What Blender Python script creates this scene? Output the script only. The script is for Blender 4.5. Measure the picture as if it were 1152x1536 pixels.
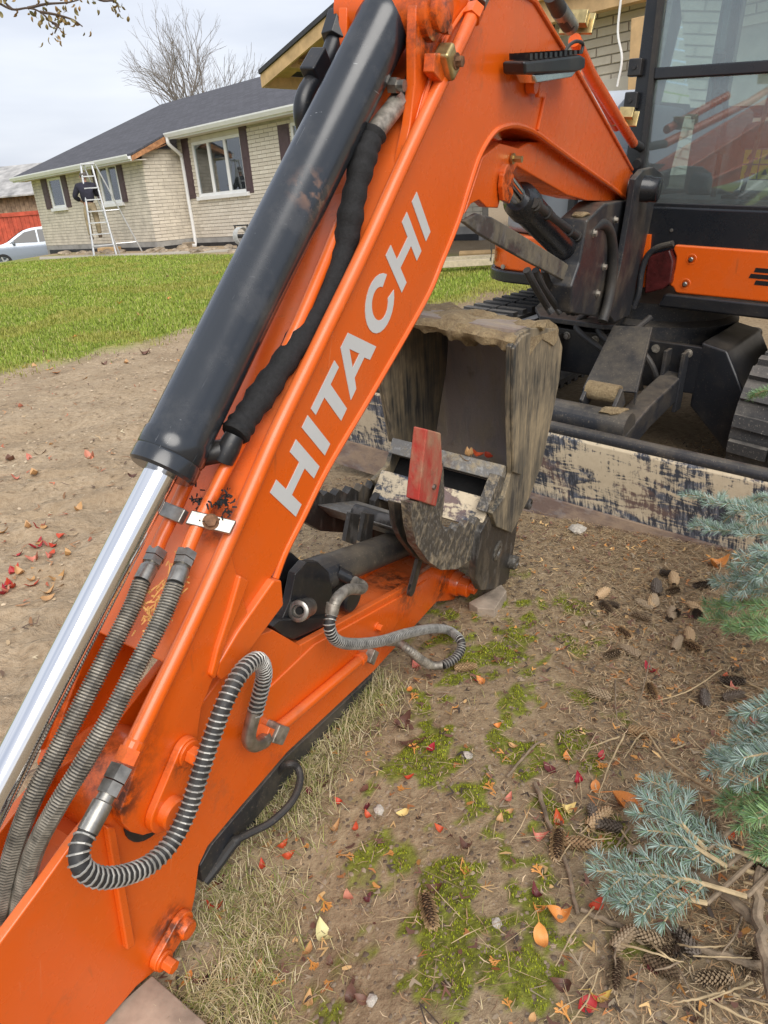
import bpy, bmesh, math, random
import numpy as np
from mathutils import Vector, Matrix, noise as mnoise
random.seed(7); rng = np.random.default_rng(7)
for o in list(bpy.data.objects): bpy.data.objects.remove(o)
scene = bpy.context.scene
COL = scene.collection
PI = math.pi
# ------------------------------------------------------------------ camera
IMG_W, IMG_H, FPX = 1152.0, 1536.0, 1097.0
PITCH, ROLL, CAM_H = math.radians(23.0), math.radians(4.5), 1.10
F = np.array([0, math.cos(PITCH), -math.sin(PITCH)])
_U0 = np.cross(np.array([1.0, 0, 0]), F)
R = np.array([1.0, 0, 0])*math.cos(ROLL) - _U0*math.sin(ROLL)
U = np.cross(R, F)
C = np.array([0, 0, CAM_H])
cam = bpy.data.cameras.new('camera'); camo = bpy.data.objects.new('camera', cam); COL.objects.link(camo)
camo.matrix_world = Matrix(((R[0], U[0], -F[0], C[0]), (R[1], U[1], -F[1], C[1]), (R[2], U[2], -F[2], C[2]), (0, 0, 0, 1)))
cam.sensor_fit = 'VERTICAL'; cam.sensor_height = 36.0; cam.lens = 36.0*FPX/IMG_H
cam.clip_start = 0.02; cam.clip_end = 3000
scene.camera = camo
# ------------------------------------------------------------------ world, sun, exposure
SUN_EL, SUN_AZ = math.radians(44), math.radians(165)      # azimuth clockwise from +Y (view direction)
world = bpy.data.worlds.new('World'); scene.world = world; world.use_nodes = True
wn = world.node_tree; wn.nodes.clear()
def wnode(t, **k):
    n = wn.nodes.new(t)
    for a, b in k.items(): setattr(n, a, b)
    return n
sky = wnode('ShaderNodeTexSky', sky_type='NISHITA', sun_disc=False, sun_elevation=SUN_EL, sun_rotation=SUN_AZ)
sky.air_density = 1.0; sky.dust_density = 4.0; sky.ozone_density = 1.0
tcw = wnode('ShaderNodeTexCoord')
mpw = wnode('ShaderNodeMapping'); mpw.inputs['Scale'].default_value = (1.0, 1.0, 5.0); mpw.inputs['Rotation'].default_value = (0.0, -0.08, 0.4)
nzw = wnode('ShaderNodeTexNoise'); nzw.inputs['Scale'].default_value = 1.6; nzw.inputs['Detail'].default_value = 5; nzw.inputs['Roughness'].default_value = 0.5
rmp = wnode('ShaderNodeValToRGB')
rmp.color_ramp.elements[0].position = 0.36; rmp.color_ramp.elements[0].color = (3.0, 3.25, 3.85, 1)
rmp.color_ramp.elements[1].position = 0.62; rmp.color_ramp.elements[1].color = (4.6, 4.75, 5.1, 1)
mxw = wnode('ShaderNodeMix', data_type='RGBA'); mxw.inputs['Factor'].default_value = 0.88
bg = wnode('ShaderNodeBackground'); bg.inputs['Strength'].default_value = 0.1
wo = wnode('ShaderNodeOutputWorld')
L = wn.links.new
L(tcw.outputs['Generated'], mpw.inputs['Vector']); L(mpw.outputs['Vector'], nzw.inputs['Vector']); L(nzw.outputs['Fac'], rmp.inputs['Fac'])
L(sky.outputs['Color'], mxw.inputs['A']); L(rmp.outputs['Color'], mxw.inputs['B']); L(mxw.outputs['Result'], bg.inputs['Color']); L(bg.outputs['Background'], wo.inputs['Surface'])
sl = bpy.data.lights.new('sun', 'SUN'); sl.energy = 1.5; sl.angle = math.radians(50); sl.color = (1.0, 0.96, 0.9)
so = bpy.data.objects.new('sun', sl); COL.objects.link(so)
sd = Vector((math.sin(SUN_AZ)*math.cos(SUN_EL), math.cos(SUN_AZ)*math.cos(SUN_EL), math.sin(SUN_EL)))
so.rotation_euler = sd.to_track_quat('Z', 'Y').to_euler(); so.location = (0, -5, 20)
scene.view_settings.view_transform = 'Standard'; scene.view_settings.look = 'None'
scene.view_settings.gamma = 1.0; scene.view_settings.use_curve_mapping = False
scene.view_settings.exposure = 1.08
scene.render.engine = 'CYCLES'

# ------------------------------------------------------------------ measuring helpers
def ray(x, y): return F + R*((x-576)/FPX) + U*((768-y)/FPX)
def on_plane(x, y, p, n):
    d = ray(x, y); n = np.asarray(n, float); return C + d*(((np.asarray(p, float)-C) @ n)/(d @ n))
def gz(x, y, z=0.0): return on_plane(x, y, (0, 0, z), (0, 0, 1))
def dep(x, y, D): return C + ray(x, y)*D
def nrm(v): v = np.asarray(v, float); return v/np.linalg.norm(v)
# boom frame: s along the boom, t across it, n towards the lettered side
BT = np.array([-0.1474063, 1.1376178, 0.6203414])
Bu = np.array([0.4561317, 0.5703603, 0.6831054]); Bv = np.array([-0.2712577, -0.6419706, 0.7171423]); Bn = np.array([0.8475631, -0.5124089, -0.1381085])
def bw(s, t, n=0.0): return BT + Bu*s + Bv*t + Bn*n
def bpx(x, y, n=0.0): return on_plane(x, y, BT + Bn*n, Bn)
def bst(x, y, n=0.0): p = bpx(x, y, n) - BT; return (p @ Bu, p @ Bv)
def btp(x, y, t): return on_plane(x, y, BT + Bv*t, Bv)
# machine frame: a to the right, b to the rear, c up; the machine stands rolled 5 degrees
_a = math.radians(130); _d = math.radians(5.0)
Ma = np.array([math.sin(_a)*math.cos(_d), math.cos(_a)*math.cos(_d), -math.sin(_d)])
Mb = nrm(np.cross([0, 0, 1], Ma)); Mc = np.cross(Ma, Mb)
M0 = np.array([1.073, 3.030, 1.09])
def mw(a, b, c): return M0 + Ma*a + Mb*b + Mc*c
def mpx(x, y, b): return on_plane(x, y, M0 + Mb*b, Mb)
def mloc(p): q = np.asarray(p)-M0; return (q @ Ma, q @ Mb, q @ Mc)
def mab(x, y, b): return mloc(mpx(x, y, b))

# ------------------------------------------------------------------ object helpers
ROOT = {}
def empty(name, loc, label=None, cat=None, group=None):
    o = bpy.data.objects.new(name, None); COL.objects.link(o); o.location = tuple(float(v) for v in loc); o.empty_display_size = 0.1
    ROOT[o.name] = Vector(o.location)
    tag(o, label, cat, group); return o
def tag(o, label=None, cat=None, group=None, kind=None):
    if label: o['label'] = label
    if cat: o['category'] = cat
    if group: o['group'] = group
    if kind: o['kind'] = kind
    return o
def attach(o, parent):
    if parent is None: return
    o.parent = parent
    o.matrix_parent_inverse = Matrix.Translation(-ROOT[parent.name]) if parent.name in ROOT else Matrix()
class G:
    """collects geometry for one mesh object, in world coordinates"""
    def __init__(s): s.v = []; s.f = []
    def add(s, V, Fc):
        k = len(s.v); s.v += [tuple(float(c) for c in p) for p in V]; s.f += [tuple(i+k for i in q) for q in Fc]; return s
    def prism(s, pts, ext):
        pts = [np.asarray(p, float) for p in pts]; n = len(pts); e = np.asarray(ext, float)
        c = sum(pts)/n; ar = sum(np.cross(pts[i]-c, pts[(i+1) % n]-c) for i in range(n))
        if ar @ e > 0: pts = pts[::-1]
        V = pts + [p+e for p in pts]
        Fc = [tuple(range(n)), tuple(range(2*n-1, n-1, -1))] + [((i+1) % n, i, i+n, (i+1) % n+n) for i in range(n)]
        return s.add(V, Fc)
    def box(s, c, ax, ay, az, sx, sy, sz):
        c = np.asarray(c, float); ax, ay, az = nrm(ax)*sx/2, nrm(ay)*sy/2, nrm(az)*sz/2
        return s.prism([c-ax-ay-az, c+ax-ay-az, c+ax+ay-az, c-ax+ay-az], 2*az)
    def tube(s, path, r, seg=12, cap=True, flat=None):
        path = [np.asarray(p, float) for p in path]; n = len(path)
        rr = r if hasattr(r, '__len__') else [r]*n
        T = [nrm(path[min(i+1, n-1)]-path[max(i-1, 0)]) for i in range(n)]
        a = np.array([0, 0, 1.0]); 
        if abs(T[0] @ a) > 0.9: a = np.array([1.0, 0, 0])
        N = nrm(np.cross(T[0], a)); V = []; Fc = []
        for i in range(n):
            N = nrm(N - T[i]*(N @ T[i])); Bq = np.cross(T[i], N)
            for j in range(seg):
                q = 2*PI*j/seg; V.append(path[i] + (N*math.cos(q) + Bq*math.sin(q))*rr[i])
        for i in range(n-1):
            for j in range(seg):
                j2 = (j+1) % seg; Fc.append((i*seg+j, i*seg+j2, (i+1)*seg+j2, (i+1)*seg+j))
        if cap: Fc.append(tuple(range(seg-1, -1, -1))); Fc.append(tuple((n-1)*seg+j for j in range(seg)))
        return s.add(V, Fc)
    def lathe(s, p0, ax, prof, seg=24):
        """prof: (distance along axis, radius) pairs"""
        ax = nrm(ax); return s.tube_prof([np.asarray(p0, float)+ax*d for d, _ in prof], [max(r, 1e-5) for _, r in prof], ax, seg)
    def tube_prof(s, P, rr, ax, seg):
        a = np.array([0, 0, 1.0]) if abs(ax[2]) < 0.9 else np.array([1.0, 0, 0])
        N = nrm(np.cross(ax, a)); Bq = np.cross(ax, N); V = []; Fc = []
        for p, r in zip(P, rr):
            for j in range(seg):
                q = 2*PI*j/seg; V.append(p + (N*math.cos(q) + Bq*math.sin(q))*r)
        for i in range(len(P)-1):
            for j in range(seg):
                j2 = (j+1) % seg; Fc.append((i*seg+j, i*seg+j2, (i+1)*seg+j2, (i+1)*seg+j))
        Fc.append(tuple(range(seg-1, -1, -1))); Fc.append(tuple((len(P)-1)*seg+j for j in range(seg)))
        return s.add(V, Fc)
    def hexbolt(s, p, ax, r, h, washer=0.0):
        ax = nrm(ax)
        if washer: s.lathe(p, ax, [(0, washer), (h*0.25, washer)], 20); p = np.asarray(p)+ax*h*0.25
        a = np.array([0, 0, 1.0]) if abs(ax[2]) < 0.9 else np.array([1.0, 0, 0])
        N = nrm(np.cross(ax, a)); Bq = np.cross(ax, N)
        return s.prism([np.asarray(p)+(N*math.cos(q*PI/3)+Bq*math.sin(q*PI/3))*r for q in range(6)], ax*h)
    def ball(s, c, r, seg=12, sc=(1, 1, 1)):
        prof = [(-r*math.cos(PI*i/8), r*math.sin(PI*i/8)) for i in range(9)]
        V0 = len(s.v); s.lathe((0, 0, 0), (0, 0, 1), prof, seg)
        for i in range(V0, len(s.v)):
            x, y, z = s.v[i]; s.v[i] = (x*sc[0]+c[0], y*sc[1]+c[1], z*sc[2]+c[2])
        return s
    def build(s, name, mat, parent=None, smooth=False, bev=0.0, seg=2, ang=35, label=None):
        me = bpy.data.meshes.new(name); me.from_pydata(s.v, [], s.f); me.update()
        o = bpy.data.objects.new(name, me); COL.objects.link(o)
        if mat is not None: me.materials.append(mat)
        attach(o, parent)
        if smooth: me.polygons.foreach_set('use_smooth', [True]*len(me.polygons))
        if smooth and not bev: me.set_sharp_from_angle(angle=math.radians(ang))
        if bev:
            b = o.modifiers.new('bevel', 'BEVEL'); b.width = bev; b.segments = seg; b.limit_method = 'ANGLE'; b.angle_limit = math.radians(30)
            me.polygons.foreach_set('use_smooth', [True]*len(me.polygons)); b.harden_normals = True
        if label: o['label'] = label
        return o
def mesh_obj(name, V, Fc, mat, parent=None, smooth=False):
    return G().add(V, Fc).build(name, mat, parent, smooth)
def np_mesh(name, V, Q, mat, parent=None, smooth=False, n=4):
    """fast mesh from numpy arrays; Q faces with n corners"""
    me = bpy.data.meshes.new(name); V = np.asarray(V, np.float32); Q = np.asarray(Q, np.int32)
    me.vertices.add(len(V)); me.vertices.foreach_set('co', V.ravel())
    me.loops.add(Q.size); me.loops.foreach_set('vertex_index', Q.ravel())
    me.polygons.add(len(Q)); me.polygons.foreach_set('loop_start', np.arange(0, Q.size, n, dtype=np.int32))
    me.polygons.foreach_set('loop_total', np.full(len(Q), n, np.int32))
    if smooth: me.polygons.foreach_set('use_smooth', np.ones(len(Q), bool))
    me.update(calc_edges=True)
    o = bpy.data.objects.new(name, me); COL.objects.link(o)
    if mat is not None: me.materials.append(mat)
    attach(o, parent); return o
def inst(src, name, M, parent=None):
    o = bpy.data.objects.new(name, src.data if hasattr(src, 'data') else src); COL.objects.link(o)
    attach(o, parent); o.matrix_basis = M; return o
def spline(pts, n=8):
    """Catmull-Rom through the points"""
    P = [np.asarray(p, float) for p in pts]; P = [2*P[0]-P[1]] + P + [2*P[-1]-P[-2]]; out = []
    for i in range(1, len(P)-2):
        for k in range(n):
            t = k/n; a, b, c, d = P[i-1], P[i], P[i+1], P[i+2]
            out.append(0.5*((2*b)+(-a+c)*t+(2*a-5*b+4*c-d)*t*t+(-a+3*b-3*c+d)*t**3))
    out.append(P[-2]); return out
def resample(path, step):
    P = np.array(path); L_ = np.r_[0, np.cumsum(np.linalg.norm(np.diff(P, axis=0), axis=1))]
    n = max(2, int(L_[-1]/step)); q = np.linspace(0, L_[-1], n)
    return np.stack([np.interp(q, L_, P[:, k]) for k in range(3)], 1)
def helix(path, r, pitch, wire, seg=5, per=10):
    """a wire coil round a path"""
    P = resample(path, pitch/per); n = len(P)
    T = np.gradient(P, axis=0); T /= np.linalg.norm(T, axis=1)[:, None]
    N = np.cross(T[0], [0, 0, 1.0]); N = nrm(N); out = []
    for i in range(n):
        N = nrm(N - T[i]*(N @ T[i])); Bq = np.cross(T[i], N); q = 2*PI*i/per
        out.append(P[i] + (N*math.cos(q)+Bq*math.sin(q))*r)
    g = G(); g.tube(out, wire, seg); return g

# ------------------------------------------------------------------ materials
def hexc(h):
    h = h.lstrip('#'); c = [int(h[i:i+2], 16)/255 for i in (0, 2, 4)]
    return tuple((x/12.92 if x <= 0.04045 else ((x+0.055)/1.055)**2.4) for x in c)
class MT:
    def __init__(s, name, base=(0.5, 0.5, 0.5), rough=0.6, metal=0.0, spec=0.5):
        s.m = bpy.data.materials.new(name); s.m.use_nodes = True; s.t = s.m.node_tree; s.N = s.t.nodes
        s.b = s.N['Principled BSDF']; s.set('Base Color', base); s.set('Roughness', rough); s.set('Metallic', metal); s.set('Specular IOR Level', spec)
        s.tc = None
    def set(s, k, v):
        if isinstance(v, tuple) and len(v) == 3: v = v+(1,)
        if isinstance(v, (int, float, tuple)): s.b.inputs[k].default_value = v
        else: s.t.links.new(v, s.b.inputs[k])
        return s
    def n(s, t, **k):
        q = s.N.new(t)
        for a, b in k.items():
            if hasattr(q, a): setattr(q, a, b)
        return q
    def ln(s, a, b): s.t.links.new(a, b)
    def coord(s, scale=(1, 1, 1), rot=(0, 0, 0), loc=(0, 0, 0), gen='Object'):
        if s.tc is None: s.tc = s.n('ShaderNodeTexCoord')
        m = s.n('ShaderNodeMapping'); m.inputs['Scale'].default_value = scale; m.inputs['Rotation'].default_value = rot; m.inputs['Location'].default_value = loc
        s.ln(s.tc.outputs[gen], m.inputs['Vector']); return m.outputs['Vector']
    def noise(s, scale=5, detail=4, rough=0.55, vec=None, dist=0.0):
        q = s.n('ShaderNodeTexNoise'); q.inputs['Scale'].default_value = scale; q.inputs['Detail'].default_value = detail
        q.inputs['Roughness'].default_value = rough; q.inputs['Distortion'].default_value = dist
        s.ln(vec if vec is not None else s.coord(), q.inputs['Vector']); return q.outputs['Fac']
    def vor(s, scale=5, vec=None, out='Distance', feat='F1'):
        q = s.n('ShaderNodeTexVoronoi', feature=feat); q.inputs['Scale'].default_value = scale
        s.ln(vec if vec is not None else s.coord(), q.inputs['Vector']); return q.outputs[out]
    def ramp(s, fac, stops, interp='LINEAR'):
        q = s.n('ShaderNodeValToRGB'); cr = q.color_ramp; cr.interpolation = interp
        while len(cr.elements) < len(stops): cr.elements.new(0.5)
        for e, (p, c) in zip(cr.elements, stops):
            e.position = p; e.color = (c, c, c, 1) if isinstance(c, (int, float)) else tuple(c)+(1,)
        s.ln(fac, q.inputs['Fac']); return q.outputs['Color']
    def mix(s, fac, a, b, mode='MIX'):
        q = s.n('ShaderNodeMix', data_type='RGBA', blend_type=mode)
        for k, v in (('Factor', fac), ('A', a), ('B', b)):
            if isinstance(v, tuple) and len(v) == 3: v = v+(1,)
            if isinstance(v, (int, float, tuple)): q.inputs[k].default_value = v
            else: s.ln(v, q.inputs[k])
        return q.outputs['Result']
    def math(s, op, a, b=None, clamp=False):
        q = s.n('ShaderNodeMath', operation=op); q.use_clamp = clamp
        for i, v in enumerate((a, b)):
            if v is None: continue
            if isinstance(v, (int, float)): q.inputs[i].default_value = v
            else: s.ln(v, q.inputs[i])
        return q.outputs['Value']
    def bump(s, h, strength=0.3, dist=0.01):
        q = s.n('ShaderNodeBump'); q.inputs['Strength'].default_value = strength; q.inputs['Distance'].default_value = dist
        s.ln(h, q.inputs['Height']); s.ln(q.outputs['Normal'], s.b.inputs['Normal']); return s
    def upmask(s, lo=0.35, hi=0.9):
        q = s.n('ShaderNodeNewGeometry'); p = s.n('ShaderNodeSeparateXYZ'); s.ln(q.outputs['True Normal'], p.inputs['Vector'])
        return s.ramp(p.outputs['Z'], [(lo, 0.0), (hi, 1.0)])
    def frame(s, ax, ay, az, org, sc=(1, 1, 1)):
        if s.tc is None: s.tc = s.n('ShaderNodeTexCoord')
        sb = s.n('ShaderNodeVectorMath', operation='SUBTRACT'); s.ln(s.tc.outputs['Object'], sb.inputs[0]); sb.inputs[1].default_value = tuple(org); cb = s.n('ShaderNodeCombineXYZ'); raw = []
        for i, (a, k) in enumerate(zip((ax, ay, az), sc)):
            d = s.n('ShaderNodeVectorMath', operation='DOT_PRODUCT'); s.ln(sb.outputs['Vector'], d.inputs[0]); d.inputs[1].default_value = tuple(a); raw.append(d.outputs['Value']); s.ln(s.math('MULTIPLY', d.outputs['Value'], k), cb.inputs[i])
        return cb.outputs['Vector'], raw
    def near(s, p, r0, r1):
        if s.tc is None: s.tc = s.n('ShaderNodeTexCoord')
        d = s.n('ShaderNodeVectorMath', operation='DISTANCE'); s.ln(s.tc.outputs['Object'], d.inputs[0]); d.inputs[1].default_value = tuple(float(c) for c in p)
        return s.ramp(s.math('MULTIPLY', d.outputs['Value'], 1.0), [(r0, 1.0), (r1, 0.0)])
    def randcol(s):
        q = s.n('ShaderNodeObjectInfo'); return q.outputs['Random']
def plain(name, base, rough=0.6, metal=0.0, var=0.12, scale=20, bump=0.0, spec=0.5):
    m = MT(name, base, rough, metal, spec); f = m.noise(scale, 5, 0.6)
    lo = tuple(max(0, c*(1-var*2)) for c in base); hi = tuple(min(1, c*(1+var)) for c in base)
    m.set('Base Color', m.ramp(f, [(0.3, lo), (0.7, hi)])); m.set('Roughness', m.math('ADD', m.math('MULTIPLY', m.noise(scale*2.3, 3), 0.25), rough-0.12))
    if bump: m.bump(m.noise(scale*3, 4), bump, 0.004)
    return m.m
M = {}
def mk_orange():
    m = MT('orange_paint', (0.72, 0.115, 0.010), 0.3)
    dust_haze = m.ramp(m.noise(3.5, 6, 0.6), [(0.50, 0.0), (0.78, 0.22)])
    fine = m.ramp(m.noise(90, 5, 0.65), [(0.56, 0.0), (0.8, 0.30)])
    c = m.mix(m.noise(1.3, 3), (0.68, 0.092, 0.004), (0.76, 0.125, 0.007))
    c = m.mix(dust_haze, c, (0.36, 0.17, 0.08)); c = m.mix(fine, c, (0.42, 0.11, 0.035))
    sc = m.ramp(m.noise(60, 2, 0.5, m.coord((1, 1, 0.06), (0.5, 0.9, 0.2))), [(0.70, 0.0), (0.72, 0.35)])
    c = m.mix(m.math('MULTIPLY', sc, m.ramp(m.noise(7, 2), [(0.5, 0.0), (0.6, 1.0)])), c, (0.30, 0.075, 0.02))
    c = m.mix(m.math('MULTIPLY', m.upmask(0.2, 0.8), m.ramp(m.noise(11, 5, 0.65), [(0.3, 0.10), (0.7, 0.38)])), c, (0.62, 0.27, 0.14))  # upward faces paler: settled dust, plus sky reflection put into the colour
    gn = m.ramp(m.noise(42, 6, 0.75), [(0.42, 0.0), (0.58, 1.0)])
    for (gx, gy, gn_, r1) in ((120, 1120, -0.08, 0.13), (178, 1205, 0.0, 0.05), (262, 1395, 0.0, 0.055), (672, 880, 0.0, 0.07), (757, 285, -0.03, 0.09), (590, 880, -0.06, 0.10), (650, 40, 0.0, 0.09), (318, 770, -0.05, 0.06), (262, 1140, 0.0, 0.04)):
        c = m.mix(m.math('MULTIPLY', m.near(bpx(gx, gy, gn_), r1*0.35, r1), m.math('MULTIPLY', gn, 0.85)), c, (0.022, 0.016, 0.013))
    lines = m.ramp(m.noise(1.0, 3, 0.5, m.frame(nrm(Bu*0.8+Bv*0.6), nrm(Bv*0.8-Bu*0.6), Bn, BT, (5, 260, 260))[0]), [(0.70, 0.0), (0.73, 1.0)]); c = m.mix(m.math('MULTIPLY', lines, m.ramp(m.noise(4, 3), [(0.52, 0.0), (0.6, 0.5)])), c, (0.78, 0.30, 0.14))
    c = m.mix(m.ramp(m.noise(5.5, 7, 0.75), [(0.60, 0.0), (0.72, 0.5)]), c, (0.30, 0.085, 0.03))
    m.set('Base Color', c)
    m.set('Roughness', m.math('ADD', m.math('MULTIPLY', m.noise(14, 4), 0.30), 0.12))
    m.set('Specular IOR Level', 0.55)
    m.bump(m.noise(220, 2), 0.04, 0.001); return m.m
M['orange'] = mk_orange()
def mk_black(name='black_paint', rough=0.32, dust_haze=0.35, tint=(0.011, 0.0125, 0.016), mud=(0.22, 0.18, 0.13)):
    m = MT(name, tint, rough)
    d = m.ramp(m.noise(5, 7, 0.68), [(0.48, 0.0), (0.80, dust_haze)])
    s = m.ramp(m.noise(150, 3, 0.7), [(0.60, 0.0), (0.75, dust_haze*0.8)])
    c = m.mix(d, tint, tuple(x*0.5 for x in mud)); c = m.mix(s, c, mud)
    c = m.mix(m.math('MULTIPLY', m.upmask(0.45, 0.95), m.ramp(m.noise(16, 5, 0.7), [(0.35, dust_haze*0.12), (0.65, dust_haze*0.5)])), c, tuple(x*0.8 for x in mud)); m.set('Base Color', c)
    m.set('Roughness', m.math('ADD', m.math('MULTIPLY', m.noise(9, 4), 0.3), rough-0.13)); m.bump(m.noise(160, 2), 0.05, 0.001); return m.m
M['black'] = mk_black()
M['black_clean'] = mk_black('black_gloss_paint', 0.25, 0.13, (0.010, 0.0125, 0.017)); M['black_clean'].node_tree.nodes['Principled BSDF'].inputs['Specular IOR Level'].default_value = 0.5
M['black_clean'].node_tree.nodes['Principled BSDF'].inputs['Coat Weight'].default_value = 0.0
M['black_dusty'] = mk_black('dusty_black_paint', 0.42, 0.85, (0.022, 0.024, 0.029), (0.30, 0.25, 0.18))
def mk_barrel():
    m = MT('black_cylinder_paint', (0.013, 0.017, 0.023), 0.22, 0, 0.75); v, _ = m.frame(Bu, Bv, Bn, BT, (9, 330, 330)); v2, _ = m.frame(nrm(Bu+Bv*0.7), nrm(Bv-Bu*0.7), Bn, BT, (260, 12, 120))
    sc = m.ramp(m.noise(1.0, 2, 0.5, v), [(0.72, 0.0), (0.75, 0.6)]); s2 = m.ramp(m.noise(1.0, 2, 0.5, v2), [(0.73, 0.0), (0.76, 0.6)]); ms = m.ramp(m.noise(6, 4), [(0.46, 0.0), (0.6, 1.0)])
    c = m.mix(m.math('MULTIPLY', m.math('ADD', sc, s2, True), ms), (0.013, 0.017, 0.023), (0.26, 0.27, 0.28))
    c = m.mix(m.ramp(m.noise(9, 7, 0.7), [(0.52, 0.0), (0.8, 0.35)]), c, (0.12, 0.115, 0.11))
    c = m.mix(m.math('MULTIPLY', m.near(bpx(470, 292, -0.04), 0.012, 0.045), m.ramp(m.noise(60, 5), [(0.45, 0.0), (0.6, 0.8)])), c, (0.20, 0.11, 0.07)); m.set('Base Color', c)
    m.set('Roughness', m.math('ADD', m.math('MULTIPLY', m.noise(7, 6, 0.7), 0.34), 0.06)); return m.m
M['barrel'] = mk_barrel()
M['rubber'] = mk_black('black_rubber', 0.58, 0.45, (0.020, 0.020, 0.021))
M['sleeve'] = plain('woven_black_sleeve', (0.010, 0.010, 0.011), 0.8, 0, 0.3, 140, 0.4)
M['trackrubber'] = mk_black('muddy_track_rubber', 0.75, 0.9, (0.045, 0.045, 0.046), (0.42, 0.38, 0.32))
def mk_chrome():
    m = MT('chrome_rod', (0.82, 0.83, 0.85), 0.09, 1.0); m.set('Roughness', m.math('ADD', m.math('MULTIPLY', m.noise(30, 3), 0.06), 0.06)); return m.m
M['chrome'] = mk_chrome()
M['zinc'] = plain('zinc_plated_steel', (0.36, 0.345, 0.315), 0.36, 0.85, 0.25, 40)
M['zinc_dirty'] = plain('dirty_zinc_steel', (0.36, 0.33, 0.28), 0.5, 0.6, 0.35, 45)
M['zinc_yellow'] = plain('yellow_zinc_clamp', (0.55, 0.43, 0.20), 0.35, 0.85, 0.25, 30)
M['rust'] = plain('rusty_bolt', (0.20, 0.10, 0.05), 0.8, 0.2, 0.4, 60, 0.4)
M['decal'] = plain('silver_grey_decal', (0.58, 0.60, 0.60), 0.4, 0.0, 0.03, 6)
M['spring'] = plain('spring_wire', (0.38, 0.37, 0.34), 0.45, 0.4, 0.25, 40)
M['spring_dirty'] = plain('dirty_spring_wire', (0.27, 0.245, 0.20), 0.6, 0.35, 0.35, 45)
def mk_worn(name, paint, mud, steel, vs, amt=0.5, rust=(0.12, 0.075, 0.05), vec=None):
    """worn paint: streaks of dried mud, scratches to grey steel, a little rust"""
    m = MT(name, paint, 0.55)
    v = m.coord(vs)
    st = m.noise(1.0, 7, 0.62, v, 0.3)
    big = m.noise(3.2, 4, 0.55)
    k = m.math('ADD', m.math('MULTIPLY', st, 0.75), m.math('MULTIPLY', big, 0.45))
    mudf = m.ramp(k, [(0.62-0.22*amt, 0.0), (0.78-0.22*amt, 1.0)])
    c = m.mix(m.ramp(m.noise(2.2, 5, 0.6, v), [(0.52, 0.0), (0.62, 0.8)]), paint, steel)
    c = m.mix(m.ramp(m.noise(9, 5, 0.65), [(0.60, 0.0), (0.70, 0.8)]), c, rust)
    mudc = m.mix(m.noise(30, 5, 0.7), tuple(x*0.62 for x in mud), mud)
    c = m.mix(mudf, c, mudc); m.set('Base Color', c)
    m.set('Roughness', m.ramp(mudf, [(0.0, 0.42), (1.0, 0.9)])); m.bump(m.math('ADD', mudf, m.math('MULTIPLY', m.noise(120, 4), 0.5)), 0.5, 0.003); return m.m
def mk_bucket():
    m = MT('worn_bucket_paint', (0.03, 0.033, 0.033), 0.5); v, raw = m.frame(nrm(Bu*0.5+Bv*0.86), nrm(np.cross(Bn, Bu*0.5+Bv*0.86)), Bn, BT, (7, 150, 150)); v2, _ = m.frame(nrm(Bu*0.5+Bv*0.86), nrm(np.cross(Bn, Bu*0.5+Bv*0.86)), Bn, BT, (4, 24, 24))
    fine = m.noise(1.0, 4, 0.6, v, 0.2); mid = m.noise(1.0, 4, 0.6, v2, 0.4); big = m.noise(5, 4, 0.6)
    c = m.mix(m.ramp(fine, [(0.45, 0.0), (0.7, 0.55)]), (0.042, 0.044, 0.042), (0.15, 0.145, 0.13))
    k = m.math('ADD', m.math('MULTIPLY', fine, 0.35), m.math('ADD', m.math('MULTIPLY', mid, 0.45), m.math('MULTIPLY', big, 0.55)))
    c = m.mix(m.ramp(k, [(0.58, 0.0), (0.80, 0.9)]), c, m.mix(m.noise(40, 5, 0.7), (0.24, 0.185, 0.11), (0.42, 0.33, 0.20)))
    m.set('Base Color', c); m.set('Roughness', m.ramp(k, [(0.6, 0.4), (0.75, 0.9)])); m.bump(k, 0.4, 0.003); return m.m
M['bucket_out'] = mk_bucket()
M['bucket_in'] = mk_worn('bucket_inner_steel', (0.25, 0.20, 0.17), (0.36, 0.29, 0.21), (0.21, 0.18, 0.16), (18, 18, 4.0), 0.25)
M['thumb'] = mk_worn('worn_thumb_steel', (0.060, 0.055, 0.047), (0.36, 0.29, 0.19), (0.17, 0.16, 0.145), (55, 55, 38), 0.10)
M['thumb_dark'] = mk_worn('dark_thumb_steel', (0.028, 0.026, 0.024), (0.18, 0.14, 0.09), (0.09, 0.085, 0.08), (14, 14, 5), 0.1)
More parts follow.
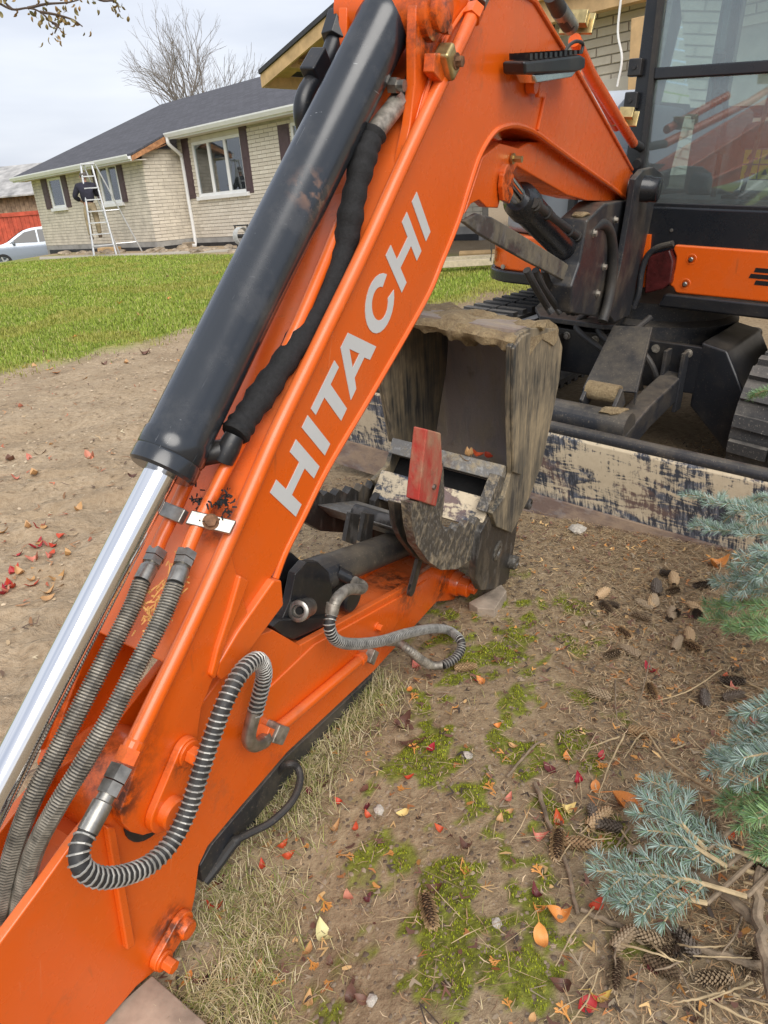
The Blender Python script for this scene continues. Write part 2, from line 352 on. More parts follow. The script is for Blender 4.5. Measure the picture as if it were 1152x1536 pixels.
def mk_blade():
    m = MT('worn_blade_paint', (0.02, 0.025, 0.035), 0.5); v, raw = m.frame(Ma, Mb, Mc, M0, (7, 7, 30)); v2, _ = m.frame(nrm(Ma+Mc*0.15), Mb, nrm(Mc-Ma*0.15), M0, (90, 90, 14)); cc = raw[2]
    s1 = m.noise(1.0, 8, 0.7, v, 1.2); s2 = m.noise(1.0, 5, 0.7, v2, 0.3); big = m.noise(4.2, 3, 0.5)
    hgt = m.math('MULTIPLY', m.math('ADD', cc, 1.09), 3.0)                     # 0 at the cutting edge, 1 at the top
    k = m.math('ADD', m.math('MULTIPLY', s1, 0.55), m.math('ADD', m.math('MULTIPLY', s2, 0.35), m.math('MULTIPLY', big, 0.55)))
    k = m.math('ADD', k, m.ramp(hgt, [(0.22, -0.0), (0.34, 0.0), (0.5, 0.0)])); mudf = m.ramp(k, [(0.68, 0.0), (0.74, 1.0)])
    mudf = m.math('MULTIPLY', mudf, m.ramp(m.math('ADD', hgt, m.math('MULTIPLY', m.math('SUBTRACT', s2, 0.5), 0.5)), [(0.20, 0.0), (0.30, 1.0)]))
    paint = m.mix(m.ramp(s2, [(0.45, 0.0), (0.6, 0.7)]), (0.045, 0.052, 0.068), (0.21, 0.23, 0.28))
    paint = m.mix(m.ramp(m.noise(7, 4), [(0.55, 0.0), (0.62, 0.8)]), paint, (0.20, 0.13, 0.11))
    c = m.mix(mudf, paint, m.mix(m.noise(45, 5, 0.7), (0.46, 0.38, 0.26), (0.68, 0.58, 0.42))); m.set('Base Color', c)
    m.set('Roughness', m.ramp(mudf, [(0.0, 0.38), (1.0, 0.9)])); m.bump(mudf, 0.4, 0.003); return m.m
M['blade'] = mk_blade()
M['blade_edge'] = mk_worn('rusty_cutting_edge', (0.16, 0.11, 0.09), (0.36, 0.26, 0.18), (0.20, 0.17, 0.16), (9, 9, 20), 0.4)
M['thumb_steel'] = mk_worn('sky_sheen_thumb_steel', (0.17, 0.165, 0.155), (0.40, 0.33, 0.22), (0.30, 0.30, 0.29), (40, 40, 40), 0.15)  # steel grey lightened to put the cross plate's sky reflection into the colour
M['red_wear'] = mk_worn('worn_red_paint', (0.40, 0.045, 0.035), (0.42, 0.27, 0.16), (0.30, 0.10, 0.08), (12, 12, 5), 0.02)
def mk_mud():
    m = MT('dried_mud', (0.36, 0.27, 0.15), 0.95); f = m.noise(28, 7, 0.7)
    f2 = m.noise(140, 4, 0.75); m.set('Base Color', m.mix(m.ramp(f2, [(0.35, 0.5), (0.6, 0.0)]), m.ramp(f, [(0.3, (0.21, 0.145, 0.075)), (0.55, (0.38, 0.285, 0.155)), (0.75, (0.48, 0.37, 0.22))]), (0.17, 0.12, 0.07))); m.bump(m.math('ADD', f, m.math('MULTIPLY', f2, 0.6)), 1.0, 0.014); return m.m
M['mud'] = mk_mud()
M['grey_cover'] = plain('grey_body_cover', (0.20, 0.225, 0.25), 0.35, 0, 0.06, 4)
M['white_cover'] = plain('white_cover', (0.72, 0.74, 0.76), 0.4, 0, 0.04, 5)
M['seat'] = plain('grey_seat_fabric', (0.10, 0.11, 0.12), 0.85, 0, 0.15, 90, 0.3)
M['cab_in'] = plain('cab_interior_plastic', (0.17, 0.18, 0.185), 0.7, 0, 0.1, 20)
M['yellow'] = plain('yellow_warning_sticker', (0.78, 0.62, 0.03), 0.5, 0, 0.04, 10)
M['sticker_black'] = plain('sticker_print', (0.03, 0.03, 0.03), 0.5, 0, 0.05, 10)
M['reflector'] = plain('dark_red_reflector', (0.07, 0.012, 0.012), 0.25, 0, 0.3, 25)
M['void'] = plain('dark_slot', (0.006, 0.006, 0.006), 0.9)
def mk_glass(name, tint, refl, rough=0.03, dust_haze=0.02):  # last argument mixes in a pale film standing for hazy sky reflection
    m = MT(name, tint, rough); t = m.t; out = m.N['Material Output']
    fr = m.n('ShaderNodeFresnel'); fr.inputs['IOR'].default_value = 1.55
    g = m.n('ShaderNodeBsdfGlossy'); g.inputs['Roughness'].default_value = rough; g.inputs['Color'].default_value = (0.95, 0.98, 1.0, 1)
    tr = m.n('ShaderNodeBsdfTransparent'); tr.inputs['Color'].default_value = tint+(1,)
    mx = m.n('ShaderNodeMixShader'); m.ln(m.math('ADD', fr.outputs['Fac'], refl, True), mx.inputs['Fac'])
    m.ln(tr.outputs['BSDF'], mx.inputs[1]); m.ln(g.outputs['BSDF'], mx.inputs[2])
    df = m.n('ShaderNodeBsdfDiffuse'); df.inputs['Color'].default_value = (0.62, 0.66, 0.66, 1); m2 = m.n('ShaderNodeMixShader'); m.ln(m.ramp(m.noise(3.0, 5, 0.6), [(0.3, dust_haze*0.7), (0.7, dust_haze*1.3)]), m2.inputs['Fac']); m.ln(mx.outputs['Shader'], m2.inputs[1]); m.ln(df.outputs['BSDF'], m2.inputs[2]); m.ln(m2.outputs['Shader'], out.inputs['Surface']); return m.m
M['cab_glass'] = mk_glass('tinted_cab_glass', (0.66, 0.80, 0.80), 0.08, 0.03, 0.10)
M['house_glass'] = mk_glass('window_glass', (0.75, 0.8, 0.8), 0.12)
# ================================================================== the excavator
exc = empty('excavator', (1.2, 3.2, 0), 'orange mini excavator with its boom, folded arm and bucket resting on the ground', 'excavator')
BW = 0.160                                                   # boom width
def st_list(px, n=0.0): return [bst(x, y, n) for x, y in px]
def plate(name, st, n0, n1, mat, parent, bev=0.003, label=None):  # a slab in the boom plane
    return G().prism([bw(s, t, n0) for s, t in st], Bn*(n1-n0)).build(name, mat, parent, bev=bev, label=label)
# --- boom body
up_px = [(255, 1000), (300, 905), (345, 830), (395, 700), (470, 540), (530, 420), (590, 290)]
lo_px = [(938, 297), (922, 283), (870, 246), (830, 217), (805, 199), (780, 189), (760, 190), (742, 200), (722, 232), (705, 282), (690, 330), (665, 392), (640, 450), (560, 590), (495, 700), (455, 780)]
up_st = st_list(up_px) + [(0.62, 0.172), (0.72, 0.205), (0.83, 0.225), (0.95, 0.205), (1.06, 0.15), (1.208, 0.023), (1.425, -0.322), (1.867, -1.058), (1.90, -1.13), (1.86, -1.17), (1.80, -1.145)]
lo_st = st_list(lo_px)
tip_st = st_list([(428, 835), (400, 885), (372, 930), (340, 985)])
boom = plate('boom', up_st + lo_st + tip_st, -0.003, -BW+0.003, M['orange'], exc, 0.004)
def lip(name, st, n, r, parent, mat='orange'):
    return G().tube(resample([bw(s, t, n) for s, t in st], 0.03), r, 8).build(name, M[mat], parent, smooth=True)
# flange lips along the lower and upper edges, both sides
low_lip = st_list([(938, 297), (922, 283), (870, 246), (830, 217), (805, 199), (780, 189), (760, 190), (742, 200), (722, 232), (705, 282), (690, 330), (665, 392), (640, 450), (560, 590), (495, 700), (455, 780), (430, 830), (416, 868)])
for n in (-0.004, -BW+0.004):
    g = G(); P = resample(spline([bw(s, t, n) for s, t in low_lip], 6), 0.012)
    for k in range(1): g.tube(P, 0.0065, 8)
    g.build('flange_lip', M['orange'], boom, smooth=True)
top_lip = up_st[2:12]
for n in (-0.0005, -BW+0.0005):
    G().tube(resample(spline([bw(s, t-0.002, n) for s, t in top_lip], 5), 0.012), 0.0036, 8).build('flange_lip', M['orange'], boom, smooth=True)
top2 = [(1.10, 0.125), (1.208, 0.023), (1.425, -0.322), (1.867, -1.058)]
for n in (-0.002, -BW+0.002):
    G().tube(resample([bw(s, t, n) for s, t in top2], 0.03), 0.006, 8).build('flange_lip', M['orange'], boom, smooth=True)
# the vertical butt weld where the foot section starts
G().tube([bw(*bst(818, 140), 0.0), bw(*bst(806, 195), 0.0)], 0.0045, 8).build('weld_seam', M['orange'], boom, smooth=True)
# inner bottom plate of the foot section, set back from the lip
ib = st_list([(772, 226), (790, 214), (812, 212), (926, 292), (938, 300), (936, 304), (905, 302), (880, 301), (850, 293), (806, 268), (775, 250)], -0.03)
plate('bottom_plate', ib, -0.028, -0.13, M['orange'], boom, 0.004)
# boom cylinder ears with pin
ear = st_list([(722, 235), (748, 215), (775, 222), (777, 243), (766, 262), (752, 285), (745, 312), (728, 311), (716, 300), (704, 306), (694, 322)], -0.03)
for n0, n1 in ((-0.026, -0.048), (-0.112, -0.134)): plate('cylinder_ear', ear, n0, n1, M['orange'], boom, 0.003)
pc = bpx(757, 262, -0.02)
pin = G(); pin.lathe(pc-Bn*0.13, Bn, [(0, 0.022), (0.136, 0.022), (0.138, 0.02)], 20); pin.build('boom_pin', M['orange'], boom, smooth=True)
G().prism([bw(s, t, -0.024) for s, t in st_list([(748, 262), (756, 252), (764, 262), (763, 290), (757, 305), (748, 300), (746, 280)], -0.024)], Bn*0.012).build('pin_retainer', M['orange'], boom, bev=0.002)
G().hexbolt(bpx(768, 238, -0.024), Bn, 0.008, 0.02, 0.012).build('retainer_bolt', M['zinc_yellow'], boom)
# arm cylinder lugs at the bend
lug = [(0.60, 0.168), (0.66, 0.196), (0.71, 0.235), (0.745, 0.285), (0.775, 0.318), (0.81, 0.33), (0.85, 0.315), (0.90, 0.27), (0.96, 0.19), (0.80, 0.16)]
for n0, n1 in ((-0.006, -0.024), (-0.136, -0.154)): plate('cylinder_lug', lug, n0, n1, M['orange'], boom, 0.003)
lp = bw(0.812, 0.287, 0.0)
G().lathe(lp-Bn*0.165, Bn, [(0, 0.045), (0.012, 0.047), (0.155, 0.047), (0.17, 0.045), (0.174, 0.036), (0.176, 0.0)], 28).build('lug_boss', M['orange'], boom, smooth=True)
G().lathe(lp+Bn*0.008, Bn, [(0, 0.033), (0.012, 0.033), (0.014, 0.030), (0.014, 0)], 24).build('lug_pin', M['orange'], boom, smooth=True)
G().hexbolt(bw(0.815, 0.252, 0.0), Bn, 0.010, 0.016, 0.014).build('retainer_bolt', M['orange'], boom)
# tip: cheek plates round the arm pivot
cheek = st_list([(345, 830), (300, 905), (255, 1000), (215, 1110), (178, 1216), (181, 1234), (194, 1247), (212, 1252), (236, 1245), (262, 1225), (286, 1180), (292, 1120), (300, 1060), (316, 1020), (350, 975), (372, 930)])
for n0, n1 in ((0.004, -0.016), (-BW-0.012, -BW+0.008)): plate('boom_tip_cheek', cheek, n0, n1, M['orange'], boom, 0.003)
fcp = [bst(x, y, -0.186) for x, y in [(172, 846), (140, 880), (100, 945), (56, 1030), (10, 1110), (60, 1120), (150, 1010), (215, 900)]]
plate('boom_tip_cheek', fcp, -0.186, -0.164, M['orange'], boom, 0.006)
# flange end with a rounded recess beside the arm
rec = st_list([(416, 868), (419, 905), (404, 925), (372, 968), (345, 1003), (326, 1018), (318, 1010), (322, 992), (350, 945), (385, 895), (404, 868)])
plate('flange_end', rec, 0.010, -0.014, M['orange'], boom, 0.004)
rec2 = st_list([(352, 860), (366, 868), (352, 905), (334, 950), (319, 1000), (315, 1016), (308, 1010), (318, 970), (336, 915)])
plate('flange_rib', rec2, 0.012, -0.004, M['orange'], boom, 0.004)
pv = bpx(243, 1210, 0.0)                                    # arm pivot
G().lathe(pv-Bn*0.152, Bn, [(0, 0.078), (0.006, 0.080), (0.128, 0.080), (0.134, 0.078)], 36).build('pivot_boss', M['orange'], boom, smooth=True)
G().lathe(pv-Bn*0.158, Bn, [(0, 0.060), (0.145, 0.060)], 30).build('pivot_seal', M['rubber'], boom, smooth=True)
# pin keeper: two overlapping discs joined by a plate, bolt and pin
def keeper(cpx, bpx_, rc, rb, n, parent):
    c = np.array(bst(*cpx, n)); b = np.array(bst(*bpx_, n)); d = nrm(b-c); q = np.array([-d[1], d[0]])
    pts = [c+(math.cos(a)*-d*1+math.sin(a)*q)*rc for a in np.linspace(-PI/2, PI/2, 14)] + [b+(math.cos(a)*d-math.sin(a)*q)*rb for a in np.linspace(-PI/2, PI/2, 12)]
    k = plate('pin_keeper', [tuple(p) for p in pts], n, n+0.014, M['orange'], parent, 0.003)
    G().lathe(bw(*c, n+0.014), Bn, [(0, rc*0.68), (0.012, rc*0.68), (0.015, rc*0.60), (0.015, 0)], 28).build('pivot_pin', M['orange'], k, smooth=True)
    G().hexbolt(bw(*b, n+0.014), Bn, rb*0.62, 0.020, rb*0.9).build('keeper_bolt', M['orange'], k, bev=0.0015)
    return k
keeper((243, 1210), (272, 1124), 0.036, 0.024, 0.004, boom)
# lettering: measured outlines, one mesh per letter
h = 0.099; w = 0.0235
def letter(outs, name='letter'):
    g = G()
    for o in outs: g.prism([bw(s, t, -0.0028) for s, t in o], Bn*0.0008)
    return g.build(name, M['decal'], boom)
def Hs(o): return [[(o, 0), (o+w, 0), (o+w, 0.040), (o+0.0741, 0.040), (o+0.0741, 0), (o+0.0976, 0), (o+0.0976, h), (o+0.0741, h), (o+0.0741, 0.062), (o+w, 0.062), (o+w, h), (o, h)]]
letter(Hs(0.0)); letter([[(0.1196, 0), (0.1431, 0), (0.1431, h), (0.1196, h)]])
letter([[(0.190, 0), (0.2155, 0), (0.2155, 0.079), (0.2500, 0.079), (0.2500, h), (0.1555, h), (0.1555, 0.079), (0.190, 0.079)]])
letter([[(0.233, 0.0), (0.257, 0.0), (0.267, 0.0205), (0.275, 0.040), (0.2905, 0.0745), (0.2905, h), (0.275, h)],
        [(0.2905, 0.0745), (0.305, 0.0395), (0.275, 0.040), (0.267, 0.0205), (0.310, 0.0205), (0.319, 0.0), (0.348, 0.0), (0.306, h), (0.2905, h)]])
def arc(cx, cy, rx, ry, a0, a1, n=22): return [(cx+rx*math.cos(math.radians(a)), cy+ry*math.sin(math.radians(a))) for a in np.linspace(a0, a1, n)]
letter([arc(0.405, 0.0495, 0.052, 0.0515, 24, 336) + [(0.429, 0.034)] + arc(0.405, 0.0495, 0.0285, 0.031, 322, 34)[0:0] + arc(0.405, 0.0495, 0.0275, 0.0315, 330, 30)])
letter(Hs(0.469)); letter([[(0.5893, 0), (0.6128, 0), (0.6128, h), (0.5893, h)]])
# --- arm cylinder (big black one on top) and its rod
cy0 = bw(0.83, 0.287, -0.08); cy1 = bw(-0.060, 0.249, -0.08); cd = nrm(cy1-cy0)
acyl = G(); Lc = np.linalg.norm(cy1-cy0)
acyl.lathe(cy0, cd, [(0.0, 0.030), (0.012, 0.042), (0.03, 0.047), (0.06, 0.0485), (0.065, 0.0468), (Lc-0.055, 0.0468), (Lc-0.052, 0.0488), (Lc-0.028, 0.0488), (Lc-0.026, 0.0474), (Lc-0.023, 0.0488), (Lc-0.004, 0.0488), (Lc, 0.044), (Lc, 0.025)], 48)
acyl = acyl.build('arm_cylinder', M['barrel'], exc, smooth=True)
rod_end = bw(-0.80, 0.232, -0.08)
G().lathe(cy1-cd*0.01, nrm(rod_end-cy1), [(0, 0.0238), (np.linalg.norm(rod_end-cy1), 0.0238)], 48).build('piston_rod', M['chrome'], acyl, smooth=True)
G().lathe(lp-Bn*0.125, Bn, [(0, 0.042), (0.09, 0.042)], 28).build('cylinder_eye', M['black'], acyl, smooth=True)
# elbow port near the lower end
e0 = bpx(312, 688, -0.052); e1 = bpx(342, 682, -0.03)
eg = G(); eg.lathe(e0-Bn*0.02, nrm(e1-e0), [(-0.012, 0.020), (0.004, 0.021), (0.008, 0.0175), (0.03, 0.0175), (0.048, 0.016), (0.052, 0.0)], 20)
eg.tube([bpx(334, 690, -0.042), bpx(343, 672, -0.036), bpx(352, 654, -0.034)], [0.0175, 0.0175, 0.015], 16); eg.build('elbow_port', M['black'], acyl, smooth=True)
eg = G(); p_ = bpx(585, 128, -0.045); eg.hexbolt(p_, Bn, 0.013, 0.016); eg.lathe(p_+Bn*0.016, Bn, [(0, 0.009), (0.012, 0.009)], 12); eg.build('grease_fitting', M['zinc'], acyl)
# --- arm
armN0, armN1 = -0.017, -0.143
arm_px = [(372, 960), (410, 945), (450, 968), (602, 884), (655, 845), (685, 850), (702, 868), (700, 888), (686, 900), (655, 903), (560, 1008), (430, 1130), (360, 1212), (312, 1270), (299, 1298), (293, 1345), (286, 1378), (258, 1425), (232, 1458), (205, 1480), (150, 1545), (100, 1600), (-60, 1740), (-110, 1560), (0, 1415), (60, 1334), (108, 1267), (150, 1215), (235, 1150), (300, 1060)]
arm_st = st_list(arm_px, armN0)
arm = plate('arm', arm_st, armN0, armN0-0.016, M['orange'], exc, 0.003)
plate('far_side_plate', arm_st, armN1+0.016, armN1, M['orange'], arm, 0.003)
# box section webs between the side plates
def web(name, px, thick, parent=arm, mat='orange', n0=armN0-0.0155, n1=armN1+0.0155):
    st = st_list(px, armN0); g = G(); P = [np.array(p) for p in st]; n = len(P); L_ = []; R_ = []
    for i in range(n):
        d = nrm(P[min(i+1, n-1)]-P[max(i-1, 0)]); q = np.array([-d[1], d[0]])*thick/2; L_.append(P[i]+q); R_.append(P[i]-q)
    for i in range(n-1): g.prism([bw(*L_[i], n0), bw(*L_[i+1], n0), bw(*R_[i+1], n0), bw(*R_[i], n0)], Bn*(n1-n0))
    return g.build(name, M[mat], parent)
web('top_plate', [(418, 958), (452, 976), (602, 892), (655, 853)], 0.012)
web('bottom_plate', [(655, 896), (560, 1000), (430, 1122), (318, 1262)], 0.012)
web('back_plate', [(30, 1440), (90, 1350), (150, 1290), (215, 1262)], 0.012)
# raised reinforcement step along the arm side and the lower boss
plate('side_stiffener', st_list([(470, 966), (602, 893), (640, 868), (618, 905), (575, 960), (545, 985), (440, 1075), (385, 1105), (392, 1040)], armN0), armN0+0.004, armN0-0.002, M['orange'], arm, 0.003)
G().prism([bpx(x, y, armN0) for x, y in [(152, 1236), (165, 1236), (196, 1412), (183, 1420)]], Bn*0.012).build('stiffener_bar', M['orange'], arm, bev=0.003)
keeper((266, 1384), (236, 1434), 0.026, 0.020, armN0, arm)
# nose boss and bucket pin
np_ = bpx(688, 876, 0.0)
G().lathe(np_-Bn*0.165, Bn, [(0, 0.034), (0.004, 0.036), (0.168, 0.036), (0.172, 0.034)], 28).build('nose_boss', M['orange'], arm, smooth=True)
g = G(); g.lathe(np_+Bn*0.004, Bn, [(0, 0.030), (0.03, 0.030), (0.033, 0.026), (0.033, 0)], 24); g.hexbolt(np_+Bn*0.034+Bu*0.004, Bn, 0.019, 0.02); g.build('nose_pin', M['orange'], arm, bev=0.0015)
# --- bucket cylinder slung under the arm
c0 = bpx(640, 940, -0.08); c1 = bpx(330, 1255, -0.08); bc = G()
bc.lathe(c0, c1-c0, [(0, 0.03), (0.02, 0.045), (0.1, 0.047), (np.linalg.norm(c1-c0)-0.05, 0.047), (np.linalg.norm(c1-c0), 0.04)], 28)
bcyl = bc.build('bucket_cylinder', M['black_dusty'], exc, smooth=True)
c2 = bpx(300, 1375, -0.08)
G().lathe(c1, c2-c1, [(-0.04, 0.040), (np.linalg.norm(c2-c1), 0.036)], 20).build('cylinder_eye', M['black'], bcyl, smooth=True)
hp = spline([bpx(418, 1158, -0.035)] + [gz(x, y, z) for x, y, z in [(432, 1146, 0.075), (446, 1151, 0.06), (450, 1172, 0.045), (438, 1202, 0.035), (408, 1232, 0.025), (376, 1249, 0.015), (352, 1263, 0.005), (330, 1292, -0.015), (306, 1322, -0.03)]], 6)
G().tube(hp, [0.0075]*(len(hp)-14)+[0.011]*14, 10).build('hydraulic_hose', M['rubber'], bcyl, smooth=True)
# guard plate edge of the cylinder
G().prism([bpx(x, y, -0.03) for x, y in [(563, 1010), (562, 1026), (545, 1048), (440, 1165), (360, 1255), (322, 1300), (305, 1325), (300, 1300), (318, 1268), (430, 1135)]], -Bn*0.02).build('cylinder_guard', M['black_dusty'], bcyl, bev=0.003)
# --- pipes along the boom top
def pipe(name, pts, r, parent, mat='orange', seg=14, k=6): return G().tube(spline(pts, k), r, seg).build(name, M[mat], parent, smooth=True)
p1 = [bpx(x, y, q) for x, y, q in [(713, 14, 0.016), (702, 38, 0.016), (665, 116, 0.012), (602, 252, 0.004), (544, 380, 0.0), (480, 512, -0.002), (418, 640, -0.004), (372, 745, -0.004), (328, 845, -0.002), (282, 946, 0.002), (232, 1050, 0.008), (198, 1122, 0.012)]]
pipe1 = pipe('hydraulic_pipe', p1, 0.0125, boom)
g = G(); g.hexbolt(bpx(716, 6, 0.016), p1[0]-p1[1], 0.0165, 0.03); g.tube([bpx(716, 6, 0.016), bpx(722, -10, 0.016)], 0.013, 12); g.build('pipe_fitting', M['zinc'], pipe1)
g = G(); dd = nrm(p1[1]-p1[0]); g.hexbolt(p1[0]-dd*0.002, dd, 0.0175, 0.024); g.build('pipe_nut', M['orange'], pipe1, bev=0.001)
dd = nrm(p1[-1]-p1[-2]); g = G(); g.lathe(p1[-1]-dd*0.012, dd, [(0, 0.0125), (0.003, 0.0145), (0.012, 0.0145)], 16); g.hexbolt(p1[-1], dd, 0.0165, 0.020); g.build('pipe_nut', M['orange'], pipe1)
tp = 0.178
pa = [btp(x, y, tp) for x, y in [(560, 60), (480, 270), (400, 460), (330, 620), (285, 715), (258, 775), (240, 812), (231, 838)]]
pb = [btp(x, y, tp) for x, y in [(590, 130), (520, 310), (450, 480), (385, 615), (340, 700), (305, 770), (285, 815), (277, 838)]]
pipe2 = pipe('hydraulic_pipe', pa, 0.0105, boom); pipe3 = pipe('hydraulic_pipe', pb, 0.0105, boom)
# clamps
def clamp(pts, n_up, wd, th, mat, bolt=None):
    g = G(); a, b = np.asarray(pts[0]), np.asarray(pts[1]); x = nrm(b-a); g.box((a+b)/2, x, Bu, np.cross(x, Bu), np.linalg.norm(b-a), wd, th)
    c = g.build('pipe_clamp', M[mat], boom, bev=0.002)
    if bolt is not None: G().hexbolt((a+b)/2+nrm(np.cross(x, Bu))*th/2*bolt, nrm(np.cross(x, Bu))*bolt, 0.009, 0.008, 0.012).build('clamp_bolt', M['rust'], c)
    return c
clamp((btp(246, 764, tp+0.013), btp(276, 776, tp+0.013)), None, 0.022, 0.012, 'zinc')
_ca, _cb = btp(283, 776, tp+0.013), bpx(350, 792, 0.008)
_x = nrm(_cb-_ca); _z = np.cross(_x, Bu); _s = 1 if _z @ Bv > 0 else -1
clamp((_ca, _cb), None, 0.022, 0.012, 'zinc', _s)
# big clamp on the near pipe by the bend, with its bracket
g = G(); g.prism([bpx(x, y, 0.0) for x, y in [(636, 80), (660, 78), (662, 118), (648, 124), (634, 108)]], Bn*0.02); g.build('clamp_bracket', M['orange'], boom, bev=0.002)
g = G(); cc = bpx(670, 93, 0.020); g.box(cc, Bu, Bv, Bn, 0.034, 0.050, 0.030); g.build('pipe_clamp', M['zinc_yellow'], boom, bev=0.006)
G().hexbolt(bpx(684, 92, 0.034), Bn, 0.009, 0.01, 0.013).build('clamp_bolt', M['rust'], boom)
# --- hoses
def spring_hose(name, pts, r, parent, pitch=0.0085, wire=0.0017, wmat='spring', hmat='rubber', k=8, per=10):
    P = spline(pts, k); hs = G().tube(P, r, 12).build(name, M[hmat], parent, smooth=True)
    helix(P, r+wire*0.5, pitch, wire, 5, per).build('spring_guard', M[wmat], hs, smooth=True); return hs
def ferrule(p, d, r, parent, L1=0.05, mat='zinc', nuts=2):
    d = nrm(d); g = G(); g.lathe(p, d, [(0, r*0.8), (0.0, r*1.1), (L1*0.45, r*1.12), (L1*0.47, r*0.95), (L1*0.6, r*0.9)], 16)
    g.hexbolt(np.asarray(p)+d*L1*0.58, d, r*1.25, L1*0.2)
    if nuts > 1: g.hexbolt(np.asarray(p)+d*L1*0.80, d, r*1.35, L1*0.24)
    return g.build('hose_fitting', M[mat], parent, smooth=True)
# pair of hoses coming down the boom top to the arm
th = 0.190
ha = [btp(x, y, t) for x, y, t in [(213, 872, th), (196, 915, th+0.004), (160, 985, th+0.012), (120, 1062, th+0.014), (84, 1130, th+0.012), (50, 1196, th+0.004), (22, 1270, th-0.02), (4, 1345, th-0.05), (-6, 1410, th-0.09)]]
hb = [btp(x, y, t) for x, y, t in [(263, 876, th), (244, 924, th+0.004), (205, 1000, th+0.012), (166, 1075, th+0.014), (122, 1150, th+0.012), (84, 1212, th+0.004), (54, 1270, th-0.02), (36, 1330, th-0.05), (24, 1390, th-0.09)]]
H1 = spring_hose('hydraulic_hose', ha, 0.0110, boom, 0.0042, 0.0016, 'spring_dirty', per=8); H2 = spring_hose('hydraulic_hose', hb, 0.0110, boom, 0.0042, 0.0016, 'spring_dirty', per=8)
ferrule(ha[0], pa[-1]-ha[0], 0.0118, H1, 0.052); ferrule(hb[0], pb[-1]-hb[0], 0.0118, H2, 0.052)
# black sleeved hose beside the cylinder
hs = [bpx(x, y, n) for x, y, n in [(352, 652, -0.034), (372, 622, -0.035), (408, 570, -0.035), (452, 505, -0.036), (492, 440, -0.036), (517, 370, -0.036), (530, 300, -0.036), (546, 235, -0.036), (560, 200, -0.036)]]
P = spline(hs, 8); rr = [0.021+0.0016*math.sin(i*1.7)+0.0012*math.sin(i*0.6) for i in range(len(P))]
slv = G().tube(P, rr, 14).build('sleeved_hose', M['sleeve'], boom, smooth=True)
g = G(); g.tube(spline([bpx(560, 202, -0.036), bpx(578, 178, -0.036), bpx(594, 158, -0.036)], 4), 0.0165, 14); g.build('hose_crimp', M['zinc_dirty'], slv, smooth=True)
g = G(); g.hexbolt(bpx(592, 160, -0.036), bpx(604, 144, -0.036)-bpx(592, 160, -0.036), 0.017, 0.02); g.build('crimp_nut', M['zinc'], slv)
G().tube(spline([bpx(602, 148, -0.04), bpx(622, 108, -0.045), bpx(632, 70, -0.05), bpx(628, 30, -0.05)], 6), 0.012, 12).build('hose_end', M['black'], slv, smooth=True)
# steel pipe on the far side of the cylinder
fp = [bpx(x, y, -0.165) for x, y in [(524, -10), (514, 22), (506, 48), (494, 84), (478, 112), (462, 134), (454, 158), (456, 185), (470, 215)]]
fpp = pipe('hydraulic_pipe', fp, 0.0155, acyl, 'black')
g = G(); g.hexbolt(bpx(502, 62, -0.165), bpx(512, 30, -0.165)-bpx(502, 62, -0.165), 0.026, 0.045); g.build('pipe_nut', M['black'], fpp, bev=0.002)
g = G(); g.box(bpx(474, 100, -0.165), Bu, Bv, Bn, 0.05, 0.035, 0.03); g.build('pipe_clamp', M['black'], fpp, bev=0.004)
# big spring-guarded hose looping across the arm pivot
bh = [bpx(x, y, n) for x, y, n in [(131, 1248, 0.03), (119, 1272, 0.035), (122, 1300, 0.045), (148, 1316, 0.055), (185, 1313, 0.06), (225, 1296, 0.062), (258, 1262, 0.062), (282, 1215, 0.06), (300, 1160, 0.058), (318, 1105, 0.056), (338, 1052, 0.056), (362, 1008, 0.05), (386, 990, 0.04), (396, 1008, 0.03), (390, 1040, 0.022), (382, 1070, 0.018)]]
BH = spring_hose('hydraulic_hose', bh, 0.0125, arm, 0.0095, 0.0016)
ferrule(bh[0], p1[-1]-bh[0], 0.0125, BH, 0.083)
eb = spline([bpx(x, y, n) for x, y, n in [(382, 1066, 0.018), (374, 1098, 0.015), (374, 1112, 0.014), (382, 1118, 0.012), (396, 1112, 0.008)]], 5)
g = G(); g.tube(eb, 0.0125, 14); g.hexbolt(eb[-2], bpx(410, 1100, 0.0)-eb[-2], 0.0135, 0.018); g.build('elbow_fitting', M['zinc'], BH, smooth=True)
# arm side pipe with end blocks
apipe = pipe('hydraulic_pipe', [bpx(x, y, -0.003) for x, y in [(400, 1103), (430, 1082), (480, 1040), (545, 985)]], 0.0115, arm)
g = G(); g.box(bpx(412, 1098, -0.002), Bu, Bv, Bn, 0.035, 0.045, 0.034); g.build('valve_block', M['zinc_dirty'], apipe, bev=0.003)
g = G(); g.box(bpx(396, 1100, -0.004), Bu, Bv, Bn, 0.028, 0.022, 0.026); g.build('pipe_bracket', M['orange'], apipe, bev=0.002)
g = G(); g.box(bpx(556, 984, -0.006), Bu, Bv, Bn, 0.032, 0.030, 0.022); g.build('end_block', M['zinc_dirty'], apipe, bev=0.002)
G().lathe(bpx(538, 991, -0.003), bpx(548, 982, -0.003)-bpx(538, 991, -0.003), [(0, 0.0115), (0.002, 0.0145), (0.014, 0.0145), (0.016, 0.0115)], 16).build('pipe_nut', M['orange'], apipe, smooth=True)
G().hexbolt(bpx(565, 940, armN0+0.004), Bn, 0.008, 0.012, 0.011).build('side_bolt', M['orange'], arm)
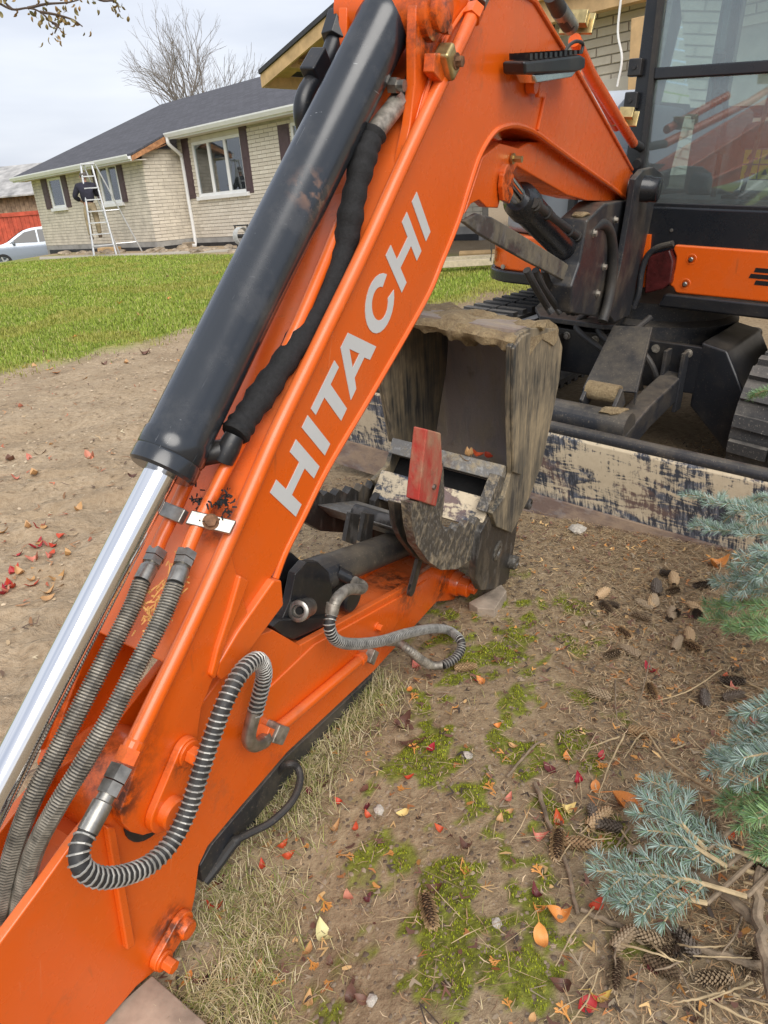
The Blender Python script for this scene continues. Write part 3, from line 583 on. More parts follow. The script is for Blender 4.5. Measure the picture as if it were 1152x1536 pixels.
# --- bucket
BN0, BN1 = 0.100, -0.265
bk_px = [(767, 520), (780, 500), (795, 492), (835, 492), (844, 520), (839, 572), (827, 632), (813, 696), (795, 745), (780, 775), (768, 800), (745, 790), (738, 770), (757, 745), (767, 711), (765, 616)]
bk_st = st_list(bk_px, BN0)
bucket = plate('bucket', bk_st, BN0, BN0-0.014, M['bucket_out'], exc, 0.003)
plate('side_plate', bk_st, BN1+0.014, BN1, M['bucket_out'], bucket, 0.003)
# side cutter bands on the front edges
cut = st_list([(766, 522), (780, 503), (792, 498), (791, 520), (786, 616), (786, 690), (778, 712), (767, 708), (765, 616)], BN0)
plate('side_cutter', cut, BN0+0.008, BN0, M['bucket_out'], bucket, 0.003)
plate('side_cutter', cut, BN1, BN1-0.008, M['bucket_out'], bucket, 0.003)
sh_px = [(783, 497), (812, 488), (834, 492), (843, 520), (838, 572), (826, 632), (812, 696), (794, 745), (779, 772), (764, 790), (745, 786)]
def shell(px, n0, n1, th, name, parent, mat, seg=5):
    P = np.array([p-BT for p in spline([bpx(x, y, BN0) for x, y in px], seg)]); S = np.stack([P @ Bu, P @ Bv], 1)
    g = G(); n = len(S); D = np.gradient(S, axis=0); D /= np.linalg.norm(D, axis=1)[:, None]; Q = np.stack([-D[:, 1], D[:, 0]], 1)*th
    ce = S.mean(0)
    if np.sum((S-ce)*Q) > 0: Q = -Q
    V = []; Fc = []
    for i in range(n):
        for a, nn in ((0, n0), (0, n1), (1, n1), (1, n0)): V.append(bw(*(S[i]+Q[i]*a), nn))
    for i in range(n-1):
        for j in range(4): Fc.append((i*4+j, i*4+(j+1) % 4, i*4+4+(j+1) % 4, i*4+4+j))
    Fc += [(3, 2, 1, 0), tuple((n-1)*4+j for j in range(4))]
    return g.add(V, Fc).build(name, M[mat], parent, smooth=True, ang=30)
shell(sh_px, BN0-0.015, BN1+0.015, 0.014, 'bucket_shell', bucket, 'bucket_in')
# muddy cutting lip, lumpy
def lumpy(path0, path1, rows, name, parent, mat, amp, seed, thick):
    """a slab of caked mud between two edge lines"""
    n = rows; V = []; Fc = []; K = 22
    for i in range(n+1):
        f = i/n; a = path0[0]*(1-f)+path0[1]*f; b = path1[0]*(1-f)+path1[1]*f; d = b-a
        for k in range(K):
            q = 2*PI*k/K; c = (a+b)/2 + d*0.5*math.cos(q)*1.05
            up = np.array([0, 0, 1.0])*math.sin(q)*thick
            p = c+up; nz = mnoise.fractal(Vector(p*11+seed), 1.1, 2.1, 3)
            V.append(p + (up*14+d*math.cos(q)*1.2+np.array([0, 0, -0.25]) if math.sin(q) < 0 else up*8+d*math.cos(q))*amp*nz)
    for i in range(n):
        for k in range(K): Fc.append((i*K+k, i*K+(k+1) % K, (i+1)*K+(k+1) % K, (i+1)*K+k))
    Fc += [tuple(range(K-1, -1, -1)), tuple(n*K+k for k in range(K))]
    return G().add(V, Fc).build(name, M[mat], parent, smooth=True, ang=50)
lf = [bpx(775, 512, BN0), bpx(775, 512, BN0)+Bn*(BN1-BN0)]; lb = [bpx(838, 494, BN0), bpx(838, 494, BN0)+Bn*(BN1-BN0)]
lumpy(lf, lb, 110, 'cutting_lip', bucket, 'mud', 0.10, 3, 0.026)
g = G()
for i in range(7):                                             # clods stuck on the lip
    f = random.random(); p = lf[0]*(1-f)+lf[1]*f; q = lb[0]*(1-f)+lb[1]*f; c = p*0.5+q*0.5+np.array([0, 0, 0.018]); g.ball(c, random.uniform(0.016, 0.034), 9, (1.3, 1.2, 0.6))
for i in range(len(g.v)):
    p = Vector(g.v[i]); d = mnoise.noise_vector(p*35); g.v[i] = tuple(p+d*0.012)
tag(g.build('mud_clods', M['mud'], bucket, smooth=True, ang=50), kind='stuff')
# ledge, slot and lower plate at the bucket root
def bar(px, n0, n1, name, parent, mat, bev=0.002, n=BN0): return G().prism([bpx(x, y, n)+Bn*(n0-n) for x, y in px], Bn*(n1-n0)).build(name, M[mat], parent, bev=bev)
bar([(765, 700), (780, 706), (772, 730), (758, 724)], 0.085, -0.25, 'root_ledge', bucket, 'thumb_steel')
bar([(770, 730), (778, 735), (764, 778), (752, 776)], 0.085, -0.25, 'slot_shade', bucket, 'void')  # near-black bar fills the open slot, its shade put into the colour
bar([(748, 752), (758, 756), (742, 800), (732, 796)], 0.080, -0.25, 'root_plate', bucket, 'blade')
bar([(757, 715), (768, 720), (748, 775), (736, 770)], 0.088, 0.058, 'root_cheek', bucket, 'thumb')
# inside: leaves and debris lie on the ledge; ears with pins
earb = st_list([(738, 768), (778, 775), (774, 806), (768, 842), (762, 874), (742, 884), (722, 886), (714, 868), (716, 830), (722, 798)], 0.088)
for n0, n1 in ((0.088, 0.066), (-0.226, -0.248)): plate('mount_ear', earb, n0, n1, M['thumb_dark'], bucket, 0.004)
for (x, y, r, L_, mt) in ((746, 826, 0.030, 0.022, 'thumb'), (765, 842, 0.022, 0.040, 'thumb'), (797, 757, 0.018, 0.016, 'thumb_dark')):
    c = bpx(x, y, 0.088); G().lathe(c-Bn*0.02, Bn, [(0, r), (L_, r), (L_+0.003, r*0.86), (L_+0.003, r*0.5), (L_-0.004, r*0.42), (L_-0.004, 0)], 24).build('ear_pin', M[mt], bucket, smooth=True)
c = bpx(746, 826, 0.06); G().lathe(c, -Bn, [(0, 0.026), (0.30, 0.026)], 20).build('mount_pin', M['thumb_dark'], bucket, smooth=True)
# --- thumb: two hooked toothed fingers, cross plate, red wear tip
TN = 0.060
fo_px = [(608, 752), (612, 790), (618, 815), (636, 840), (655, 853), (680, 852), (704, 836), (720, 812), (738, 784), (742, 764)]
fi_px = [(736, 763), (730, 775), (723, 768), (718, 780), (710, 774), (705, 786), (697, 780), (691, 791), (683, 785), (677, 795), (669, 790), (663, 797), (657, 786), (654, 770), (652, 745)]
fst = st_list(fo_px + fi_px, TN)
thumb = plate('thumb', fst, TN+0.011, TN-0.011, M['thumb'], exc, 0.0006)
plate('far_finger', fst, TN-0.33, TN-0.352, M['thumb_dark'], thumb, 0.0006)
plate('mid_finger', st_list([(600, 755), (628, 762), (640, 800), (650, 850), (632, 838), (612, 812), (603, 790)], TN-0.03), TN-0.045, TN-0.06, M['thumb_dark'], thumb, 0.002)
bar([(628, 641), (650, 647), (653, 700), (643, 757), (616, 748)], TN+0.018, TN-0.012, 'wear_tip', thumb, 'red_wear', 0.003, TN)
G().hexbolt(bpx(650, 730, TN+0.018), Bn, 0.006, 0.005).build('tip_bolt', M['zinc'], thumb)
bar([(652, 700), (658, 690), (660, 745), (655, 790), (648, 800), (646, 757)], TN+0.012, TN-0.02, 'tip_holder', thumb, 'thumb', 0.002, TN)
bar([(655, 812), (700, 800), (712, 806), (700, 822), (668, 828)], TN-0.008, TN-0.335, 'cross_plate', thumb, 'thumb_steel', 0.003, TN)
c = bpx(690, 826, TN-0.25); G().lathe(c, -Bn, [(0, 0.048), (0.09, 0.048)], 28).build('thumb_hub', M['void'], thumb, smooth=True)
g = G()
for x0 in (526, 548): g.prism([bpx(x0, 770, -0.10), bpx(x0+14, 772, -0.10), bpx(x0+8, 818, -0.10), bpx(x0-8, 812, -0.10)], -Bn*0.01)
g.build('thumb_strut', M['thumb_dark'], thumb)
lk = [np.array(bst(x, y, -0.002)) for x, y in ((632, 812), (614, 884))]; d = nrm(lk[1]-lk[0]); q = np.array([-d[1], d[0]])
pts = [lk[0]+(-math.cos(a)*d+math.sin(a)*q)*0.016 for a in np.linspace(-PI/2, PI/2, 10)] + [lk[1]+(math.cos(a)*d-math.sin(a)*q)*0.016 for a in np.linspace(-PI/2, PI/2, 10)]
link = plate('thumb_link', [tuple(p) for p in pts], -0.002, 0.008, M['thumb_dark'], thumb, 0.002)
G().lathe(bpx(614, 880, 0.008), Bn, [(0, 0.007), (0.001, 0.007), (0.001, 0)], 16).build('link_hole', M['void'], link)
G().lathe(bpx(640, 800, 0.02), -Bn, [(0, 0.02), (0.2, 0.02)], 18).build('thumb_pin', M['thumb_dark'], thumb, smooth=True)
# --- thumb cylinder on the inner face of the arm, with bracket and ports
t0 = bpx(462, 868, -0.08); t1 = bpx(625, 806, -0.08); td = nrm(t1-t0); Lt = np.linalg.norm(t1-t0)
tc = G(); tc.lathe(t0-td*0.01, td, [(0, 0.034), (0.012, 0.04), (0.07, 0.04), (0.072, 0.037), (Lt, 0.037)], 30)
tcyl = tc.build('thumb_cylinder', M['black_dusty'], exc, smooth=True)
brk = st_list([(413, 945), (425, 955), (450, 962), (486, 948), (494, 930), (496, 880), (490, 856), (475, 842), (456, 842), (440, 860), (432, 900)], -0.045)
plate('cylinder_bracket', brk, -0.040, -0.058, M['black'], tcyl, 0.003); plate('cylinder_bracket', brk, -0.102, -0.120, M['black'], tcyl, 0.003)
plate('bracket_base', st_list([(408, 940), (420, 930), (500, 925), (500, 934), (440, 960), (425, 956)], -0.03), -0.03, -0.13, M['black'], tcyl, 0.003)
G().lathe(bpx(474, 877, -0.125), Bn, [(0, 0.034), (0.095, 0.034), (0.099, 0.030), (0.099, 0.0)], 26).build('bracket_pin', M['black'], tcyl, smooth=True)
p0 = bpx(462, 910, -0.035); p1_ = bpx(428, 926, -0.010); d = nrm(p1_-p0)
g = G(); g.lathe(p0, d, [(0, 0.019), (0.03, 0.019), (0.034, 0.021), (0.055, 0.021), (0.057, 0.018), (0.057, 0.013), (0.045, 0.012), (0.045, 0.0)], 22); g.build('open_port', M['zinc'], tcyl, smooth=True)
g = G(); g.lathe(p0+d*0.046, d, [(0, 0.008), (0.006, 0.007), (0.006, 0)], 12); g.build('port_core', M['void'], tcyl)
g = G(); q0 = bpx(505, 858, -0.05); q1 = bpx(548, 880, 0.0); g.lathe(q0, q1-q0, [(0, 0.014), (0.03, 0.014), (0.031, 0.0105), (np.linalg.norm(q1-q0)-0.02, 0.0105)], 16); g.build('port_stub', M['black'], tcyl, smooth=True)
el = spline([bpx(x, y, n) for x, y, n in [(532, 872, -0.01), (544, 879, 0.0), (540, 884, 0.01), (524, 884, 0.014), (510, 893, 0.018), (502, 905, 0.02), (498, 920, 0.022)]], 5)
hz = [bpx(x, y, n) for x, y, n in [(498, 920, 0.022), (494, 940, 0.026), (504, 960, 0.03), (530, 966, 0.034), (570, 962, 0.04), (610, 950, 0.045), (648, 943, 0.05), (672, 945, 0.05)]] + [gz(689, 958, 0.055), gz(692, 972, 0.045), gz(682, 988, 0.036), gz(664, 998, 0.034)]
THH = spring_hose('hydraulic_hose', hz, 0.0105, tcyl, 0.0078, 0.0014)
g = G(); g.tube(el, 0.0115, 14); g.lathe(bpx(500, 905, 0.02), bpx(497, 922, 0.022)-bpx(500, 905, 0.02), [(0, 0.0115), (0.0, 0.0135), (0.02, 0.0135)], 14); g.build('elbow_fitting', M['zinc_dirty'], THH, smooth=True)
g = G(); ee = spline([gz(664, 998, 0.034), gz(648, 998, 0.036)] + [bpx(x, y, n) for x, y, n in [(632, 990, 0.07), (612, 974, 0.04), (596, 964, 0.01), (580, 962, 0.0)]], 5); g.tube(ee, 0.0108, 14); g.build('hose_fitting', M['zinc_dirty'], THH, smooth=True)
helix(ee[6:18], 0.0112, 0.006, 0.0014, 5).build('spring_guard', M['spring_dirty'], THH, smooth=True)

# ------------------------------------------------------------------ machine body (a right, b rear, c up)
def mbox(g, a0, a1, b0, b1, c0, c1): return g.prism([mw(a0, b0, c0), mw(a1, b0, c0), mw(a1, b1, c0), mw(a0, b1, c0)], Mc*(c1-c0))
def mpl(name, px, b, th, mat, parent, bev=0.004, label=None):
    return G().prism([mpx(x, y, b) for x, y in px], Mb*th).build(name, M[mat], parent, bev=bev, label=label)
# cab
CB = 0.14
def mf(a, c, b=CB): return mw(a, b, c)
g = G(); mbox(g, -0.118, 0.84, CB-0.01, 1.20, -0.27, -0.085); cab = g.build('cab', M['black_clean'], exc, bev=0.012)
g = G(); g.prism([mf(-0.125, -0.09), mf(-0.052, -0.09), mf(-0.072, 0.66), mf(-0.125, 0.70)], Mb*0.06); g.build('front_pillar', M['black_clean'], cab, bev=0.008)
g = G(); g.prism([mf(-0.058, -0.09, CB-0.012), mf(-0.040, -0.09, CB-0.012), mf(-0.060, 0.66, CB-0.012), mf(-0.078, 0.66, CB-0.012)], Mb*0.02); g.build('window_seal', M['rubber'], cab)
g = G(); mbox(g, 0.76, 0.84, CB, CB+0.06, -0.09, 1.25); g.build('front_pillar', M['black_clean'], cab, bev=0.008)
g = G(); g.prism([mf(-0.125, 0.70), mf(-0.072, 0.66), mf(0.05, 1.25), mf(0.0, 1.30)], Mb*0.06); g.build('front_pillar', M['black_clean'], cab, bev=0.008)
for a in (-0.11, 0.78):
    g = G(); mbox(g, a, a+0.05, 1.12, 1.19, -0.09, 1.25); g.build('rear_pillar', M['black_clean'], cab, bev=0.008)
g = G(); mbox(g, -0.03, 0.84, 0.1, 1.25, 1.25, 1.31); g.build('roof', M['black_clean'], cab, bev=0.02)
g = G(); mbox(g, -0.066, 0.77, CB-0.006, CB+0.03, 0.352, 0.392); g.build('window_bar', M['black_clean'], cab, bev=0.006)
g = G(); mbox(g, -0.058, 0.77, CB-0.004, CB+0.025, -0.098, -0.074); g.build('window_sill', M['black'], cab, bev=0.004)
G().prism([mf(-0.052, -0.078, CB+0.012), mf(0.765, -0.078, CB+0.012), mf(0.765, 0.352, CB+0.012), mf(-0.064, 0.352, CB+0.012)], Mb*0.005).build('lower_windscreen', M['cab_glass'], cab)
G().prism([mf(-0.066, 0.392, CB+0.012), mf(0.765, 0.392, CB+0.012), mf(0.765, 1.25, CB+0.012), mf(0.045, 1.25, CB+0.012), mf(-0.076, 0.66, CB+0.012)], Mb*0.005).build('upper_windscreen', M['cab_glass'], cab)
G().prism([mw(-0.105, 0.2, -0.08), mw(-0.105, 1.1, -0.08), mw(-0.105, 1.1, 1.2), mw(-0.06, 0.2, 0.75)], Ma*0.005).build('side_window', M['cab_glass'], cab)
for c in (0.395, 0.285):
    g = G(); mbox(g, -0.150, -0.098, CB-0.030, CB+0.004, c-0.030, c+0.030); hg = g.build('hinge', M['black'], cab, bev=0.006)
    G().lathe(mw(-0.124, CB-0.030, c), -Mb, [(0, 0.009), (0.005, 0.008), (0.005, 0)], 12).build('hinge_bolt', M['black'], hg)
for a in (0.105, -0.02): G().lathe(mw(a, CB-0.010, -0.172), -Mb, [(0, 0.007), (0.004, 0.006), (0.004, 0)], 12).build('cab_bolt', M['zinc'], cab, smooth=True)
g = G(); mbox(g, -0.08, 0.80, 1.13, 1.16, 0.25, 0.30); g.build('rear_bar', M['black'], cab)
# cab interior: floor, seat, console, levers, warning stickers
g = G(); mbox(g, -0.06, 0.76, 0.2, 1.1, -0.083, -0.06); g.build('cab_floor', M['cab_in'], cab)
g = G(); mbox(g, 0.16, 0.60, 0.62, 1.02, 0.10, 0.22); seat = g.build('seat', M['seat'], cab, bev=0.05, seg=4)
g = G(); g.prism([mw(0.17, 0.98, 0.18), mw(0.59, 0.98, 0.18), mw(0.57, 1.06, 0.78), mw(0.19, 1.06, 0.78)], Mb*0.09); g.build('seat_back', M['seat'], seat, bev=0.04, seg=4)
g = G(); mbox(g, 0.26, 0.50, 1.06, 1.13, 0.78, 0.95); g.build('headrest', M['seat'], seat, bev=0.03, seg=3)
for a0 in (0.0, 0.62):
    g = G(); mbox(g, a0, a0+0.13, 0.5, 0.95, -0.06, 0.28); cs = g.build('armrest_console', M['cab_in'], cab, bev=0.03, seg=3)
    lv = [mw(a0+0.06, 0.55, 0.28), mw(a0+0.06, 0.53, 0.36), mw(a0+0.065, 0.50, 0.46)]
    G().tube(spline(lv, 4), [0.012]*5+[0.024]*4, 10).build('joystick', M['rubber'], cs, smooth=True)
for a0 in (0.28, 0.42):
    G().tube([mw(a0, 0.36, -0.06), mw(a0+0.02, 0.36, 0.12), mw(a0+0.05, 0.30, 0.30)], 0.009, 8).build('travel_lever', M['zinc'], cab, smooth=True)
    g = G(); mbox(g, a0-0.05, a0+0.05, 0.27, 0.40, -0.06, -0.045); g.build('pedal', M['rubber'], cab, bev=0.004)
g = G(); mbox(g, 0.20, 0.34, 0.60, 0.618, 0.0, 0.12); stp = g.build('seat_base_panel', M['cab_in'], cab)
for i in range(2):
    for j in range(2):
        g = G(); a0, c0 = 0.205+i*0.068, 0.004+j*0.058; g.prism([mw(a0, 0.598, c0), mw(a0+0.062, 0.598, c0), mw(a0+0.062, 0.598, c0+0.052), mw(a0, 0.598, c0+0.052)], -Mb*0.001)
        sk = g.build('warning_sticker', M['yellow'], stp)
        g = G(); g.prism([mw(a0+0.012, 0.5965, c0+0.016), mw(a0+0.036, 0.5965, c0+0.016), mw(a0+0.024, 0.5965, c0+0.040)], -Mb*0.0005); g.prism([mw(a0+0.04, 0.5965, c0+0.016), mw(a0+0.056, 0.5965, c0+0.016), mw(a0+0.056, 0.5965, c0+0.022), mw(a0+0.04, 0.5965, c0+0.022)], -Mb*0.0005); g.build('warning_print', M['sticker_black'], sk)
g = G(); mbox(g, 0.19, 0.21, 0.22, 0.30, 0.10, 0.16); g.build('mirror_bracket', M['black'], cab)
G().tube(spline([mw(0.165, 0.40, -0.06), mw(0.165, 0.38, 0.20), mw(0.15, 0.36, 0.30), mw(0.12, 0.36, 0.31), mw(0.11, 0.36, 0.22)], 5), 0.011, 10).build('grab_handle', M['black'], cab, smooth=True)
# windscreen wiper
wp = [mw(0.50, CB-0.02, 0.40), mw(0.40, CB-0.02, -0.05)]
# upper body: orange front panel with slots, bolts and rail
ob = CB-0.03
pan = [mab(x, y, ob) for x, y in [(1012, 367), (1018, 365)]]
a0, c1 = pan[0][0], pan[0][2]; c0 = mab(1015, 440, ob)[2]
lobes = [(a0, c1), (0.86, c1-0.004), (0.90, c1-0.03), (0.90, c0+0.02), (0.86, c0), (a0+0.035, c0), (a0+0.020, c0+0.020), (a0+0.002, c0+0.03), (a0+0.014, (c0+c1)/2), (a0+0.012, c1-0.045), (a0-0.004, c1-0.018)]
body = G().prism([mw(a, ob, c) for a, c in lobes], Mb*0.03).build('front_panel', M['orange'], exc, bev=0.008, seg=3)
for x, y in ((1037, 389), (1028, 426)):
    p = mpx(x, y, ob); G().lathe(p-Mb*0.0, -Mb, [(0, 0.0001), (0, 0.021), (0.001, 0.020), (0.001, 0.016), (-0.002, 0.012)], 24).build('bolt_recess', M['orange'], body, smooth=True)
    G().lathe(p, -Mb, [(0, 0.009), (0.008, 0.0085), (0.010, 0.006), (0.010, 0)], 14).build('panel_bolt', M['zinc'], body, smooth=True)
for y, wd in ((406, 14), (415.5, 22), (425, 14)):
    c = mloc(mpx(1146, y, ob)); g = G(); hw = wd*0.0024; g.prism([mw(c[0]-hw, ob, c[2]-0.008), mw(c[0]+hw, ob, c[2]-0.008), mw(c[0]+hw*0.9, ob, c[2]+0.008), mw(c[0]-hw*0.9, ob, c[2]+0.008)], -Mb*0.0012); g.build('vent_slot', M['void'], body)
g = G(); rp = [mab(x, y, ob-0.01) for x, y in [(1008, 441), (1000, 459)]]
g.prism([mw(rp[0][0]-0.03, ob-0.015, c0-0.004), mw(0.92, ob-0.015, c0-0.004), mw(0.92, ob-0.015, c0-0.062), mw(rp[0][0]-0.05, ob-0.015, c0-0.058)], Mb*0.9); frame_m = g.build('main_frame', M['black'], exc, bev=0.01)
# swing bracket: two plates, casting, pin, foot plate
bp_px = [(944, 268), (956, 254), (972, 250), (988, 262), (990, 282), (978, 300), (966, 350), (948, 430), (936, 472), (914, 482), (905, 470), (922, 400), (936, 320)]
brk2 = plate('swing_bracket', st_list(bp_px, 0.022), 0.022, 0.044, M['black_dusty'], exc, 0.004)
plate('far_bracket_plate', st_list(bp_px, 0.022), -0.135, -0.115, M['black_dusty'], brk2, 0.004)
ft = bw(1.84, -1.115, 0.0)
G().lathe(ft-Bn*0.2, Bn, [(0, 0.045), (0.27, 0.045), (0.275, 0.042), (0.30, 0.042), (0.304, 0.036), (0.304, 0)], 28).build('foot_pin', M['black_clean'], brk2, smooth=True)
cast = st_list([(884, 330), (910, 305), (945, 300), (938, 380), (918, 478), (858, 470), (860, 430), (872, 395)], 0.01)
plate('bracket_casting', cast, 0.006, -0.085, M['black_dusty'], brk2, 0.008)
hp0 = mpx(905, 484, -0.02)
def hpl(x, y, dc=0.0): return on_plane(x, y, hp0+Mc*dc, Mc)
G().prism([hpl(x, y) for x, y in [(803, 460), (810, 474), (905, 487), (924, 487), (945, 468), (972, 446), (1002, 436), (1016, 440), (1010, 424), (960, 400), (880, 395)]], -Mc*0.022).build('nose_plate', M['black_dusty'], brk2, bev=0.004)
# tail reflector with curved guard
G().prism([mpx(x, y, ob-0.03) for x, y in [(972, 384), (1004, 374), (1010, 392), (1006, 425), (994, 434), (966, 441), (968, 410)]], Mb*0.06).build('red_reflector', M['reflector'], frame_m, bev=0.008)
G().tube(spline([mpx(x, y, ob-0.03) for x, y in [(1010, 365), (985, 372), (970, 386), (962, 410), (958, 440), (950, 462)]], 6), 0.012, 10).build('reflector_guard', M['black_dusty'], frame_m, smooth=True)
g = G(); g.prism([mpx(x, y, ob) for x, y in [(948, 350), (975, 352), (968, 430), (940, 440)]], Mb*0.02); g.build('orange_strip', M['orange'], frame_m)
# boom cylinder with guard and hoses
b0 = bpx(780, 300, -0.06); b1 = bpx(872, 398, -0.06); bd = nrm(b1-b0); Lb = np.linalg.norm(b1-b0)
bmc = G(); bmc.lathe(b0-bd*0.02, bd, [(0, 0.032), (0.02, 0.046), (0.07, 0.048), (0.075, 0.044), (Lb-0.06, 0.044), (Lb-0.058, 0.048), (Lb+0.01, 0.048), (Lb+0.04, 0.03)], 32); bmc = bmc.build('boom_cylinder', M['black_clean'], exc, smooth=True)
r0 = bpx(757, 270, -0.06); G().lathe(r0, b0-r0, [(-0.03, 0.024), (np.linalg.norm(b0-r0), 0.024)], 20).build('piston_rod', M['chrome'], bmc, smooth=True)
gd_px = [(694, 332), (716, 320), (740, 326), (790, 356), (846, 392), (868, 408), (866, 424), (848, 422), (790, 392), (720, 352)]
G().prism([bpx(x, y, -0.028) for x, y in gd_px], -Bn*0.012).build('cylinder_guard', mk_worn('dusty_guard_steel', (0.05, 0.05, 0.05), (0.20, 0.17, 0.12), (0.13, 0.13, 0.13), (12, 12, 12), 0.42), bmc, bev=0.004)
G().tube([bpx(x, y, -0.02) for x, y in [(800, 304), (830, 328), (868, 356)]], 0.013, 12).build('hose_rod', M['rubber'], bmc, smooth=True)
for x, y in ((802, 306), (818, 318), (852, 345), (864, 353)): G().lathe(bpx(x, y, -0.02), bd, [(0, 0.018), (0.015, 0.018)], 14).build('hose_collar', M['rubber'], bmc, smooth=True)
G().tube(spline([bpx(x, y, n) for x, y, n in [(866, 355, -0.02), (884, 345, -0.01), (902, 336, 0.0), (914, 348, 0.01), (919, 380, 0.02), (918, 420, 0.03), (912, 455, 0.035), (904, 482, 0.035)]], 6), 0.019, 14).build('boom_hose', M['rubber'], bmc, smooth=True)
G().tube([bpx(870, 356, -0.018), bpx(888, 343, -0.008)], 0.017, 14).build('hose_fitting', M['zinc_dirty'], bmc, smooth=True)
for k in range(4):
    x = 800+k*13; G().tube(spline([bpx(x-10, 405, -0.02-0.03*k), bpx(x, 425+4*k, -0.01-0.03*k), bpx(x+18, 455, -0.02-0.03*k), bpx(x+28, 470, -0.03*k)], 5), 0.011, 10).build('loose_hose', M['rubber'], bmc, smooth=True)
# left side of the upper body
lb_ = 0.22
g = G(); pts = []
for q in np.linspace(0, 90, 8): pts.append((-0.62-0.24*math.sin(math.radians(q)), lb_+0.30-0.30*math.cos(math.radians(q))))
pts = pts + [(-0.86, 1.5), (-0.12, 1.5), (-0.12, lb_+0.02), (-0.4, lb_)]
def mring(pts, c0, c1, name, mat, bev, parent): return G().prism([mw(a, b, c0) for a, b in pts], Mc*(c1-c0)).build(name, M[mat], parent, bev=bev)
skirt = mring(pts, -0.40, -0.24, 'side_skirt', 'orange', 0.012, exc)
mring([(a-0.012 if a < -0.5 else a, b-0.012) for a, b in pts], -0.455, -0.40, 'skirt_rail', 'black_clean', 0.01, skirt)
hood_pts = [(-0.60, lb_+0.05), (-0.70, lb_+0.09), (-0.80, lb_+0.2), (-0.82, 1.5), (-0.16, 1.5), (-0.16, lb_+0.06)]
hood = mring(hood_pts, -0.238, 0.12, 'engine_cover', 'grey_cover', 0.03, skirt)
for a in (-0.58, -0.40): 
    g = G(); mbox(g, a, a+0.03, lb_+0.02, lb_+0.06, -0.236, 0.10); g.build('cover_seam', M['black'], skirt)
G().prism([mw(-0.70, 0.42, 0.12), mw(-0.2, 0.42, 0.12), mw(-0.2, 0.60, 0.36), mw(-0.66, 0.60, 0.36)], Mb*0.7).build('white_hood', M['white_cover'], skirt, bev=0.08, seg=5)
G().prism([mw(-0.36, 0.30, 0.02), mw(-0.17, 0.30, 0.02), mw(-0.16, 0.42, 0.34), mw(-0.26, 0.42, 0.34), mw(-0.34, 0.36, 0.22)], Mb*0.12).build('side_shield', M['grey_cover'], skirt, bev=0.03, seg=3)
G().hexbolt(mpx(755, 400, lb_), -Mb, 0.012, 0.006).build('skirt_bolt', M['zinc'], skirt)
# model characters on the skirt corner
def glyph(strokes, o, sc):
    g = G()
    for (x0, y0, x1, y1, wd) in strokes:
        p = np.array([x0, y0])*sc; q = np.array([x1, y1])*sc; d = nrm(q-p); nn = np.array([-d[1], d[0]])*wd*sc/2
        g.prism([o(*(p+nn)), o(*(q+nn)), o(*(q-nn)), o(*(p-nn))], o(0, 0, 0.001)-o(0, 0, 0))
    return g
cs, cb = -0.855, lb_+0.10
def go(x, y, z=0.0): return mw(-0.800+x*0.62, lb_+0.070-x*0.9-0.004-z, -0.37+y)
glyph([(0, 0, 0.5, 0, .16), (0.5, 0, 0.5, 0.5, .16), (0.5, 0.5, 0, 0.5, .16), (0, 0.5, 0, 1, .16), (0, 1, 0.5, 1, .16)], lambda x, y, z=0.0: go(x-0.06, y, z), 0.10).build('model_number', M['sticker_black'], skirt)
glyph([(0, 0, 0, 1, .16), (0, 1, .5, 1, .16), (.5, 1, .5, .5, .16), (.5, .5, 0, .5, .16), (0.1, .5, .5, 0, .16)], go, 0.10).build('model_letter', M['sticker_black'], skirt)
# work light on the boom and pipes down its back
wl = G(); wl.prism([bpx(x, y, 0.055) for x, y in [(788, 92), (872, 82), (879, 86), (878, 103), (866, 108), (789, 112)]], -Bn*0.05); wlo = wl.build('work_light', M['black'], boom, bev=0.006)
g = G()
for k in range(11):
    x = 795+k*7.4; g.prism([bpx(x, 90-(k*0.9), 0.052), bpx(x+4, 90-(k*0.9), 0.052), bpx(x+4, 80-(k*0.5), 0.052), bpx(x, 80-(k*0.5), 0.052)], -Bn*0.044)
g.build('cooling_fins', M['black'], wlo)
G().prism([bpx(x, y, 0.05) for x, y in [(800, 112), (866, 106), (858, 116), (806, 125)]], -Bn*0.04).build('lamp_lens', M['chrome'], wlo, bev=0.003)
G().prism([bpx(x, y, 0.01) for x, y in [(804, 110), (814, 112), (812, 146), (802, 146)]], Bn*0.01).build('lamp_bracket', M['orange'], wlo, bev=0.002)
G().lathe(bpx(792, 128, 0.0), Bn, [(0, 0.016), (0.02, 0.016), (0.02, 0)], 18).build('bracket_boss', M['orange'], wlo, smooth=True)
G().tube(spline([bpx(x, y, 0.03) for x, y in [(846, 84), (852, 70), (864, 62), (874, 66), (872, 80)]], 5), 0.004, 8).build('lamp_cable', M['rubber'], wlo, smooth=True)
fpts = [bw(*(np.array(bst(x, y, -0.05))), -0.05) for x, y in [(862, 60), (885, 110), (922, 170), (950, 215)]]
bp2 = G().tube(fpts, 0.017, 14).build('hydraulic_pipe', M['orange'], boom, smooth=True)
fpts2 = [bw(*(np.array(bst(x, y, -0.10))), -0.10) for x, y in [(880, 105), (900, 142), (925, 190)]]
G().tube(fpts2, 0.017, 14).build('hydraulic_pipe', M['orange'], boom, smooth=True)
G().tube(spline([bpx(x, y, -0.05) for x, y in [(826, -10), (838, 14), (852, 36)]], 4), 0.020, 14).build('hose_end', M['rubber'], bp2, smooth=True)
G().tube([bpx(838, 14, -0.05), bpx(856, 40, -0.05)], 0.021, 14).build('hose_fitting', M['zinc'], bp2, smooth=True)
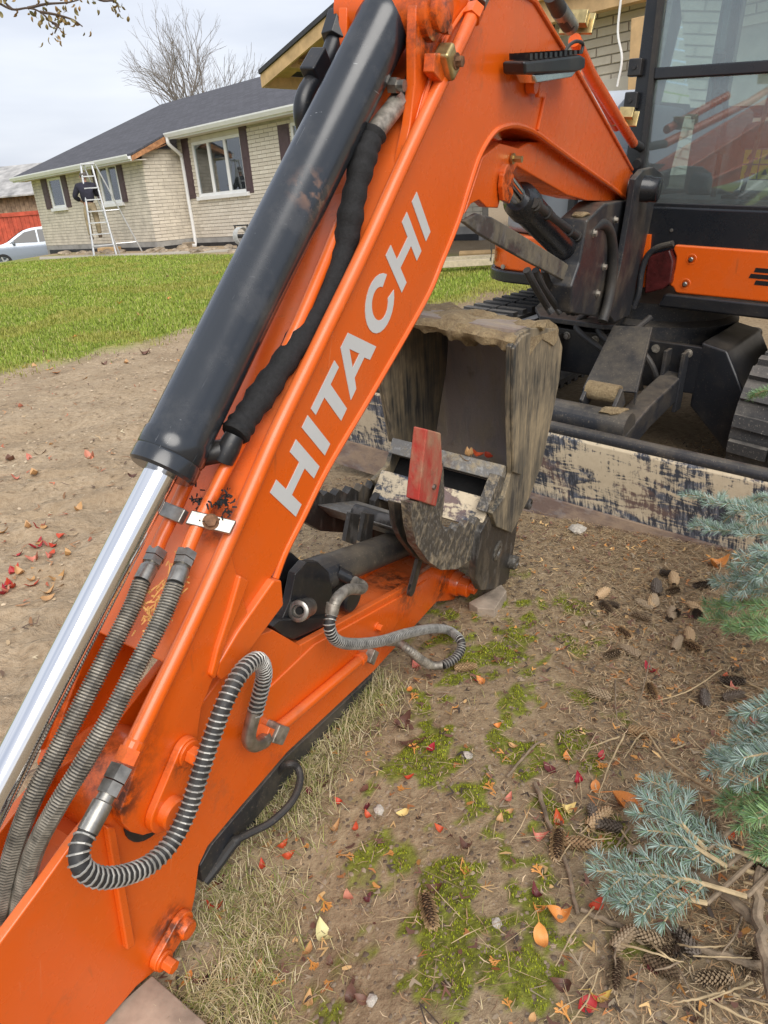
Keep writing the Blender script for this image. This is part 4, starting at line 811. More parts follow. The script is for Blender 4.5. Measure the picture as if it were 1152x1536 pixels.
G().tube(spline([bpx(x, y, -0.05) for x, y in [(950, 215), (962, 222), (966, 234), (955, 246)]], 5), 0.016, 12).build('hose_elbow', M['rubber'], bp2, smooth=True)
for x, y in ((866, 36), (938, 178)):
    g = G(); g.box(bpx(x, y, -0.06), nrm(fpts[1]-fpts[0]), np.cross(Bn, nrm(fpts[1]-fpts[0])), Bn, 0.010, 0.05, 0.09); g.box(bpx(x+2, y-8, -0.05), nrm(fpts[1]-fpts[0]), np.cross(Bn, nrm(fpts[1]-fpts[0])), Bn, 0.026, 0.034, 0.05); g.build('pipe_clamp', M['zinc_yellow'], bp2, bev=0.002)
# ------------------------------------------------------------------ undercarriage
ug = -1.075                                                     # ground level in the machine frame
uc = G(); mbox(uc, -0.42, 0.36, 0.05, 0.95, -0.76, -0.66); ucf = uc.build('undercarriage', M['black'], exc, bev=0.02)
g = G(); g.lathe(mw(-0.03, 0.5, -0.66), Mc, [(0, 0.36), (0.10, 0.36), (0.12, 0.33), (0.19, 0.33)], 40); g.build('slew_ring', M['black_dusty'], ucf, smooth=True)
# front cross plate with a hole, side gussets
g = G(); mbox(g, -0.42, 0.36, 0.0, 0.03, -0.77, -0.58); g.build('front_cross_plate', M['black'], ucf, bev=0.006)
for s in (-1, 1):
    g = G(); g.prism([mw(-0.03+s*0.36, 0.0, -0.56), mw(-0.03+s*0.36, 0.0, -0.82), mw(-0.03+s*0.56, -0.05, -0.98), mw(-0.03+s*0.60, -0.05, -0.78), mw(-0.03+s*0.46, 0.0, -0.58)], Mb*0.5); g.build('side_gusset', M['black'], ucf, bev=0.01)
G().lathe(mw(0.02, -0.002, -0.67), -Mb, [(0, 0.045), (0.001, 0.045), (0.001, 0)], 20).build('access_hole', M['void'], ucf)
for a in (0.21, 0.28, -0.26, -0.33):
    g = G(); mbox(g, a, a+0.015, -0.06, 0.01, -0.84, -0.60); g.build('arm_lug', M['black_dusty'], ucf, bev=0.003)
# dozer blade, arms, cross tube, cylinder cover
BL0, BL1 = -0.92, 0.84
bprof = [(-0.745, -0.740), (-0.770, -0.775), (-0.768, -0.86), (-0.752, -0.94), (-0.742, -1.02), (-0.760, -1.105), (-0.735, -1.105), (-0.712, -1.02), (-0.722, -0.94), (-0.738, -0.86), (-0.735, -0.775)]
bl = G(); bl.prism([mw(BL0, b, c) for b, c in bprof], Ma*(BL1-BL0)); dz = bl.build('dozer_blade', M['blade'], exc, bev=0.003)
G().tube([mw(BL0, -0.742, -0.757), mw(BL1, -0.742, -0.757)], 0.024, 16).build('blade_top_tube', M['black_dusty'], dz, smooth=True)
g = G(); g.prism([mw(BL0, b, c) for b, c in [(-0.752, -1.02), (-0.776, -1.13), (-0.764, -1.13), (-0.738, -1.02)]], Ma*(BL1-BL0)); g.build('cutting_edge', M['blade_edge'], dz, bev=0.002)
G().tube([mw(-0.35, -0.56, -0.77), mw(0.29, -0.56, -0.77)], 0.058, 22).build('cross_tube', M['black_dusty'], dz, smooth=True)
for a in (0.25, -0.31):
    P_ = [(mw(a, 0.0, -0.74), 0.055), (mw(a, -0.35, -0.78), 0.05), (mw(a, -0.72, -0.86), 0.05)]
    g = G()
    for i in range(2):
        p, q = P_[i][0], P_[i+1][0]; x = nrm(q-p); g.box((p+q)/2, x, Ma, np.cross(x, Ma), np.linalg.norm(q-p)+0.02, 0.085, 0.10)
    g.build('blade_arm', M['black_dusty'], dz, bev=0.01)
    g = G(); g.prism([mw(a+0.04, -0.62, -0.82), mw(a+0.04, -0.72, -0.80), mw(a+0.13, -0.72, -1.0), mw(a+0.06, -0.60, -1.0)], Ma*0.015); g.build('mud_gusset', M['mud'], dz)
cv = [mpx(920, 488, -0.14), mpx(976, 490, -0.14), mpx(952, 588, -0.42), mpx(874, 582, -0.42)]
g = G(); nn = nrm(np.cross(cv[1]-cv[0], cv[3]-cv[0])); g.prism(cv, nn*0.008)
for i, j in ((0, 3), (1, 2)): g.prism([cv[i], cv[j], cv[j]-Mc*0.05, cv[i]-Mc*0.05], Ma*0.008)
g.build('cylinder_cover', M['black_dusty'], dz, bev=0.002)
G().lathe(mpx(905, 588, -0.46)-Ma*0.06, Ma, [(0, 0.035), (0.12, 0.035)], 18).build('cylinder_eye', M['mud'], dz, smooth=True)
for da in (-0.07, 0.055): 
    p = mpx(905, 592, -0.47); g = G(); g.prism([p+Ma*da+Mc*0.035, p+Ma*da-Mb*0.05-Mc*0.02, p+Ma*da-Mc*0.07-Mb*0.03, p+Ma*da+Mb*0.05-Mc*0.03], Ma*0.015); g.build('eye_lug', M['black_dusty'], dz, bev=0.003)
# rubber tracks: loop path, base belt and one lug object per shoe
def track(ac, vis):
    r = 0.235; b0t, b1t = 0.02, 1.35; cc = ug+r; path = []
    for q in np.linspace(0, PI, 13): path.append((b0t-r*math.sin(q), cc+r*math.cos(q)))
    for q in np.linspace(0, PI, 13): path.append((b1t+r*math.sin(q), cc-r*math.cos(q)))
    path.append(path[0]); P = np.array(path); L_ = np.r_[0, np.cumsum(np.linalg.norm(np.diff(P, axis=0), axis=1))]
    tw = 0.29; V = []; Fc = []; n = len(P)-1
    for b, c in P[:-1]:
        cen = np.array([min(max(b, b0t), b1t), cc]); d = np.array([b, c])-cen; d = d/np.linalg.norm(d) if np.linalg.norm(d) > 1e-6 else d
        for aa, k in ((-tw/2, 1), (tw/2, 1), (tw/2, 0), (-tw/2, 0)): p = np.array([b, c])-d*(0.03*(1-k)); V.append(mw(ac+aa, *p))
    for i in range(n):
        for j in range(4): Fc.append((i*4+j, i*4+(j+1) % 4, ((i+1) % n)*4+(j+1) % 4, ((i+1) % n)*4+j))
    tr = G().add(V, Fc).build('track', M['trackrubber'], exc)
    lug_me = G(); 
    for s in (-1, 1): lug_me.prism([np.array(p) for p in [(s*0.005, -0.022, 0), (s*0.14, -0.030, 0), (s*0.14, 0.014, 0), (s*0.005, 0.024, 0)]], np.array([0, 0, 0.024]))
    me = bpy.data.meshes.new('track_shoe'); me.from_pydata(lug_me.v, [], lug_me.f); me.materials.append(M['trackrubber'])
    ns = 44
    for i in range(ns):
        q = L_[-1]*(i+0.3)/ns; b = np.interp(q, L_, P[:, 0]); c = np.interp(q, L_, P[:, 1])
        q2 = min(q+0.02, L_[-1]); d = np.array([np.interp(q2, L_, P[:, 0])-b, np.interp(q2, L_, P[:, 1])-c]); d /= np.linalg.norm(d); nr = np.array([d[1], -d[0]])
        cen = np.array([min(max(b, b0t), b1t), cc]); 
        if (np.array([b, c])-cen) @ nr < 0: nr = -nr
        X = Ma; Y = Mb*d[0]+Mc*d[1]; Z = Mb*nr[0]+Mc*nr[1]; o = mw(ac, b, c)
        inst(me, 'track_shoe', Matrix(((X[0], Y[0], Z[0], o[0]), (X[1], Y[1], Z[1], o[1]), (X[2], Y[2], Z[2], o[2]), (0, 0, 0, 1))), tr)
    g = G(); 
    for b in (b0t, b1t): g.lathe(mw(ac-0.07, b, cc), Ma, [(0, r-0.035), (0.02, r-0.06), (0.12, r-0.06), (0.14, r-0.035)], 28)
    g.build('idler_wheel', M['black_dusty'], tr, smooth=True)
    g = G(); mbox(g, ac-0.06, ac+0.06, 0.1, 1.25, cc-0.13, cc+0.10); g.build('track_frame', M['black'], tr, bev=0.02)
    return tr
track(-0.73, True); track(0.69, True)

# bolts, grease points and hoses that break up the dark castings
for x, y in ((890, 350), (905, 400), (895, 440), (922, 330)): G().hexbolt(bpx(x, y, 0.006), Bn, 0.010, 0.010, 0.014).build('casting_bolt', M['zinc_dirty'], brk2)
for k in range(6): G().hexbolt(mw(-0.36+k*0.13, -0.002, -0.61), -Mb, 0.012, 0.010, 0.017).build('frame_bolt', M['zinc_dirty'], ucf)
for k, (a0, a1) in enumerate(((-0.15, 0.02), (-0.05, 0.10), (0.10, 0.18))): G().tube(spline([mw(a0, 0.05, -0.50), mw(a0-0.02, -0.05, -0.56), mw(a1, -0.08, -0.66), mw(a1+0.03, -0.02, -0.78)], 6), 0.013, 10).build('slew_hose', M['rubber'], ucf, smooth=True)
g = G()
for i in range(5): g.ball(bpx(870+i*14, 322-i*3, -0.03), 0.02, 8, (1.5, 1.2, 0.4))
for i in range(len(g.v)): p = Vector(g.v[i]); g.v[i] = tuple(p+mnoise.noise_vector(p*40)*0.008)
tag(g.build('sandy_dirt', M['mud'], brk2, smooth=True, ang=60), kind='stuff')
g = G()
for i in range(3): g.ball(mw(0.20+0.06*random.random(), -0.58+0.04*random.random(), -0.715), 0.022, 8, (1.6, 1.3, 0.4))
for i in range(len(g.v)): p = Vector(g.v[i]); g.v[i] = tuple(p+mnoise.noise_vector(p*30)*0.012)
tag(g.build('caked_mud', M['mud'], dz, smooth=True, ang=60), kind='stuff')
# ================================================================== house and background
def smooth(a, b, x): t = min(1, max(0, (x-a)/(b-a))); return t*t*(3-2*t)
def zt(x, y):
    """ground height: flat by the machine, rising to the house, dipping under the arm"""
    z = 0.24*smooth(6, 19, y+0.15*abs(x))
    z -= 0.115*smooth(1.35, 0.75, y)*smooth(0.15, -0.35, x)
    return z
_h = math.radians(136); Ha = np.array([math.sin(_h), math.cos(_h), 0]); Hb = np.array([-Ha[1], Ha[0], 0]); HP = np.array([-6.4, 23.3, 0]); ZU = np.array([0, 0, 1.0])
def hw(s, b, z): return HP + Ha*s + Hb*b + ZU*z
def hs(x, y, b=0.0): p = on_plane(x, y, HP+Hb*b, Hb)-HP; return float(p @ Ha), float(p[2])
def hbox(g, s0, s1, b0, b1, z0, z1): return g.prism([hw(s0, b0, z0), hw(s1, b0, z0), hw(s1, b1, z0), hw(s0, b1, z0)], ZU*(z1-z0))
def mk_brick():
    m = MT('cream_brick', (0.62, 0.56, 0.46), 0.85); r = m.randcol()
    c = m.mix(r, (0.60, 0.54, 0.45), (0.72, 0.66, 0.56)); c = m.mix(m.ramp(m.noise(14, 5), [(0.4, 0.0), (0.75, 0.5)]), c, (0.55, 0.49, 0.40)); m.set('Base Color', c); m.bump(m.noise(60, 3), 0.3, 0.004); return m.m
M['brick'] = mk_brick()
M['mortar'] = plain('mortar', (0.45, 0.41, 0.35), 0.95, 0, 0.1, 8)
def mk_roof():
    m = MT('asphalt_shingles', (0.07, 0.07, 0.08), 0.9)
    b = m.n('ShaderNodeTexBrick'); b.inputs['Scale'].default_value = 1.0; b.inputs['Brick Width'].default_value = 0.33; b.inputs['Row Height'].default_value = 0.14
    b.inputs['Mortar Size'].default_value = 0.012; b.inputs['Color1'].default_value = (0.055, 0.055, 0.065, 1); b.inputs['Color2'].default_value = (0.095, 0.095, 0.11, 1); b.inputs['Mortar'].default_value = (0.03, 0.03, 0.035, 1)
    uv = m.n('ShaderNodeUVMap'); m.ln(uv.outputs['UV'], b.inputs['Vector'])
    c = m.mix(0.35, b.outputs['Color'], m.ramp(m.noise(25, 4, 0.7), [(0.3, (0.045, 0.045, 0.055)), (0.7, (0.12, 0.12, 0.135))])); m.set('Base Color', c); m.bump(b.outputs['Fac'], -0.6, 0.01); return m.m
M['roof'] = mk_roof()
M['white_trim'] = plain('white_trim_paint', (0.78, 0.78, 0.77), 0.5, 0, 0.04, 3)
M['soffit'] = plain('cream_soffit', (0.62, 0.58, 0.50), 0.7, 0, 0.05, 3)
M['shutter'] = plain('plum_brown_shutter', (0.085, 0.05, 0.055), 0.6, 0, 0.1, 6)
M['rotwood'] = plain('bare_orange_wood', (0.42, 0.20, 0.09), 0.85, 0, 0.3, 8)
M['lumber'] = plain('fresh_lumber', (0.60, 0.40, 0.20), 0.75, 0, 0.15, 5, 0.1)
M['foundation'] = plain('concrete_foundation', (0.33, 0.32, 0.30), 0.9, 0, 0.15, 3)
M['membrane'] = plain('black_membrane', (0.02, 0.02, 0.022), 0.6, 0, 0.2, 5)
M['curtain'] = plain('grey_curtain', (0.22, 0.22, 0.21), 0.9, 0, 0.2, 4)
M['room'] = plain('dark_room', (0.03, 0.03, 0.03), 0.9)
WS, SB = 0.62, 1.2                                             # where the left wing ends, how far the right wing sits back
house = empty('brick_house', hw(0, 3, 0.2), 'cream brick bungalow with grey shingle roof and plum shutters behind the lawn', 'house')
GZ = 0.22
BR = []                                                        # brick jobs
def wall(name, s0, s1, b0, b1, ztop, holes):
    g = G(); d = nrm(np.array([s1-s0, b1-b0])); L_ = math.hypot(s1-s0, b1-b0); nv = np.array([d[1], -d[0]])   # outward normal in (s,b)
    def wp(u, o, z): return hw(s0+d[0]*u+nv[0]*o, b0+d[1]*u+nv[1]*o, z)
    def mb(u0, u1, z0, z1):
        if u1-u0 > 0.001 and z1-z0 > 0.001: g.prism([wp(u0, 0, z0), wp(u1, 0, z0), wp(u1, -0.2, z0), wp(u0, -0.2, z0)], ZU*(z1-z0))
    u = 0.0
    for (h0, h1, hz0, hz1) in sorted(holes): mb(u, h0, GZ+0.25, ztop); mb(h0, h1, GZ+0.25, hz0); mb(h0, h1, hz1-0.4, ztop); u = h1
    mb(u, L_, GZ+0.25, ztop); w_ = g.build(name, M['mortar'], house)
    g = G(); g.prism([wp(0.0, 0.012, GZ-0.4), wp(L_, 0.012, GZ-0.4), wp(L_, -0.2, GZ-0.4), wp(0, -0.2, GZ-0.4)], ZU*0.66); g.build('foundation', M['foundation'], w_)
    g = G(); g.prism([wp(0.2, 0.02, GZ-0.3), wp(L_-0.1, 0.02, GZ-0.3), wp(L_-0.1, 0.012, GZ-0.3), wp(0.2, 0.012, GZ-0.3)], ZU*0.42); g.build('membrane', M['membrane'], w_)
    ch, bl_, gp = 0.092, 0.36, 0.014; k = 0; z = GZ+0.27
    while z+ch < ztop+0.02:
        u = -(bl_+gp)/2*(k % 2)
        while u < L_:
            u0, u1 = max(u, 0), min(u+bl_, L_); segs = [(u0, u1)]
            for (h0, h1, hz0, hz1) in holes:
                if z+ch-gp > hz0 and z < hz1:
                    ns = []
                    for a, b in segs:
                        if b <= h0 or a >= h1: ns.append((a, b))
                        else:
                            if a < h0: ns.append((a, h0))
                            if b > h1: ns.append((h1, b))
                    segs = ns
            for a, b in segs:
                if b-a > 0.03: BR.append((wp((a+b)/2, 0.004, z+(ch-gp)/2), b-a, ch-gp, d, nv, w_))
            u += bl_+gp
        z += ch; k += 1
    return w_
def win_rect(px, b): P = [hs(x, y, b) for x, y in px]; return (P[0][0]+P[3][0])/2, (P[1][0]+P[2][0])/2, (P[2][1]+P[3][1])/2, (P[0][1]+P[1][1])/2
W1 = win_rect([(73, 269), (91, 264), (100, 310), (80, 313)], 0); W2 = win_rect([(145, 250), (173, 244), (186, 303), (158, 306)], 0)
W3 = win_rect([(289, 213), (364, 200), (371, 288), (299, 295)], SB)
W4 = (W3[1]+2.05, W3[1]+3.5, W3[2]-0.1, W3[3])
def window(nm, r, b, panes, curtain):
    s0, s1, z0, z1 = r; g = G(); t = 0.075
    for (a0, a1, c0, c1) in ((s0, s1, z1-t, z1), (s0, s1, z0, z0+t), (s0, s0+t, z0+t, z1-t), (s1-t, s1, z0+t, z1-t)): hbox(g, a0, a1, b-0.03, b+0.05, c0, c1)
    for i in range(1, panes):
        c = s0+(s1-s0)*i/panes; hbox(g, c-0.05, c+0.05, b-0.028, b+0.05, z0+t, z1-t)
    w_ = g.build('window', M['white_trim'], house, bev=0.006)
    for i in range(panes):
        a, c = s0+(s1-s0)*i/panes, s0+(s1-s0)*(i+1)/panes; g = G(); hbox(g, a+0.05, c-0.05, b+0.006, b+0.014, z0+t*0.8, z1-t*0.8); g.build('pane', M['house_glass'], w_)
    g = G(); hbox(g, s0-0.06, s1+0.08, b-0.10, b-0.002, z0-0.10, z0); g.build('sill', M['white_trim'], w_, bev=0.01)
    g = G(); hbox(g, s0, s1, b-0.012, b-0.001, z1, min(z1+0.32, (2.60 if b < 0.5 else 3.10))); g.build('head_panel', M['soffit'], w_)
    g = G(); a0, a1, b0_, b1_, c0_, c1_ = s0-0.3, s1+0.3, b+0.21, b+1.6, z0-0.3, z1+0.2
    g.add([hw(a, q, c) for a in (a0, a1) for q in (b0_, b1_) for c in (c0_, c1_)], [(2, 3, 7, 6), (0, 1, 3, 2), (4, 6, 7, 5), (0, 2, 6, 4), (1, 5, 7, 3)]); g.build('dark_room', M['room'], w_)
    if curtain:
        V = []; Fc = []; n = 24
        for i in range(n):
            u = s0+0.06+(s1-s0)*curtain*i/n
            for z in (z0, z1): V.append(hw(u, b+0.12+0.03*math.sin(i*1.9), z))
        for i in range(n-1): Fc.append((2*i, 2*i+2, 2*i+3, 2*i+1))
        G().add(V, Fc).build('curtain', M['curtain'], w_, smooth=True)
    return w_
window('w', W1, 0, 1, 0.5); window('w', W2, 0, 2, 0); window('w', W3, SB, 3, 0.42); window('w', W4, SB, 2, 0.3)
def shutter(px, b, r=None):
    s0, s1, z0, z1 = r if r else win_rect(px, b); g = G(); hbox(g, s0, s1, b-0.035, b-0.002, z0, z1); sh = g.build('shutter', M['shutter'], house, bev=0.004)
    for k in range(2):
        g = G(); zz = (z0+(z1-z0)*(0.06+0.47*k), z0+(z1-z0)*(0.47+0.47*k)); hbox(g, s0+0.05, s1-0.05, b-0.043, b-0.034, *zz); g.build('raised_panel', M['shutter'], sh, bev=0.006)
    return sh
for px in ([(61, 269), (70, 268), (79, 313), (72, 315)], [(90, 257), (98, 257), (108, 311), (101, 311)], [(137, 251), (144, 249), (152, 300), (147, 302)], [(173, 242), (182, 241), (193, 303), (186, 303)]): shutter(px, 0)
shutter([(272, 207), (282, 206), (295, 298), (286, 298)], SB); shutter([(358, 190), (370, 188), (382, 289), (372, 290)], SB)
shutter(None, SB, (W4[0]-0.5, W4[0]-0.06, W4[2]-0.05, W4[3])); shutter(None, SB, (W4[1]+0.06, W4[1]+0.5, W4[2]-0.05, W4[3]))
s_l = -7.22
wl_ = wall('wall', s_l, WS, 0, 0, 2.72, [(W1[0]-s_l-0.02, W1[1]-s_l+0.02, W1[2], W1[3]+0.4), (W2[0]-s_l-0.02, W2[1]-s_l+0.02, W2[2], W2[3]+0.4)])
wall('wall', WS, WS, 0, SB, 2.9, [])
wall('wall', WS, 11.5, SB, SB, 3.13, [(W3[0]-WS, W3[1]-WS, W3[2], W3[3]+0.4), (W4[0]-WS, W4[1]-WS, W4[2], W4[3]+0.4)])
wall('wall', s_l, s_l, 8.5, 0, 2.72, [])
# bricks: the 300 nearest as pieces, the rest joined
BR.sort(key=lambda t: np.linalg.norm(t[0]-np.array([0, 0, 1.1])) + (60 if t[0][0] > -1.2 else 0))
shared = {}
def brick_mesh(L_, H_):
    key = (round(L_, 2), round(H_, 3))
    if key not in shared:
        g = G(); g.prism([np.array(p) for p in [(-L_/2, -0.02, -H_/2), (L_/2, -0.02, -H_/2), (L_/2, 0.012, -H_/2), (-L_/2, 0.012, -H_/2)]], np.array([0, 0, H_]))
        me = bpy.data.meshes.new('brick'); me.from_pydata(g.v, [], g.f); me.materials.append(M['brick']); shared[key] = me
    return shared[key]
rest = {}
for i, (c, L_, H_, d, nv, w_) in enumerate(BR):
    X = Ha*d[0]+Hb*d[1]; Y = -(Ha*nv[0]+Hb*nv[1])
    if i < 300: inst(brick_mesh(L_, H_), 'brick', Matrix(((X[0], Y[0], 0, c[0]), (X[1], Y[1], 0, c[1]), (X[2], Y[2], 1, c[2]), (0, 0, 0, 1))), w_)
    else: rest.setdefault(w_.name, (w_, G()))[1].box(c, X, Y, ZU, L_, 0.02, H_)
M['brick_far'] = plain('cream_brick_far', (0.64, 0.58, 0.48), 0.85, 0, 0.12, 3.5)
for w_, g in rest.values(): tag(g.build('brickwork', M['brick_far'], w_), kind='stuff')
# roof
EZ, SL = 2.78, 0.42
def rz(b): return EZ+SL*(b+0.45)
def roof_face(pts, name, parent):
    me = bpy.data.meshes.new(name); V = [hw(*p) for p in pts]; n = len(V); V2 = [v-ZU*0.05 for v in V]
    me.from_pydata([tuple(v) for v in V+V2], [], [tuple(range(n)), tuple(range(2*n-1, n-1, -1))]+[(i, i+n, (i+1) % n+n, (i+1) % n) for i in range(n)]); me.materials.append(M['roof'])
    uv = me.uv_layers.new(name='UVMap')
    for lo in me.loops:
        p = pts[lo.vertex_index % n]; uv.data[lo.index].uv = (p[0] if name == 'roof' else p[1], (p[1] if name == 'roof' else p[0])*1.08)
    o = bpy.data.objects.new(name, me); COL.objects.link(o); attach(o, parent); return o
RB = 4.55; eR = SB-0.45
roof = roof_face([(s_l-0.45, -0.45, rz(-0.45)), (WS+0.25, -0.45, rz(-0.45)), (WS+0.25, eR, rz(eR)), (20, eR, rz(eR)), (20, RB, rz(RB)), (-5.4, RB, rz(RB))], 'roof', house)
roof_face([(s_l-0.45, -0.45, rz(-0.45)), (-5.4, RB, rz(RB)), (s_l-0.45, 2*RB+0.45, rz(-0.45))], 'hip_roof', house)
for (s0, s1, b) in ((s_l-0.47, WS+0.22, -0.45), (WS+0.28, 12, eR)):
    z = rz(b); g = G(); g.prism([hw(s0, b-0.115, z-0.015), hw(s0, b-0.115, z-0.05), hw(s0, b-0.075, z-0.135), hw(s0, b-0.012, z-0.135), hw(s0, b-0.012, z-0.06), hw(s0, b-0.03, z-0.115), hw(s0, b-0.07, z-0.115), hw(s0, b-0.10, z-0.05), hw(s0, b-0.10, z-0.015)], Ha*(s1-s0)); g.build('gutter', M['white_trim'], roof)
    g = G(); hbox(g, s0, s1, b-0.01, b+0.01, z-0.18, z-0.055); g.build('fascia', M['white_trim'], roof)
    g = G(); hbox(g, s0+0.02, s1, b+0.012, b+0.46, z-0.165, z-0.145); g.build('soffit', M['soffit'], roof)
g = G(); g.prism([hw(WS+0.24, -0.44, rz(-0.45)-0.06), hw(WS+0.24, eR, rz(eR)-0.06), hw(WS+0.24, eR, rz(eR)-0.22), hw(WS+0.24, -0.44, rz(-0.45)-0.18)], Ha*0.025); g.build('bare_rake_board', M['rotwood'], roof)
g = G(); g.prism([hw(WS, -0.43, 2.64), hw(WS+0.24, -0.43, 2.64), hw(WS+0.24, eR, 3.0), hw(WS, eR, 3.0)], ZU*0.02); g.build('rake_soffit', M['rotwood'], roof)
# downspout in the inner corner
dsx = WS+0.22
G().tube(spline([hw(WS+0.35, eR-0.05, rz(eR)-0.13), hw(WS+0.34, eR-0.02, rz(eR)-0.30), hw(dsx+0.05, SB-0.12, rz(eR)-0.55), hw(dsx, SB-0.06, rz(eR)-0.75), hw(dsx, SB-0.06, 1.5), hw(dsx, SB-0.06, GZ+0.15), hw(dsx+0.02, SB-0.2, GZ+0.06)], 6), 0.05, 8).build('downspout', M['white_trim'], house)
# gable wing under construction, nearer on the right
GB = -3.0
wing = empty('gable_wing', hw(14, GB, 0.1), 'unfinished brick gable wing with bare wooden eaves behind the excavator', 'building')
rk = [hs(392, 114, GB-0.5), hs(520, 2, GB-0.5)]; sl_ = (rk[1][1]-rk[0][1])/(rk[1][0]-rk[0][0]); gs0, gz0 = rk[0]; gmid = gs0+5.2; gzm = gz0+sl_*5.2
g = G(); ws0 = hs(828, 300, GB)[0]
g.prism([hw(ws0, GB, -0.1), hw(gs0+9.8, GB, -0.1), hw(gs0+9.8, GB, gz0+sl_*0.9), hw(gmid, GB, gzm-0.15), hw(gmid-0.02 if ws0 > gmid else ws0, GB, min(gzm-0.16, gz0+sl_*(ws0-gs0)-0.1))], Hb*0.2); gw = g.build('wall', M['mortar'], wing)
ba = []; ch, bl_, gp = 0.092, 0.36, 0.016
for k in range(40):
    for i in range(28):
        u = ws0+(i-0.5*(k % 2))*(bl_+gp); z = 0.1+k*ch; zl = min(gz0+sl_*(u-gs0), gzm+sl_*0-sl_*(u-gmid))-0.35
        if u > ws0-0.1 and z < zl and not (gs0+6.0 < u < gs0+7.5 and z < 2.35): ba.append((u, z))
ba.sort(key=lambda t: -t[1])
for i, (u, z) in enumerate(ba):
    if i >= 180: break
    c = hw(u+bl_/2, GB-0.004, z+ch/2); inst(brick_mesh(bl_, ch-gp), 'brick', Matrix(((Ha[0], Hb[0], 0, c[0]), (Ha[1], Hb[1], 0, c[1]), (0, 0, 1, c[2]), (0, 0, 0, 1))), gw)
g = G()
for (u, z) in ba[180:]: g.box(hw(u+bl_/2, GB-0.004, z+ch/2), Ha, Hb, ZU, bl_, 0.02, ch-gp)
tag(g.build('brickwork', M['brick_far'], gw), kind='stuff')
for sgn in (0, 1):
    a, b_ = ((gs0, gz0), (gmid, gzm)) if not sgn else ((gmid, gzm), (gmid+5.2, gz0))
    g = G(); g.prism([hw(a[0], GB-0.55, a[1]+0.02), hw(b_[0], GB-0.55, b_[1]+0.02), hw(b_[0], 3, b_[1]+0.02), hw(a[0], 3, a[1]+0.02)], ZU*0.06); g.build('roof', M['roof'], wing)
    g = G(); g.prism([hw(a[0], GB-0.52, a[1]-0.16), hw(b_[0], GB-0.52, b_[1]-0.16), hw(b_[0], GB-0.52, b_[1]+0.015), hw(a[0], GB-0.52, a[1]+0.015)], Hb*0.04); g.build('rake_board', M['lumber'], wing)
    g = G(); g.prism([hw(a[0], GB-0.47, a[1]-0.03), hw(b_[0], GB-0.47, b_[1]-0.03), hw(b_[0], GB, b_[1]-0.03), hw(a[0], GB, a[1]-0.03)], ZU*0.04); g.build('deck_boards', M['lumber'], wing)
    for k in range(5):
        f = 0.12+0.2*k; s = a[0]+(b_[0]-a[0])*f; z = a[1]+(b_[1]-a[1])*f; g = G(); hbox(g, s, s+0.04, GB-0.47, GB+0.1, z-0.16, z-0.035); g.build('lookout', M['lumber'], wing)
g = G(); hbox(g, gs0, gs0+0.05, GB-0.5, 2.0, gz0-0.16, gz0+0.01); g.build('eave_board', M['lumber'], wing)
g = G(); hbox(g, gs0+0.06, gs0+0.9, GB-0.3, 2.0, gz0-0.02+sl_*0.3, gz0+sl_*0.3); g.build('eave_soffit', M['lumber'], wing)
ps = hs(950, 110, GB-0.35)[0]
g = G(); hbox(g, ps-0.02, ps+0.14, GB-0.42, GB-0.28, 0, 2.62); g.build('post', M['lumber'], wing, bev=0.006)
bz = hs(840, 30, GB-0.35)[1]
g = G(); hbox(g, gs0+4.6, gs0+9.8, GB-0.42, GB-0.30, bz-0.02, bz+0.20); g.build('beam', M['lumber'], wing, bev=0.006)
g = G(); hbox(g, gs0+4.6, gs0+9.8, GB-0.5, GB, bz+0.2, bz+0.24); g.build('deck_boards', M['lumber'], wing)
wa = hs(886, 95, GB)[0]; g = G()
for (a0, a1, c0, c1) in ((wa, wa+0.62, 2.02, 2.16), (wa, wa+0.1, 0.9, 2.02), (wa+0.52, wa+0.62, 0.9, 2.02), (wa, wa+0.62, 0.8, 0.9)): hbox(g, a0, a1, GB-0.06, GB+0.02, c0, c1)
wn_ = g.build('window', M['soffit'], wing, bev=0.006); g = G(); hbox(g, wa+0.1, wa+0.52, GB-0.03, GB-0.022, 0.9, 2.02); g.build('pane', M['house_glass'], wn_); g = G(); hbox(g, wa+0.1, wa+0.52, GB-0.015, GB-0.008, 0.9, 2.02); g.build('dark_room', M['room'], wn_)
G().tube(spline([hw(ps-0.12, GB-0.45, bz+0.1), hw(ps-0.14, GB-0.46, bz-0.25), hw(ps-0.08, GB-0.46, bz-0.5), hw(ps-0.12, GB-0.46, bz-0.75)], 5), 0.012, 6).build('rope', M['white_trim'], wing)
# ------------------------------------------------------------------ step ladder and the person on it
M['alu'] = plain('aluminium', (0.66, 0.67, 0.68), 0.35, 0.6, 0.08, 8)
Lc0 = gz(163, 384, GZ); lad = empty('step_ladder', Lc0, 'aluminium step ladder set up under the small window', 'ladder')
lx = nrm(np.array([ray(200, 380)[0], ray(200, 380)[1], 0])); lr = np.array([lx[1], -lx[0], 0]); lb2 = lx
def lw(r_, d_, z): return Lc0+lr*r_+lb2*d_+ZU*z
LH = 2.38
for s in (-1, 1):
    g = G(); g.tube([lw(s*0.30-0.08, -0.1, 0), lw(s*0.14-0.10, 0.30, LH)], 0.028, 6); g.build('front_rail', M['alu'], lad)
    g = G(); g.tube([lw(s*0.32+0.62, 0.55, 0), lw(s*0.15-0.02, 0.36, LH)], 0.022, 6); g.build('rear_rail', M['alu'], lad)
for k in range(1, 8):
    f = k/8; hwid = 0.30*(1-f)+0.14*f; c = lw(-0.08-0.02*f, -0.1+0.4*f, LH*f); g = G(); g.box(c, lr, lb2, ZU, hwid*2, 0.09, 0.03); g.build('step', M['alu'], lad)
